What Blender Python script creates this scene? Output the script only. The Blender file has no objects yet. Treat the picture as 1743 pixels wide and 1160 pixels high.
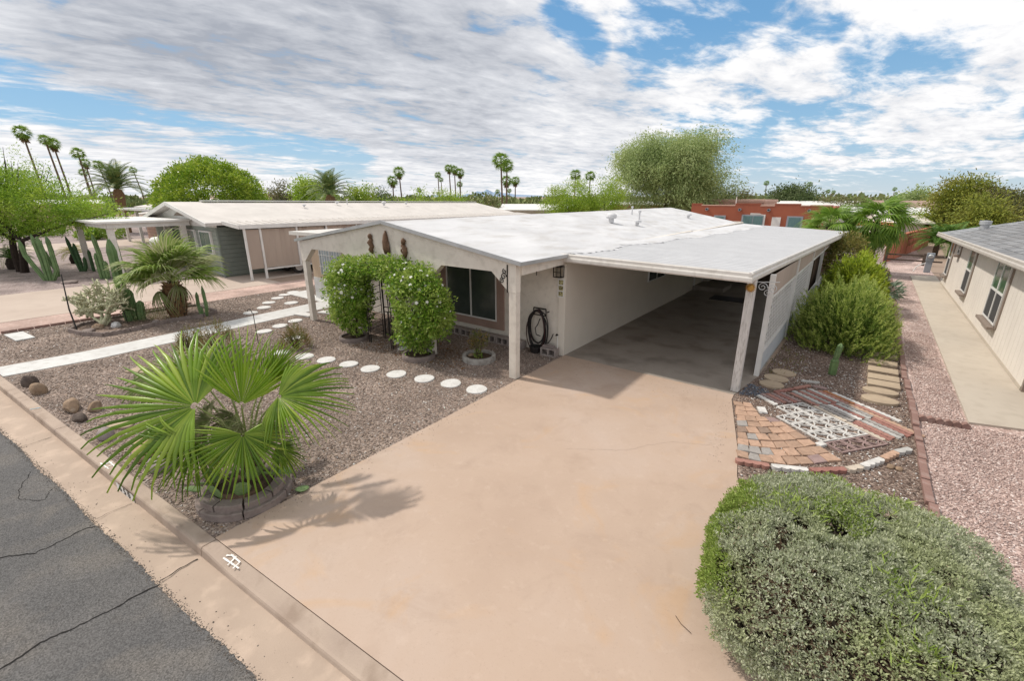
import bpy, bmesh, math, random
import numpy as np
from mathutils import Vector, Matrix

random.seed(7)
rng = np.random.default_rng(11)
C = bpy.context.scene.collection
R = math.radians
PI = math.pi

# ------------------------------------------------------------------ camera
CAM_H = 3.5
PITCH = math.atan(245 / 775.0)
YAW = R(37.3)
cam_d = bpy.data.cameras.new('camera'); cam = bpy.data.objects.new('camera', cam_d); C.objects.link(cam)
cam_d.sensor_width = 36; cam_d.lens = 775 / 1743 * 36
cam_d.clip_start = .05; cam_d.clip_end = 30000
cam.location = (0, 0, CAM_H); cam.rotation_euler = (PI/2 - PITCH, 0, YAW)
bpy.context.scene.camera = cam

# ------------------------------------------------------------------ sky and sun
SUN_AZ, SUN_EL = R(-169), R(52)          # direction towards the sun, math angle from +X
world = bpy.data.worlds.new('World'); bpy.context.scene.world = world; world.use_nodes = True
nt = world.node_tree; N = nt.nodes; L = nt.links
for n in list(N): N.remove(n)
def nd(t, **k):
    n = N.new(t)
    for a, b in k.items(): setattr(n, a, b)
    return n
def mth(op, a, b=None, c=None, clamp=False):
    n = nd('ShaderNodeMath', operation=op, use_clamp=clamp)
    for i, v in enumerate((a, b, c)):
        if v is None: continue
        if isinstance(v, (int, float)): n.inputs[i].default_value = v
        else: L.new(v, n.inputs[i])
    return n.outputs[0]
sky = nd('ShaderNodeTexSky', sky_type='NISHITA', sun_disc=False, sun_elevation=SUN_EL, sun_rotation=PI/2 - SUN_AZ)
sky.air_density = 1.0; sky.dust_density = .2; sky.ozone_density = 3
skyb = nd('ShaderNodeVectorMath', operation='SCALE'); L.new(sky.outputs[0], skyb.inputs[0]); skyb.inputs[3].default_value = .125
tc = nd('ShaderNodeTexCoord'); sp = nd('ShaderNodeSeparateXYZ'); L.new(tc.outputs['Generated'], sp.inputs[0])
zc = mth('MAXIMUM', sp.outputs[2], 0.0)
den = mth('ADD', zc, .10)
u_ = mth('DIVIDE', sp.outputs[0], den); v_ = mth('DIVIDE', sp.outputs[1], den)
# rotate so that the bands run the way the clouds do
ca, sa = math.cos(R(75)), math.sin(R(75))
uu = mth('ADD', mth('MULTIPLY', u_, ca), mth('MULTIPLY', v_, sa))
vv = mth('SUBTRACT', mth('MULTIPLY', v_, ca), mth('MULTIPLY', u_, sa))
cv = nd('ShaderNodeCombineXYZ'); L.new(mth('MULTIPLY', uu, .62), cv.inputs[0]); L.new(vv, cv.inputs[1]); cv.inputs[2].default_value = 3.7
def noise(vec, scale, detail, rough, dist=0.0, off=None):
    n = nd('ShaderNodeTexNoise'); n.inputs['Scale'].default_value = scale; n.inputs['Detail'].default_value = detail
    n.inputs['Roughness'].default_value = rough; n.inputs['Distortion'].default_value = dist
    if off:
        a = nd('ShaderNodeVectorMath', operation='ADD'); L.new(vec, a.inputs[0]); a.inputs[1].default_value = off; vec = a.outputs[0]
    L.new(vec, n.inputs['Vector']); return n.outputs[0]
big = noise(cv.outputs[0], .85, 3, .5, .4)
fine = noise(cv.outputs[0], 2.6, 12, .62, .5, (3, 7, 1))
puff = noise(cv.outputs[0], 9.0, 8, .6, .3, (1, 2, 5))
def dirvec(px, py):
    x = (px - 871.5) / 775; y = -(py - 580) / 775; c, s = math.cos(PITCH), math.sin(PITCH)
    d = Vector((x, c + y*s, -s + y*c)).normalized()
    return Matrix.Rotation(YAW, 3, 'Z') @ d
def blob(px0, py0, px1, py1, w):
    """soft capsule on the sky between two directions"""
    a, b = dirvec(px0, py0), dirvec(px1, py1)
    ab = b - a
    s1 = nd('ShaderNodeVectorMath', operation='SUBTRACT'); L.new(nrm, s1.inputs[0]); s1.inputs[1].default_value = a
    dt = nd('ShaderNodeVectorMath', operation='DOT_PRODUCT'); L.new(s1.outputs[0], dt.inputs[0]); dt.inputs[1].default_value = ab / max(ab.length_squared, 1e-9)
    t = mth('MINIMUM', mth('MAXIMUM', dt.outputs['Value'], 0.0), 1.0)
    sc = nd('ShaderNodeVectorMath', operation='SCALE'); sc.inputs[0].default_value = ab; L.new(t, sc.inputs[3])
    s2 = nd('ShaderNodeVectorMath', operation='SUBTRACT'); L.new(s1.outputs[0], s2.inputs[0]); L.new(sc.outputs[0], s2.inputs[1])
    ln = nd('ShaderNodeVectorMath', operation='LENGTH'); L.new(s2.outputs[0], ln.inputs[0])
    q = mth('DIVIDE', ln.outputs['Value'], w)
    return mth('SUBTRACT', 1.0, mth('MINIMUM', mth('MULTIPLY', q, q), 1.0))
nn = nd('ShaderNodeVectorMath', operation='NORMALIZE'); L.new(tc.outputs['Generated'], nn.inputs[0]); nrm = nn.outputs[0]
gr_ = nd('ShaderNodeValToRGB'); L.new(zc, gr_.inputs[0]); ge = gr_.color_ramp.elements; ge[0].position = 0; ge[0].color = (.50, .60, .69, 1); ge[1].position = .6; ge[1].color = (.09, .24, .48, 1)
g2 = ge.new(.10); g2.color = (.27, .47, .66, 1); g3 = ge.new(.28); g3.color = (.15, .35, .60, 1)
smx = nd('ShaderNodeMix', data_type='RGBA'); smx.inputs[0].default_value = .85; L.new(skyb.outputs[0], smx.inputs[6]); L.new(gr_.outputs[0], smx.inputs[7])
blues = [blob(-40, 150, 600, 280, .055), blob(1180, 300, 1800, 300, .13), blob(1310, 235, 1450, 225, .07),
         mth('MULTIPLY', blob(1130, 60, 1240, 15, .10), .8), mth('MULTIPLY', blob(1480, 110, 1600, 95, .06), .8), mth('MULTIPLY', blob(950, 15, 1010, 85, .04), .8), mth('MULTIPLY', blob(1330, 70, 1420, 50, .03), .6)]
bl = blues[0]
for b in blues[1:]: bl = mth('MAXIMUM', bl, b)
puffs = mth('MAXIMUM', blob(1330, 235, 1700, 225, .035), blob(1400, 262, 1743, 268, .03))
cover = mth('ADD', mth('MULTIPLY', mth('SUBTRACT', fine, .5), 3.0), mth('MULTIPLY', mth('SUBTRACT', big, .5), 1.2))
cover = mth('ADD', cover, mth('MULTIPLY', mth('SUBTRACT', puff, .5), 1.9))
cover = mth('ADD', cover, .88)
cover = mth('SUBTRACT', cover, mth('MULTIPLY', bl, 1.15))
cover = mth('ADD', cover, mth('MULTIPLY', puffs, .75))
mr = nd('ShaderNodeMapRange', interpolation_type='SMOOTHSTEP'); L.new(cover, mr.inputs[0]); mr.inputs[1].default_value = -.25; mr.inputs[2].default_value = .74
mask = mr.outputs[0]
# cloud tone: white with grey undersides
dk = mth('MAXIMUM', blob(230, 35, 780, 115, .22), mth('MULTIPLY', blob(560, 200, 1000, 160, .16), .45))
tone = mth('ADD', mth('MULTIPLY', mth('SUBTRACT', fine, .5), -1.05), mth('MULTIPLY', mth('SUBTRACT', puff, .5), -1.0))
tone = mth('ADD', tone, mth('MULTIPLY', dk, .72))
tone = mth('ADD', tone, mth('MULTIPLY', mth('SUBTRACT', noise(cv.outputs[0], 1.5, 5, .5, .3, (9, 4, 2)), .5), .9))
tone = mth('ADD', tone, .12, clamp=True)
cr = nd('ShaderNodeValToRGB'); L.new(tone, cr.inputs[0])
e = cr.color_ramp.elements; e[0].position = 0; e[0].color = (.90, .895, .90, 1); e[1].position = 1; e[1].color = (.37, .395, .45, 1)
m_ = e.new(.42); m_.color = (.66, .675, .715, 1)
mx = nd('ShaderNodeMix', data_type='RGBA'); L.new(mask, mx.inputs[0]); L.new(smx.outputs[2], mx.inputs[6]); L.new(cr.outputs[0], mx.inputs[7])
bg = nd('ShaderNodeBackground'); L.new(mx.outputs[2], bg.inputs[0]); bg.inputs[1].default_value = 1.0
ow = nd('ShaderNodeOutputWorld'); L.new(bg.outputs[0], ow.inputs[0])

sun_d = bpy.data.lights.new('sun', 'SUN'); sun = bpy.data.objects.new('sun', sun_d); C.objects.link(sun)
sun_d.energy = 3.0; sun_d.angle = R(2.2); sun_d.color = (1, .93, .83)
sd = Vector((math.cos(SUN_AZ)*math.cos(SUN_EL), math.sin(SUN_AZ)*math.cos(SUN_EL), math.sin(SUN_EL)))
sun.rotation_euler = sd.to_track_quat('Z', 'Y').to_euler()
vs = bpy.context.scene.view_settings
vs.view_transform = 'Standard'; vs.look = 'None'; vs.exposure = 0.17; vs.gamma = 1; vs.use_curve_mapping = False

# ------------------------------------------------------------------ places read off the photograph
def ray(px, py): 
    x = (px - 871.5) / 775; y = -(py - 580) / 775; c, s = math.cos(PITCH), math.sin(PITCH)
    return Matrix.Rotation(YAW, 3, 'Z') @ Vector((x, c + y*s, -s + y*c))
def gp(px, py, z=0.0):
    d = ray(px, py); t = (z - CAM_H) / d.z; return Vector((d.x*t, d.y*t, z))
def far(px, dist, z=0.0):
    d = ray(px, 335); k = dist / math.hypot(d.x, d.y); return Vector((d.x*k, d.y*k, z))
def hz(px, py, dist):
    d = ray(px, py); return CAM_H + d.z * dist / math.hypot(d.x, d.y)
def dp(px, py, depth):
    return Vector((0, 0, CAM_H)) + ray(px, py) * depth        # depth along the view axis

# ------------------------------------------------------------------ materials
def newmat(name):
    m = bpy.data.materials.new(name); m.use_nodes = True; t = m.node_tree
    return m, t, t.nodes, t.links, t.nodes['Principled BSDF']
def c4(c): return (c[0], c[1], c[2], 1)
def mat(name, c1, c2=None, scale=3, rough=.85, bump=0, bscale=60, spec=.25, metal=0, c3=None, s3=40, amt3=.4, coord='Object', stretch=None, lo=.35, hi=.65):
    m, t, n, l, p = newmat(name)
    p.inputs['Roughness'].default_value = rough; p.inputs['Specular IOR Level'].default_value = spec; p.inputs['Metallic'].default_value = metal
    tcn = n.new('ShaderNodeTexCoord'); vec = tcn.outputs[coord]
    if coord == 'World':
        pass
    if stretch:
        mp = n.new('ShaderNodeMapping'); mp.inputs['Scale'].default_value = stretch; l.new(vec, mp.inputs[0]); vec = mp.outputs[0]
    c2 = c2 or tuple(x*.82 for x in c1)
    a = n.new('ShaderNodeTexNoise'); a.inputs['Scale'].default_value = scale; a.inputs['Detail'].default_value = 7; a.inputs['Roughness'].default_value = .6; l.new(vec, a.inputs['Vector'])
    r = n.new('ShaderNodeValToRGB'); r.color_ramp.elements[0].position = lo; r.color_ramp.elements[1].position = hi
    r.color_ramp.elements[0].color = c4(c1); r.color_ramp.elements[1].color = c4(c2); l.new(a.outputs[0], r.inputs[0])
    col = r.outputs[0]
    if c3:
        b = n.new('ShaderNodeTexNoise'); b.inputs['Scale'].default_value = s3; b.inputs['Detail'].default_value = 5; l.new(vec, b.inputs['Vector'])
        rb = n.new('ShaderNodeMapRange'); rb.inputs[1].default_value = .5; rb.inputs[2].default_value = .68; l.new(b.outputs[0], rb.inputs[0])
        mu = n.new('ShaderNodeMath'); mu.operation = 'MULTIPLY'; l.new(rb.outputs[0], mu.inputs[0]); mu.inputs[1].default_value = amt3
        x = n.new('ShaderNodeMix'); x.data_type = 'RGBA'; l.new(mu.outputs[0], x.inputs[0]); l.new(col, x.inputs[6]); x.inputs[7].default_value = c4(c3); col = x.outputs[2]
    l.new(col, p.inputs['Base Color'])
    if bump:
        b = n.new('ShaderNodeTexNoise'); b.inputs['Scale'].default_value = bscale; b.inputs['Detail'].default_value = 4; l.new(vec, b.inputs['Vector'])
        bn = n.new('ShaderNodeBump'); bn.inputs['Strength'].default_value = bump; bn.inputs['Distance'].default_value = .01; l.new(b.outputs[0], bn.inputs['Height']); l.new(bn.outputs[0], p.inputs['Normal'])
    return m
def islandmat(name, cols, rough=.6, trans=0.0, spec=.3, nscale=0, ncol=None, bump=0):
    """each loose piece (leaf, pebble) takes its own colour; big noise patches on top"""
    m, t, n, l, p = newmat(name)
    p.inputs['Roughness'].default_value = rough; p.inputs['Specular IOR Level'].default_value = spec
    g = n.new('ShaderNodeNewGeometry'); r = n.new('ShaderNodeValToRGB'); l.new(g.outputs['Random Per Island'], r.inputs[0])
    els = r.color_ramp.elements
    while len(els) < len(cols): els.new(.5)
    for i, c in enumerate(cols):
        if len(c) == 4: els[i].position = c[3]
        else: els[i].position = i / (len(cols) - 1)
        els[i].color = (c[0], c[1], c[2], 1)
    col = r.outputs[0]
    if nscale:
        tcn = n.new('ShaderNodeTexCoord'); a = n.new('ShaderNodeTexNoise'); a.inputs['Scale'].default_value = nscale; a.inputs['Detail'].default_value = 3; l.new(tcn.outputs['Object'], a.inputs['Vector'])
        mr = n.new('ShaderNodeMapRange'); mr.inputs[1].default_value = .47; mr.inputs[2].default_value = .6; mr.inputs[4].default_value = .75; l.new(a.outputs[0], mr.inputs[0])
        x = n.new('ShaderNodeMix'); x.data_type = 'RGBA'; l.new(mr.outputs[0], x.inputs[0]); l.new(col, x.inputs[6]); x.inputs[7].default_value = c4(ncol); col = x.outputs[2]
    l.new(col, p.inputs['Base Color'])
    if trans:
        tr = n.new('ShaderNodeBsdfTranslucent'); l.new(col, tr.inputs[0]); ms = n.new('ShaderNodeMixShader'); ms.inputs[0].default_value = trans
        l.new(p.outputs[0], ms.inputs[1]); l.new(tr.outputs[0], ms.inputs[2]); l.new(ms.outputs[0], n['Material Output'].inputs[0])
    return m

# ------------------------------------------------------------------ mesh helpers
def link(name, me, parent=None, m=None):
    o = bpy.data.objects.new(name, me); C.objects.link(o)
    if m is not None and me is not None and len(me.materials) == 0: me.materials.append(m)
    if parent is not None: o.parent = parent
    return o
def tag(o, label=None, cat=None, group=None, kind=None):
    if label: o['label'] = label
    if cat: o['category'] = cat
    if group: o['group'] = group
    if kind: o['kind'] = kind
    return o
def thing(name, label, cat, loc=(0, 0, 0), rz=0, group=None):
    o = bpy.data.objects.new(name, None); C.objects.link(o); o.location = loc; o.rotation_euler = (0, 0, rz); o.empty_display_size = .1
    return tag(o, label, cat, group)
class MB:
    def __init__(s): s.v = []; s.f = []; s.mi = []; s.cur = 0
    def add(s, vs, fs):
        b = len(s.v); s.v += [tuple(x) for x in vs]; s.f += [tuple(i + b for i in f) for f in fs]; s.mi += [s.cur]*len(fs); return s
    def box(s, x0, x1, y0, y1, z0, z1):
        return s.hexa([(x0,y0,z0),(x1,y0,z0),(x1,y1,z0),(x0,y1,z0),(x0,y0,z1),(x1,y0,z1),(x1,y1,z1),(x0,y1,z1)])
    def hexa(s, p):
        return s.add(p, [(0,3,2,1),(4,5,6,7),(0,1,5,4),(1,2,6,5),(2,3,7,6),(3,0,4,7)])
    def bar(s, a, b, w, h, up=(0, 0, 1)):
        a, b = Vector(a), Vector(b); d = (b - a).normalized(); u = Vector(up)
        if abs(d.dot(u)) > .98: u = Vector((1, 0, 0))
        x = d.cross(u).normalized() * w/2; y = x.cross(d).normalized() * h/2
        return s.hexa([a-x-y, a+x-y, b+x-y, b-x-y, a-x+y, a+x+y, b+x+y, b-x+y])
    def prism(s, poly, z0, z1):
        n = len(poly)
        zz0 = z0 if isinstance(z0, (list, tuple)) else [z0]*n
        zz1 = z1 if isinstance(z1, (list, tuple)) else [z1]*n
        vs = [(p[0], p[1], zz0[i]) for i, p in enumerate(poly)] + [(p[0], p[1], zz1[i]) for i, p in enumerate(poly)]
        return s.add(vs, [tuple(range(n-1, -1, -1)), tuple(range(n, 2*n))] + [(i, (i+1) % n, n+(i+1) % n, n+i) for i in range(n)])
    def tube(s, pts, r, seg=8, cap=True):
        pts = [Vector(p) for p in pts]; n = len(pts)
        rs = r if isinstance(r, (list, tuple)) else [r]*n
        vs = []; prev = None
        for i, p in enumerate(pts):
            d = (pts[min(i+1, n-1)] - pts[max(i-1, 0)])
            if d.length < 1e-9: d = Vector((0, 0, 1))
            d.normalize()
            if prev is None:
                a = d.cross(Vector((0, 0, 1)) if abs(d.z) < .9 else Vector((1, 0, 0))).normalized()
            else:
                a = (prev - d*prev.dot(d))
                a = a.normalized() if a.length > 1e-6 else d.orthogonal().normalized()
            prev = a; b = d.cross(a)
            for k in range(seg):
                t = 2*PI*k/seg; vs.append(p + (a*math.cos(t) + b*math.sin(t))*rs[i])
        fs = [(i*seg+k, i*seg+(k+1) % seg, (i+1)*seg+(k+1) % seg, (i+1)*seg+k) for i in range(n-1) for k in range(seg)]
        if cap: fs += [tuple(range(seg-1, -1, -1)), tuple((n-1)*seg+k for k in range(seg))]
        return s.add(vs, fs)
    def lathe(s, prof, seg=16, c=(0, 0, 0), sx=1, sy=1):
        vs = []; n = len(prof)
        for r, z in prof:
            for k in range(seg):
                t = 2*PI*k/seg; vs.append((c[0]+r*math.cos(t)*sx, c[1]+r*math.sin(t)*sy, c[2]+z))
        fs = [(i*seg+k, i*seg+(k+1) % seg, (i+1)*seg+(k+1) % seg, (i+1)*seg+k) for i in range(n-1) for k in range(seg)]
        fs += [tuple(range(seg-1, -1, -1)), tuple((n-1)*seg+k for k in range(seg))]
        return s.add(vs, fs)
    def mesh(s, name, mats=None, smooth=False):
        me = bpy.data.meshes.new(name); me.from_pydata(s.v, [], s.f)
        if mats is not None:
            for m in (mats if isinstance(mats, (list, tuple)) else [mats]): me.materials.append(m)
        if max(s.mi, default=0) > 0: me.polygons.foreach_set('material_index', s.mi)
        if smooth: me.polygons.foreach_set('use_smooth', [True]*len(me.polygons))
        me.validate(); me.update(); return me
    def build(s, name, m, parent=None, smooth=False, bevel=0):
        o = link(name, s.mesh(name, m, smooth), parent)
        if bevel:
            b = o.modifiers.new('b', 'BEVEL'); b.width = bevel; b.segments = 2; b.limit_method = 'ANGLE'
        return o
def npmesh(name, V, F, m=None, smooth=False):
    """V (n,3), F (k,s) arrays of quads or tris"""
    me = bpy.data.meshes.new(name); V = np.asarray(V, dtype=np.float32); F = np.asarray(F, dtype=np.int32); k, s = F.shape
    me.vertices.add(len(V)); me.vertices.foreach_set('co', V.ravel())
    me.loops.add(k*s); me.loops.foreach_set('vertex_index', F.ravel())
    me.polygons.add(k); me.polygons.foreach_set('loop_start', np.arange(0, k*s, s, dtype=np.int32))
    me.polygons.foreach_set('loop_total', np.full(k, s, dtype=np.int32))
    if smooth: me.polygons.foreach_set('use_smooth', np.ones(k, dtype=bool))
    me.update(calc_edges=True)
    if m is not None: me.materials.append(m)
    return me
def leaves(P, D, size, aspect=.5, jit=.6, nbias=None, bend=0):
    """diamond leaves at points P pointing along D (plus jitter)"""
    n = len(P); D = D + rng.normal(0, jit, (n, 3)); D /= np.linalg.norm(D, axis=1)[:, None] + 1e-9
    S = rng.normal(0, 1, (n, 3)); S -= (S*D).sum(1)[:, None]*D; S /= np.linalg.norm(S, axis=1)[:, None] + 1e-9
    sz = (size * rng.uniform(.65, 1.25, n))[:, None] if np.ndim(size) == 0 else (size*rng.uniform(.7, 1.2, n))[:, None]
    V = np.stack([P, P + D*sz*.5 + S*sz*aspect*.5, P + D*sz, P + D*sz*.5 - S*sz*aspect*.5], 1).reshape(-1, 3)
    return V, np.arange(4*n).reshape(n, 4)
def lump(U, seed, f=2.3, amp=.16):
    r = np.random.default_rng(seed); o = np.zeros(len(U))
    for k in range(5):
        a = r.normal(0, 1, 3); a *= f*(1+.5*k)/np.linalg.norm(a); o += np.sin(U @ a * 1.7 + r.uniform(0, 6.28))/(1+.45*k)
    return 1 + amp*o/1.6
def unit(n):
    U = rng.normal(0, 1, (n, 3)); return U/np.linalg.norm(U, axis=1)[:, None]
def crown_pts(ells, n, seed, lo=.72, amp=.16, f=2.3, zmin=None):
    """points near the surface of a set of ellipsoids (c, r) -> P, outward D"""
    w = np.array([e[1][0]*e[1][2] for e in ells]); cnt = np.maximum(1, (n*w/w.sum()).astype(int)); PP = []; DD = []
    for i, (e, k) in enumerate(zip(ells, cnt)):
        U = unit(k); rad = rng.uniform(lo, 1, k)**.6 * lump(U, seed+i, f, amp)
        P = U*rad[:, None]*np.array(e[1]) + np.array(e[0]); 
        if zmin is not None:
            ok = P[:, 2] > zmin; P = P[ok]; U = U[ok]
        PP.append(P); DD.append(U)
    return np.concatenate(PP), np.concatenate(DD)
def pebbles(P, size, flat=.6):
    """octahedral crushed stones"""
    n = len(P); base = np.array([[1,0,0],[0,1,0],[-1,0,0],[0,-1,0],[0,0,1],[0,0,-1]], float)
    V = base[None]*size[:, None, None]*rng.uniform(.6, 1.25, (n, 6, 1)); V[:, :, 2] *= flat
    a = rng.uniform(0, 6.28, n); c, s = np.cos(a), np.sin(a); x = V[:, :, 0]*c[:, None] - V[:, :, 1]*s[:, None]; y = V[:, :, 0]*s[:, None] + V[:, :, 1]*c[:, None]
    tx = rng.normal(0, .35, n)[:, None]; V = np.stack([x, y, V[:, :, 2] + x*tx], 2) + P[:, None, :]
    f = np.array([[0,1,4],[1,2,4],[2,3,4],[3,0,4],[1,0,5],[2,1,5],[3,2,5],[0,3,5]])
    return V.reshape(-1, 3), (np.arange(n)[:, None, None]*6 + f[None]).reshape(-1, 3)
def inpoly(P, poly):
    x, y = P[:, 0], P[:, 1]; r = np.zeros(len(P), bool); n = len(poly)
    for i in range(n):
        x1, y1 = poly[i][:2]; x2, y2 = poly[(i+1) % n][:2]
        c = ((y1 > y) != (y2 > y)) & (x < (x2-x1)*(y-y1)/((y2-y1) if y2 != y1 else 1e-9) + x1); r ^= c
    return r
def scatter(poly, n, z=0.0, excl=()):
    xs = [p[0] for p in poly]; ys = [p[1] for p in poly]
    P = np.stack([rng.uniform(min(xs), max(xs), n), rng.uniform(min(ys), max(ys), n), np.full(n, z)], 1)
    ok = inpoly(P, poly)
    for e_ in excl:
        if len(e_) == 3 and not hasattr(e_[0], '__len__'): ok &= (P[:, 0]-e_[0])**2 + (P[:, 1]-e_[1])**2 > e_[2]**2
        else: ok &= ~inpoly(P, e_)
    return P[ok]
def blobrock(name, m, loc, size, seed, parent=None, sub=2, amp=.18, flat_bottom=True):
    bm = bmesh.new(); bmesh.ops.create_icosphere(bm, subdivisions=sub, radius=1); r = random.Random(seed)
    ks = [(Vector((r.gauss(0,1), r.gauss(0,1), r.gauss(0,1)))*1.6, r.uniform(0, 6)) for _ in range(5)]
    cuts = [(Vector((r.gauss(0,1), r.gauss(0,1), r.gauss(0,1))).normalized(), r.uniform(.6, .85)) for _ in range(6)]
    for v in bm.verts:
        p = v.co.copy(); p *= 1 + amp*sum(math.sin(p.dot(k)+o) for k, o in ks)/3
        for nrm_, dd in cuts:
            e_ = p.dot(nrm_) - dd
            if e_ > 0: p -= nrm_*e_*.8
        if flat_bottom: p.z = max(p.z, -.5)
        v.co = Vector((p.x*size[0], p.y*size[1], (p.z+.5)*size[2]))
    me = bpy.data.meshes.new(name); bm.to_mesh(me); bm.free(); me.materials.append(m)
    o = link(name, me, parent); o.location = loc; o.rotation_euler = (0, 0, r.uniform(0, 6.28)); return o
ORD = ['first', 'second', 'third', 'fourth', 'fifth', 'sixth', 'seventh', 'eighth', 'ninth', 'tenth', 'eleventh', 'twelfth', 'thirteenth', 'fourteenth', 'fifteenth', 'sixteenth']

# ------------------------------------------------------------------ palette
def stonemat(name, cols, vscale, bump=.6, tint=None):
    """gravel seen from too far to tell stones apart"""
    m, t, n, l, p = newmat(name); p.inputs['Roughness'].default_value = .9; p.inputs['Specular IOR Level'].default_value = .15
    tcn = n.new('ShaderNodeTexCoord'); v = n.new('ShaderNodeTexVoronoi'); v.inputs['Scale'].default_value = vscale; l.new(tcn.outputs['Object'], v.inputs['Vector'])
    sp_ = n.new('ShaderNodeSeparateColor'); l.new(v.outputs['Color'], sp_.inputs[0])
    r = n.new('ShaderNodeValToRGB'); l.new(sp_.outputs[0], r.inputs[0]); els = r.color_ramp.elements
    while len(els) < len(cols): els.new(.5)
    for i, c in enumerate(cols): els[i].position = c[3] if len(c) == 4 else i/(len(cols)-1); els[i].color = c4(c)
    a = n.new('ShaderNodeTexNoise'); a.inputs['Scale'].default_value = .9; a.inputs['Detail'].default_value = 6; l.new(tcn.outputs['Object'], a.inputs['Vector'])
    mr = n.new('ShaderNodeMapRange'); mr.inputs[1].default_value = .35; mr.inputs[2].default_value = .65; mr.inputs[3].default_value = .72; mr.inputs[4].default_value = 1.15; l.new(a.outputs[0], mr.inputs[0])
    x = n.new('ShaderNodeVectorMath'); x.operation = 'SCALE'; l.new(r.outputs[0], x.inputs[0]); l.new(mr.outputs[0], x.inputs[3]); l.new(x.outputs[0], p.inputs['Base Color'])
    bn = n.new('ShaderNodeBump'); bn.inputs['Strength'].default_value = bump; bn.inputs['Distance'].default_value = .02; bn.invert = True; l.new(v.outputs['Distance'], bn.inputs['Height']); l.new(bn.outputs[0], p.inputs['Normal'])
    return m
GREY_ST = [(.11,.085,.07,0), (.20,.155,.13,.2), (.27,.21,.175,.45), (.32,.24,.195,.65), (.24,.20,.18,.8), (.38,.31,.265,.93), (.66,.62,.58,.98)]
PINK_ST = [(.25,.175,.155,0), (.42,.305,.27,.25), (.52,.39,.35,.5), (.40,.31,.285,.7), (.60,.47,.42,.88), (.74,.65,.61,1)]
MULCH_ST = [(.07,.05,.04,0), (.15,.105,.085,.3), (.24,.17,.135,.55), (.20,.16,.14,.75), (.36,.28,.23,.9), (.75,.72,.68,.98)]
M = {}
M['yardbase'] = stonemat('grey gravel bed', GREY_ST[:6], 38)
M['pinkbase'] = stonemat('pink gravel bed', PINK_ST, 30)
M['mulchbase'] = stonemat('dark gravel bed', MULCH_ST[:5], 40)
M['farpink'] = stonemat('far pink gravel', [(.38,.27,.23),(.47,.34,.295),(.43,.31,.265),(.52,.40,.35)], 20, .2)
M['fargrey'] = stonemat('far purple gravel', [(.20,.15,.14),(.30,.24,.225),(.36,.30,.28),(.26,.20,.19),(.42,.36,.34)], 22, .4)
M['greystones'] = islandmat('grey crushed stone', GREY_ST, .9, spec=.15)
M['pinkstones'] = islandmat('pink crushed stone', PINK_ST, .9, spec=.15)
M['mulchstones'] = islandmat('dark crushed stone', MULCH_ST, .9, spec=.15)
M['white'] = mat('white paint', (.72,.71,.69), (.62,.61,.59), 2, .5, .1, 80)
M['whitepost'] = mat('weathered white wood', (.64,.62,.60), (.52,.50,.48), 4, .7, .5, 30, c3=(.20,.17,.15), s3=9, amt3=.6, stretch=(6,6,.8))
M['stucco'] = mat('cream stucco', (.70,.65,.58), (.62,.57,.505), 1.5, .9, .55, 45, c3=(.40,.36,.31), s3=7, amt3=.3)
M['stuccowarm'] = mat('cream wall', (.69,.64,.565), (.64,.59,.52), .8, .9, .35, 60)
M['trim'] = mat('taupe trim', (.34,.235,.195), (.29,.20,.165), 3, .8, .2, 50)
M['roof'] = mat('white coated roof', (.62,.62,.63), (.50,.50,.51), 1.2, .6, .7, 9, c3=(.40,.38,.36), s3=2.6, amt3=.5, stretch=(1,.45,1))
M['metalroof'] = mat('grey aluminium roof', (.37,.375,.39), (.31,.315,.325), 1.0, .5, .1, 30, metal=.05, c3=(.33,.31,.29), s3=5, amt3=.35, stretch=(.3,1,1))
M['fascia'] = mat('cream metal fascia', (.66,.635,.60), (.60,.57,.53), 2, .45, 0, c3=(.38,.35,.31), s3=9, amt3=.3)
M['alu'] = mat('aluminium edge', (.50,.51,.52), (.42,.43,.44), 4, .4, 0, metal=.5)
M['black'] = mat('black iron', (.015,.014,.014), (.03,.026,.022), 6, .5, .2, 60)
M['rubber'] = mat('black rubber', (.02,.019,.018), (.035,.03,.03), 8, .45)
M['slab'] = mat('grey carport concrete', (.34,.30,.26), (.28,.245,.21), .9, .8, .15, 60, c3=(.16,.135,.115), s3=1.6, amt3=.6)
M['strip'] = mat('beige path concrete', (.50,.445,.375), (.45,.395,.33), .7, .85, .15, 90, c3=(.36,.31,.25), s3=5, amt3=.3)
M['whitewalk'] = mat('white painted concrete', (.60,.60,.585), (.52,.515,.50), 1, .8, .2, 70, c3=(.36,.34,.31), s3=6, amt3=.4)
M['whitestone'] = mat('white stepping stone', (.66,.655,.64), (.55,.54,.52), 4, .85, .4, 60, c3=(.38,.35,.32), s3=40, amt3=.45)
M['tanstone'] = mat('tan stepping stone', (.42,.335,.24), (.35,.275,.20), 5, .85, .3, 50)
M['block'] = mat('grey cinder block', (.33,.285,.265), (.26,.22,.205), 8, .95, .6, 90)
M['planter'] = mat('pink grey edging concrete', (.27,.22,.20), (.20,.165,.15), 5, .9, .5, 60, c3=(.15,.11,.10), s3=12, amt3=.5)
M['greyplanter'] = mat('grey planter concrete', (.42,.40,.37), (.32,.30,.28), 5, .9, .5, 60, c3=(.2,.18,.16), s3=9, amt3=.5)
M['soil'] = mat('dark soil', (.10,.065,.045), (.055,.035,.025), 12, .95, .8, 60)
M['glass'] = mat('dark window glass', (.045,.06,.055), (.07,.085,.075), 2, .12, 0, spec=.6)
M['screen'] = mat('beige screen fabric', (.42,.345,.29), (.36,.29,.245), .8, .9, .1, 120, stretch=(1,1,.3))
M['wood'] = mat('brown carved wood', (.20,.12,.075), (.10,.06,.04), 8, .8, .6, 40)
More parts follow.
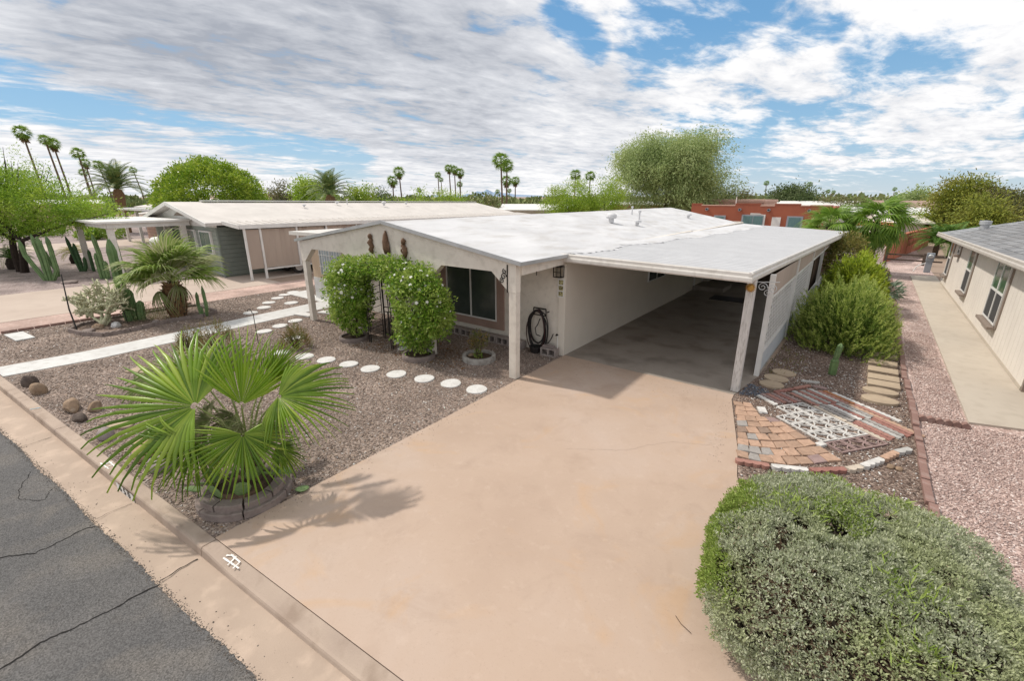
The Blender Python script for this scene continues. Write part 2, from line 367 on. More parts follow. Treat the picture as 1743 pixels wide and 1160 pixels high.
M['bark'] = mat('brown bark', (.12,.085,.06), (.06,.042,.03), 6, .95, .9, 25, stretch=(1,1,.4))
M['darkbark'] = mat('black brown bark', (.045,.032,.025), (.025,.018,.015), 8, .95, .8, 25)
M['palmtrunk'] = mat('far palm trunk', (.16,.115,.08), (.10,.07,.05), 3, .95, .6, 12)
M['rockbrown'] = mat('brown rock', (.30,.21,.14), (.17,.12,.085), 6, .9, .8, 20, c3=(.45,.36,.27), s3=10, amt3=.5)
M['rockdark'] = mat('dark rock', (.06,.045,.04), (.11,.085,.07), 6, .9, .8, 20)
M['rocktan'] = mat('tan rock', (.46,.34,.23), (.36,.25,.16), 5, .9, .6, 20)
M['rockgrey'] = mat('mauve grey rock', (.27,.225,.215), (.21,.175,.17), 3, .7, .3, 30)
M['rockwhite'] = mat('white rock', (.6,.59,.58), (.42,.41,.41), 5, .8, .7, 15)

def concrete_drive():
    m, t, n, l, p = newmat('tan driveway concrete'); p.inputs['Roughness'].default_value = .72; p.inputs['Specular IOR Level'].default_value = .3
    tcn = n.new('ShaderNodeTexCoord'); V = tcn.outputs['Object']
    def nz(s, d, r=.55, dist=0):
        a = n.new('ShaderNodeTexNoise'); a.inputs['Scale'].default_value = s; a.inputs['Detail'].default_value = d; a.inputs['Roughness'].default_value = r; a.inputs['Distortion'].default_value = dist; l.new(V, a.inputs['Vector']); return a.outputs[0]
    def ramp(src, stops):
        r = n.new('ShaderNodeValToRGB'); l.new(src, r.inputs[0]); els = r.color_ramp.elements
        while len(els) < len(stops): els.new(.5)
        for i, (ps, c) in enumerate(stops): els[i].position = ps; els[i].color = c4(c)
        return r.outputs[0]
    def mix(f, a, b, mode='MIX'):
        x = n.new('ShaderNodeMix'); x.data_type = 'RGBA'; x.blend_type = mode
        if isinstance(f, float): x.inputs[0].default_value = f
        else: l.new(f, x.inputs[0])
        l.new(a, x.inputs[6])
        if isinstance(b, tuple): x.inputs[7].default_value = c4(b)
        else: l.new(b, x.inputs[7])
        return x.outputs[2]
    def rng_(src, a, b, c=0., d=1.):
        m_ = n.new('ShaderNodeMapRange'); l.new(src, m_.inputs[0]); m_.inputs[1].default_value = a; m_.inputs[2].default_value = b; m_.inputs[3].default_value = c; m_.inputs[4].default_value = d; return m_.outputs[0]
    base = ramp(nz(.45, 5, .55, .4), [(.30, (.385,.285,.22)), (.5, (.425,.32,.25)), (.7, (.45,.355,.295))])
    base = mix(rng_(nz(1.7, 9, .65, .6), .52, .75, 0, .55), base, (.33,.24,.185))
    base = mix(rng_(nz(6, 8, .7), .55, .8, 0, .35), base, (.56,.45,.37))
    base = mix(rng_(nz(.9, 6, .6, 1.2), .56, .7, 0, .45), base, (.47,.30,.17))
    base = mix(rng_(nz(30, 8, .75), .57, .72, 0, .35), base, (.27,.20,.155))
    base = mix(rng_(nz(120, 3), .6, .75, 0, .22), base, (.25,.18,.14))
    l.new(base, p.inputs['Base Color'])
    bn = n.new('ShaderNodeBump'); bn.inputs['Strength'].default_value = .2; bn.inputs['Distance'].default_value = .004; l.new(nz(150, 4), bn.inputs['Height']); l.new(bn.outputs[0], p.inputs['Normal'])
    l.new(rng_(nz(2, 5), .35, .7, .6, .85), p.inputs['Roughness'])
    return m
M['drive'] = concrete_drive()
M['paledrive'] = mat('pale tan concrete', (.47,.39,.33), (.43,.35,.295), .6, .85, .1, 60, c3=(.36,.29,.245), s3=2, amt3=.3)
M['kerb'] = mat('tan kerb concrete', (.42,.335,.27), (.35,.275,.225), 1.5, .85, .25, 90, c3=(.22,.16,.12), s3=3.5, amt3=.55)
M['gutter'] = mat('gutter pan concrete', (.42,.33,.262), (.36,.28,.222), 1.1, .85, .3, 110, c3=(.55,.43,.34), s3=4, amt3=.5)
def asphalt():
    m = mat('asphalt', (.085,.084,.085), (.115,.11,.107), .8, .9, .9, 70, c3=(.15,.135,.12), s3=2.2, amt3=.55, spec=.25)
    t = m.node_tree; n, l = t.nodes, t.links; p = n['Principled BSDF']; src = p.inputs['Base Color'].links[0].from_socket
    tcn = n.new('ShaderNodeTexCoord'); v = n.new('ShaderNodeTexVoronoi'); v.inputs['Scale'].default_value = 110; l.new(tcn.outputs['Object'], v.inputs['Vector'])
    s_ = n.new('ShaderNodeSeparateColor'); l.new(v.outputs['Color'], s_.inputs[0]); mr = n.new('ShaderNodeMapRange'); mr.inputs[1].default_value = .0; mr.inputs[2].default_value = 1; mr.inputs[3].default_value = .65; mr.inputs[4].default_value = 1.5; l.new(s_.outputs[0], mr.inputs[0])
    x = n.new('ShaderNodeVectorMath'); x.operation = 'SCALE'; l.new(src, x.inputs[0]); l.new(mr.outputs[0], x.inputs[3]); l.new(x.outputs[0], p.inputs['Base Color'])
    return m
M['asphalt'] = asphalt()
M['crackdark'] = mat('dark crack', (.012,.011,.011), (.02,.018,.017), 9, .95)  # near-black strips for cracks and joints

# ================================================================== GROUND
def yb(X): return 1.26 + .082*(X+5)        # back of kerb
def ya(X): return .70 + .085*(X+5)         # lip of the gutter
def struct(name, mb, m, label=None, **k):
    o = mb.build(name, m, **k); o['kind'] = 'structure'
    if label: o['label'] = label
    return o
M['desert'] = mat('desert ground', (.34,.26,.20), (.27,.20,.155), .05, .95, .2, 5)
struct('ground', MB().prism([(-4000, yb(-4000)+.004 if False else -300), (-60, yb(-60)), (60, yb(60)), (4000, 200), (4000, 6000), (-4000, 6000)], -.30, -.02), M['desert'], 'bare desert ground of the neighbourhood')
struct('street_bed', MB().prism([(-400, -60), (400, -60), (400, 40), (60, yb(60)), (-60, yb(-60)), (-400, -40)], -.60, -.31), M['desert'])
# asphalt with a ragged edge
edge = []
x = -80.0
while x < 40:
    edge.append((x, ya(x) + (random.gauss(0, .006) if -12 < x < 3 else 0) + .014*math.sin(x*3.1))); x += .035 if -12 < x < 3 else 1.5
struct('road', MB().prism([(-80, -14), (40, -14)] + edge[::-1], -.30, -.128), M['asphalt'], 'grey asphalt road with long cracks')
g = MB(); g.prism([(-80, ya(-80)-.12), (40, ya(40)-.12), (40, yb(40)-.11), (-80, yb(-80)-.11)], -.28, [-.136, -.136, -.112, -.112])
struct('gutter', g, M['gutter'], 'tan concrete gutter between road and kerb')
road = bpy.data.objects['road']
def crack(name, pts, w, z, parent, seed, m):
    r = random.Random(seed); L_, R_ = [], []
    P = []
    for (a, b) in zip(pts[:-1], pts[1:]):
        a, b = Vector(a), Vector(b); k = max(2, int((b-a).length/.03))
        for i in range(k): P.append(a.lerp(b, i/k))
    off = 0; V = []
    for i, p in enumerate(P):
        off = off*.9 + r.gauss(0, .008); d = (P[min(i+1, len(P)-1)] - P[max(i-1, 0)]).normalized(); nx = Vector((-d.y, d.x)); ww = w*r.uniform(.5, 1.4)*.5
        c = p + nx*off; V += [(c.x+nx.x*ww, c.y+nx.y*ww, z), (c.x-nx.x*ww, c.y-nx.y*ww, z)]
    mb = MB(); mb.add(V, [(2*i, 2*i+1, 2*i+3, 2*i+2) for i in range(len(P)-1)])
    return mb.build(name, m, parent)
crack('road_crack', [(-4.9, .72), (-4.93, .32), (-4.97, -.11), (-4.85, -.6), (-5.0, -3)], .016, -.124, road, 1, M['crackdark'])
crack('road_crack', [(-6.45, .60), (-6.5, .50), (-6.41, .05), (-6.7, -.3), (-6.9, -2)], .012, -.124, road, 2, M['crackdark'])
crack('road_crack', [(-8.6, .3), (-8.27, .2), (-7.9, .12), (-7.6, .3), (-7.85, .42)], .006, -.124, road, 3, M['crackdark'])
V, F = pebbles(np.stack([(xs := rng.uniform(-11, 0, 3800)), .70+.085*(xs+5)+rng.normal(0, .024, 3800), np.full(3800, -.127)], 1), rng.uniform(.002, .008, 3800))
M['crumb'] = islandmat('asphalt crumbs', [(.06,.055,.05),(.12,.105,.095),(.20,.17,.145),(.09,.08,.07)], .95)
tag(link('asphalt_crumbs', npmesh('crumbs', V, F, M['crumb'])), 'loose asphalt crumbs along the edge of the road', kind='stuff')
V, F = pebbles(np.stack([(xs := rng.uniform(-10, -1, 260)), 1.0+.083*(xs+5)+rng.uniform(-.3, .06, 260), np.full(260, -.120)], 1), rng.uniform(.003, .009, 260))
tag(link('grit', npmesh('grit', V, F, M['crumb'])), 'scattered dark grit lying in the gutter', kind='stuff')

# kerb in cast segments
kerb = bpy.data.objects.new('kerb', None); C.objects.link(kerb); tag(kerb, 'tan concrete kerb cast in segments', kind='structure')
def kerb_seg(x0, x1, front0=0.0, front1=0.0, n=10):
    mb = MB(); prof = []
    for i in range(n+1):
        X = x0 + (x1-x0)*i/n; f = front0 + (front1-front0)*(3*(i/n)**2 - 2*(i/n)**3); Y = yb(X)
        prof.append([(X, Y, -.28), (X, Y, 0.0), (X, Y-.115, f+.0), (X, Y-.137, f-.006), (X, Y-.148, f-.022), (X, Y-.158, -.112), (X, Y-.158, -.28)])
    k = len(prof[0]); vs = [p for s_ in prof for p in s_]
    mb.add(vs, [(i*k+j, i*k+(j+1) % k, (i+1)*k+(j+1) % k, (i+1)*k+j) for i in range(n) for j in range(k)] + [tuple(range(k-1, -1, -1)), tuple(n*k+j for j in range(k))])
    o = mb.build('kerb_segment', M['kerb'], kerb)
    return o
xj = -80
while xj < -15: kerb_seg(xj+.006, xj+3-.006 if xj+3 < -14.4 else -14.306); xj += 3
for a, b in [(-14.3, -9.62), (-9.62, -4.94)]: kerb_seg(a+.006, b-.006)
kerb_seg(-4.934, -4.3, 0, -.062); kerb_seg(-4.299, -.5, -.062, -.066); kerb_seg(-.49, 4, -.03, 0); kerb_seg(4.01, 30)
# joints in the gutter pan
for X, w_ in [(-4.93, .014), (-9.62, .008), (-6.6, .006), (-1.2, .01)]:
    crack('gutter_joint', [(X+.03, ya(X)+.02), (X, yb(X)-.165)], w_, -.1095 if False else -.108, bpy.data.objects['gutter'], int(-X*10), M['crackdark'])
# house number stencilled on the kerb face
def text_obj(name, body, size, m, parent=None):
    cu = bpy.data.curves.new(name, 'FONT'); cu.body = body; cu.size = size; cu.align_x = 'CENTER'; cu.align_y = 'CENTER'; cu.offset = size*.02
    o = bpy.data.objects.new(name, cu); C.objects.link(o); dg = bpy.context.evaluated_depsgraph_get()
    me = bpy.data.meshes.new_from_object(o.evaluated_get(dg)); bpy.data.objects.remove(o); me.materials.clear(); me.materials.append(m)
    return link(name, me, parent)
M['paint_white'] = mat('road white paint', (.78,.78,.76), (.68,.67,.65), 14, .8, 0, c3=(.50,.42,.35), s3=22, amt3=.5)
M['paint_black'] = mat('black paint', (.03,.03,.03), (.06,.055,.05), 12, .8)
xn = -6.86; ang_k = math.atan(.082)
num = thing('house_number', 'black number 650 stencilled on a white painted patch of the kerb face', 'number', (xn, yb(xn)-.1665, -.06), ang_k)
def ragged(w, h, seed, n=44, j=.006):
    r = random.Random(seed); P = []
    for i in range(n):
        t = i/n*4; e_ = int(t); f = t-e_
        q = [(-w+2*w*f, -h), (w, -h+2*h*f), (w-2*w*f, h), (-w, h-2*h*f)][e_]; P.append((q[0]+r.gauss(0, j), q[1]+r.gauss(0, j)))
    return P
pt = ragged(.27, .056, 3); mb = MB(); mb.add([(p[0], -.002, p[1]) for p in pt], [tuple(range(len(pt)))]); mb.build('painted_patch', M['paint_white'], num)
for i, ch in enumerate('650'):
    t_ = text_obj('digit', ch, .135, M['paint_black'], num); t_.location = ((i-1)*.135, -.006, 0); t_.rotation_euler = (PI/2, 0, 0); t_.scale = (1.15, .92, 1)
def strokes(name, label, segs, loc, w, m, z=.003):
    mb = MB(); r = random.Random(len(label)); ii = 0
    for s_ in segs:
        ii += 1; a, b = Vector(s_[:2]), Vector(s_[2:]); d = (b-a).normalized(); nx = Vector((-d.y, d.x)); k = 8
        V = []
        for i in range(k+1):
            p = a.lerp(b, i/k); ww = w*r.uniform(.7, 1.2)/2; V += [(p.x+nx.x*ww, p.y+nx.y*ww, z+.0007*ii), (p.x-nx.x*ww, p.y-nx.y*ww, z+.0007*ii)]
        mb.add(V, [(2*i, 2*i+1, 2*i+3, 2*i+2) for i in range(k)])
    o = mb.build(name, m); o.location = loc; return tag(o, label, 'painted mark')
strokes('paint_mark', 'white sprayed survey mark on the kerb top behind the number', [(-.14,-.05,.14,-.02), (-.12,.03,.15,.05), (-.05,-.07,-.04,.06), (.07,-.05,.06,.06), (-.14,.0,-.03,.0)], (-7.68, yb(-7.68)-.075, 0), .018, M['paint_white'])
ok_ = strokes('paint_mark', 'white sprayed mark on the lowered kerb at the driveway corner', [(-.13,-.01,.15,.0), (-.08,.05,.10,.045), (.0,-.035,.0,.065), (.09,-.03,.1,.05), (-.12,.02,-.04,.055)], (-4.50, yb(-4.50)-.072, -.004), .017, M['paint_white'])
ok_.rotation_euler = (-.33, 0, 0) if False else (R(22), 0, ang_k)
ok_.location.z = -.020
M['paint_blue'] = mat('blue paint', (.12,.35,.5), (.3,.45,.5), 20, .8)
strokes('paint_mark', 'small pale blue paint line across the kerb', [(-.02,-.07,.03,.06)], (-10.9, yb(-10.9)-.075, 0), .02, M['paint_blue'])

# yards
yardpoly = [(-80, yb(-80)+.004), (-17.9, yb(-17.9)+.004), (-4.985, yb(-4.985)+.004), (-4.985, 8.7), (-13, 26), (-17.9, 14)]
struct('gravel_yard', MB().prism([(-17.9, yb(-17.9)+.004), (-4.985, yb(-4.985)+.004), (-4.985, 8.8), (-15.6, 10), (-17.9, 14)], -.1, -.004), M['yardbase'], 'grey brown gravel front yard')
struct('neighbour_gravel_strip', MB().prism([(-19.6, yb(-19.6)+.004), (-17.9, yb(-17.9)+.004), (-17.9, 14), (-15.6, 10), (-15.6, 40), (-20.9, 40), (-19.6, 9.4)], -.1, -.008), M['farpink'], 'fine pink gravel beside the neighbour drive')
struct('neighbour_driveway', MB().prism([(-25.2, yb(-25.2)+.004), (-19.6, yb(-19.6)+.004), (-19.6, 9.4), (-20.9, 9.4), (-20.9, 30), (-25.2, 30)], -.1, .0), M['paledrive'], 'pale tan driveway of the left neighbour')
struct('neighbour_yard', MB().prism([(-44, yb(-44)+.004), (-25.2, yb(-25.2)+.004), (-25.2, 12), (-44, 12)], -.1, -.006), M['fargrey'], 'purple grey gravel yard left of the neighbour drive')
struct('far_driveway', MB().prism([(-50.5, yb(-50.5)+.004), (-44, yb(-44)+.004), (-44, 30), (-50.5, 30)], -.1, .0), M['paledrive'], 'far tan driveway beyond the cactus yard')
struct('far_yard', MB().prism([(-72, yb(-72)+.004), (-50.5, yb(-50.5)+.004), (-50.5, 30), (-72, 30)], -.1, -.006), M['fargrey'], 'far pale gravel yard')
struct('driveway', MB().prism([(-4.975, yb(-4.975)+.006), (.25, yb(.25)+.006), (.12, 3.0), (-.35, 4.6), (-.78, 5.9), (-.92, 6.6), (-1.40, 8.38), (-1.42, 8.64), (-5.06, 8.64)], -.12, .004), M['drive'], 'wide tan concrete driveway')
for seed, pts in [(21, [(-2.9, 5.1), (-2.2, 5.6), (-1.8, 6.2), (-1.2, 6.6)])]:
    crack('hairline_crack', pts, .003, .0065, bpy.data.objects['driveway'], seed, M['kerb'])
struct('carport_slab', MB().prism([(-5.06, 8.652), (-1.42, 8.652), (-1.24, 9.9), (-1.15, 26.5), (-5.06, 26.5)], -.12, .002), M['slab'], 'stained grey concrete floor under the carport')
struct('side_bed', MB().prism([(.26, yb(.26)+.006), (1.17, yb(1.17)+.006), (1.17, 30), (-1.15, 30), (-1.15, 12), (-1.24, 9.9), (-1.41, 8.7), (-1.39, 8.38), (-.91, 6.6), (-.77, 5.9), (-.34, 4.6), (.13, 3.0)], -.1, -.005), M['mulchbase'], 'dark gravel bed between carport and pink gravel')
struct('pink_gravel', MB().prism([(1.17, yb(1.17)+.006), (12, yb(12)+.006), (12, 9.6), (2.85, 9.6), (2.85, 70), (1.17, 70)], -.1, -.006), M['pinkbase'], 'pink gravel on the neighbour side')
struct('back_lane', MB().prism([(-6, 30), (1.169, 30), (1.169, 70), (-6, 70)], -.1, -.007), M['fargrey'], 'dusty gravel behind the carport')
struct('side_path', MB().prism([(1.86, 9.72), (2.55, 9.93), (2.86, 10.0), (6, 10.0), (6, 11.5), (2.86, 11.9), (2.86, 28.4), (1.93, 27.85)], -.1, .03), M['strip'], 'beige concrete side path along the right house')
# white front walk
W1 = [(-14.3, .60), (-14.2, 2.0), (-14.35, 4.1), (-14.55, 6.2), (-14.75, 8.3)]; W2 = [(-13.45, .56), (-13.3, 2.0), (-13.42, 3.9), (-13.6, 6.1), (-13.72, 8.3)]
mb = MB(); n_ = len(W1)
mb.add([(p[0], p[1] if i else yb(p[0])+.006, .012) for i, p in enumerate(W1)] + [(p[0], p[1] if i else yb(p[0])+.006, .012) for i, p in enumerate(W2)] + [(p[0], p[1], -.08) for p in W1] + [(p[0], p[1], -.08) for p in W2],
       [(i, i+n_, i+1+n_, i+1) for i in range(n_-1)] + [(i+n_, i+3*n_, i+1+3*n_, i+1+n_) for i in range(n_-1)] + [(i, i+1, i+1+2*n_, i+2*n_) for i in range(n_-1)])
struct('front_walk', mb, M['whitewalk'], 'white painted concrete walk across the yard')
struct('entry_slab', MB().prism([(-17.0, 8.3), (-13.0, 8.3), (-13.0, 8.58), (-15.3, 8.58), (-17.0, 9.2)], -.05, .02), M['whitewalk'])

# ---- loose stones
def stones(name, label, poly, dens, smin, smax, m, excl=(), z=-.002):
    xs = [p[0] for p in poly]; ys = [p[1] for p in poly]; A = (max(xs)-min(xs))*(max(ys)-min(ys))
    P = scatter(poly, int(A*dens), z, excl); s_ = smin + (smax-smin)*rng.uniform(0, 1, len(P))**2; V, F = pebbles(P, s_)
    return tag(link(name, npmesh(name, V, F, m)), label, kind='stuff')
walkpoly = [(-14.42, .4), (-13.3, .4), (-13.2, 2), (-13.6, 8.4), (-14.85, 8.4), (-14.5, 4)]
near = [(-12.0, yb(-12)+.01), (-4.99, yb(-5)+.02), (-4.99, 8.5), (-12.0, 8.5)]
stones('yard_gravel', 'loose grey brown crushed stone in the front yard', near, 1000, .009, .022, M['greystones'])
stones('yard_gravel', 'loose crushed stone in the far half of the front yard', [(-17.9, yb(-17.9)+.01), (-12.0, yb(-12)+.01), (-12.0, 8.4), (-17.9, 12)], 420, .012, .028, M['greystones'], [walkpoly])
stones('pink_stones', 'loose pink crushed stone beside the right house', [(1.25, 3.0), (3.6, 3.0), (3.6, 9.6), (1.82, 9.68), (1.83, 16), (1.25, 16)], 1500, .011, .024, M['pinkstones'])
stones('bed_stones', 'loose dark and white stones in the side bed', [(-.3, 4.6), (.3, 3.0), (1.12, 3.0), (1.12, 17), (-1.1, 17), (-1.2, 9.9), (-1.36, 8.7), (-1.34, 8.4), (-.85, 6.6)], 1150, .007, .019, M['mulchstones'])
stones('white_chips', 'white stone chips strewn over the side bed', [(-.8, 5.9), (1.12, 5.0), (1.12, 11.5), (-1.0, 11.5), (-1.3, 8.4), (-.85, 6.6)], 48, .012, .026, M['whitestone'])
stones('white_chips', 'white stone chips strewn over the front yard', [(-7.5, 4.0), (-5.0, 1.6), (-5.0, 6.8), (-9.5, 6.2)], 8, .013, .026, M['whitestone'])

# ================================================================== MAIN HOUSE
FY = 8.6; XL, XR, XM = -12.72, -5.06, -8.9
ZE, ZR = 2.30, 2.92
BY = 26.0
house = thing('mobile_home', 'cream stucco mobile home with white coated low gable roof in the middle', 'house', (XM, 6.85, 0))
def part(name, mb, m, parent=house, **k):
    o = mb.build(name, m, parent, **k); 
    r = parent
    off = Vector((0, 0, 0))
    while r is not None: off += r.location; r = r.parent
    o.location = -off if parent.parent is None else Vector((0, 0, 0)); return o
# walls
part('side_wall', MB().box(XR-.10, XR, FY+.0, 17.5, 0, 2.32), M['stuccowarm'])
part('side_wall', MB().box(XR-.13, XR-.03, 17.5, BY, 0, 2.28), M['stucco'])
part('front_wall', MB().box(XL+.1, XR-.10, FY, FY+.1, .0, 2.33), M['stucco'])
part('front_wall', MB().prism([(XL+.1, FY+.1), (XL+.2, FY+.1), (XL+.2, BY), (XL+.1, BY)], 0, 2.3), M['stucco'])
part('back_wall', MB().box(XL+.2, XR-.14, BY-.1, BY, 0, 2.3), M['stucco'])
part('corner_board', MB().box(XR-.16, XR+.012, FY-.022, FY-.002, 0, 2.2), M['stuccowarm'])
# roof: two slopes with a slightly wavy coated skin
def slope(x0, z0, x1, z1, y0, y1, zb0, zb1, th=.05, nx=14, ny=40, amp=.006):
    mb = MB(); vs = []
    for j in range(ny+1):
        t = j/ny; y = y0 + (y1-y0)*t
        for i in range(nx+1):
            s_ = i/nx; x = x0 + (x1-x0)*s_; z = (z0 + (z1-z0)*s_)*(1-t) + (zb0 + (zb1-zb0)*s_)*t
            vs.append((x, y, z + amp*math.sin(x*3+y*1.7)*math.sin(y*2.3+x)))
    n = len(vs); W = nx+1; vs += [(a, b, c-th) for a, b, c in vs]
    fs = [(j*W+i, j*W+i+1, (j+1)*W+i+1, (j+1)*W+i) for j in range(ny) for i in range(nx)]
    fs += [tuple(n+k for k in reversed(f)) for f in fs]
    rim = [i for i in range(W)] + [(j+1)*W-1 for j in range(1, ny+1)] + [ny*W+i for i in range(nx-1, -1, -1)] + [j*W for j in range(ny-1, 0, -1)]
    fs += [(rim[k], rim[(k+1) % len(rim)], rim[(k+1) % len(rim)]+n, rim[k]+n) for k in range(len(rim))]
    return mb.add(vs, fs)
RY = 6.74
part('roof', slope(XM+.001, ZR+.04, -4.95, ZE+.04, RY, BY+.2, 2.93, 2.16), M['roof'], smooth=False)
part('roof', slope(-12.85, ZE+.05, XM-.001, ZR+.04, RY, BY+.2, 2.2, 2.93), M['roof'])
fz = lambda x: ZE + (ZR-ZE)*(1-abs(x-XM)/(XM-XL))
for a, b in ((-12.86, XM), (XM, -4.94)):
    part('roof_edge', MB().bar((a, RY-.016, (ZE if a < -10 else ZR)+.028), (b, RY-.016, (ZR if a < -10 else ZE)+.028), .03, .075), M['alu'])
part('roof_edge', MB().bar((-4.935, RY-.03, ZE+.022), (-4.935, 8.55, ZE+.012), .03, .07), M['alu'])
# gable beam panel with braces
def gable_piece(xs, zb, name='gable_panel', y0=6.78, y1=6.93):
    # xs list of x, zb list of bottom z at each
    mb = MB(); n = len(xs); vs = []
    for y in (y0, y1):
        for x, z in zip(xs, zb): vs.append((x, y, z))
        for x in xs: vs.append((x, y, fz(x)-.0))
    a = 2*n
    fs = [(i, i+1, n+i+1, n+i) for i in range(n-1)] + [(a+i+1, a+i, a+n+i, a+n+i+1) for i in range(n-1)]
    fs += [(i+1, i, a+i, a+i+1) for i in range(n-1)] + [(n+i, n+i+1, a+n+i+1, a+n+i) for i in range(n-1)] + [(0, n, a+n, a), (n-1, a+n-1, a+2*n-1, 2*n-1)]
    mb.add(vs, fs); return part(name, mb, M['stucco'])
posts = [-12.62, -10.15, -7.55, -5.16]; hw = .085
xs = []; zb = []
for i, px in enumerate(posts):
    if i > 0: xs += [px-hw-.42, px-hw]; zb += [2.12, 1.76]
    else: xs += [px-hw]; zb += [1.76]
    if i < 3: xs += [px+hw, px+hw+.42]; zb += [1.76, 2.12]
    else: xs += [px+hw]; zb += [1.76]
    if i == 1: xs += [XM]; zb += [2.12]
gable_piece(xs, zb)
for px in posts:
    part('post', MB().box(px-hw, px+hw, 6.785, 6.925, 0, 1.758), M['stucco'], bevel=.006)
part('side_beam', MB().hexa([(-5.17, 6.932, 2.08), (-5.04, 6.932, 2.08), (-5.04, 8.57, 2.12), (-5.17, 8.57, 2.12), (-5.17, 6.932, 2.28), (-5.04, 6.932, 2.28), (-5.04, 8.57, 2.29), (-5.17, 8.57, 2.29)]), M['stucco'])
part('porch_ceiling', MB().box(XL+.1, XR-.1, 6.94, FY-.01, 2.14, 2.17), M['stucco'])
part('hook', MB().bar((-5.03, 7.4, 2.02), (-5.03, 7.4, 2.10), .012, .012), M['black'])
# big front window with taupe surround
def window(name, x0, x1, z0, z1, y, cols, frame_m, glass_m, fw=.035, parent=house, surround=None, face=-1):
    """window on a wall facing -Y"""
    f = MB(); f.box(x0, x1, y-.05, y-.003, z0, z0+fw); f.box(x0, x1, y-.05, y-.003, z1-fw, z1)
    f.box(x0, x0+fw, y-.05, y-.003, z0+fw, z1-fw); f.box(x1-fw, x1, y-.05, y-.003, z0+fw, z1-fw)
    for c in cols: f.box(c-fw*.6, c+fw*.6, y-.046, y-.004, z0+fw, z1-fw)
    w_ = part(name, f, frame_m, parent)
    cs = [x0+fw] + [c for c in cols] + [x1-fw]
    for a, b in zip(cs[:-1], cs[1:]):
        p_ = MB().box(a+(.02 if a != cs[0] else 0), b-(.02 if b != cs[-1] else 0), y-.03, y-.02, z0+fw, z1-fw).build('pane', glass_m, w_)
    return w_
sur = MB(); sur.box(-8.95, -6.78, FY-.045, FY-.001, .30, .50); sur.box(-8.95, -6.78, FY-.045, FY-.001, 1.90, 2.12)
sur.box(-8.95, -8.72, FY-.045, FY-.001, .5, 1.9); sur.box(-7.0, -6.78, FY-.045, FY-.001, .5, 1.9)
part('window_surround', sur, M['trim'])
window('window', -8.72, -7.0, .50, 1.90, FY-.005, [-7.86], M['white'], M['glass'])
# left addition
part('entry_wall', MB().box(-15.45, XL+.09, FY, FY+.1, .78, 2.2), mat('tan siding', (.52,.40,.29), (.46,.35,.25), 3, .8, .2, 40, stretch=(8,1,.5)))
part('entry_wall', MB().box(-15.45, XL+.09, FY-.012, FY+.1, 0, .778), M['whitewalk'])
part('entry_wall', MB().box(-15.45, -15.35, FY+.101, 16, 0, 2.2), M['stuccowarm'])
part('awning_roof', MB().hexa([(-16.2, 8.3, 2.22), (-12.86, 8.3, 2.28), (-12.86, 20, 2.28), (-16.2, 20, 2.22), (-16.2, 8.3, 2.34), (-12.86, 8.3, 2.37), (-12.86, 20, 2.34), (-16.2, 20, 2.31)]), M['fascia'])
wn = window('window', -14.85, -13.55, .92, 1.88, FY-.002, [-14.2], M['white'], mat('pale curtain glass', (.38,.43,.45), (.30,.35,.38), 2, .3), .03)
gr = MB()
for i in range(9): x_ = -14.8 + i*.15; gr.box(x_-.008, x_+.008, FY-.08, FY-.066, .92, 1.9)
gr.box(-14.86, -13.54, FY-.082, FY-.068, 1.2, 1.22); gr.box(-14.86, -13.54, FY-.082, FY-.068, 1.6, 1.62); part('window_grille', gr, M['white'])
# side windows under the carport and a recessed door
def swindow(x, y0, y1, z0, z1, cols, fm, gm, parent=house, fw=.03, face=1, depth=.04):
    """window on a wall facing +X (face 1) or -X (face -1)"""
    def bx(mb, a, b, ya_, yb_, za, zb_): mb.box(min(x+face*a, x+face*b), max(x+face*a, x+face*b), ya_, yb_, za, zb_)
    f = MB(); bx(f, .003, depth, y0, y1, z0, z0+fw); bx(f, .003, depth, y0, y1, z1-fw, z1); bx(f, .003, depth, y0, y0+fw, z0+fw, z1-fw); bx(f, .003, depth, y1-fw, y1, z0+fw, z1-fw)
    for c in cols: bx(f, .004, depth-.003, c-fw*.5, c+fw*.5, z0+fw, z1-fw)
    w_ = part('window', f, fm, parent); g_ = MB(); bx(g_, .012, .022, y0+fw, y1-fw, z0+fw, z1-fw); g_.build('pane', gm, w_); return w_
swindow(XR, 13.45, 14.9, 1.02, 1.75, [14.15], M['white'], M['glass']); swindow(XR, 16.3, 17.2, 1.1, 1.75, [16.75], M['white'], M['glass'])
d_ = part('door', MB().box(XR-.05, XR-.005, 18.6, 19.5, .12, 2.1), M['stuccowarm'])
tr_ = MB(); tr_.box(XR-.03, XR+.0, 18.45, 18.58, 0, 2.2); tr_.box(XR-.03, XR+.0, 19.52, 19.65, 0, 2.2); part('door_frame', tr_, M['white'])
part('door_step', MB().box(XR-.02, XR+1.1, 18.4, 19.7, .004, .16), M['slab'])
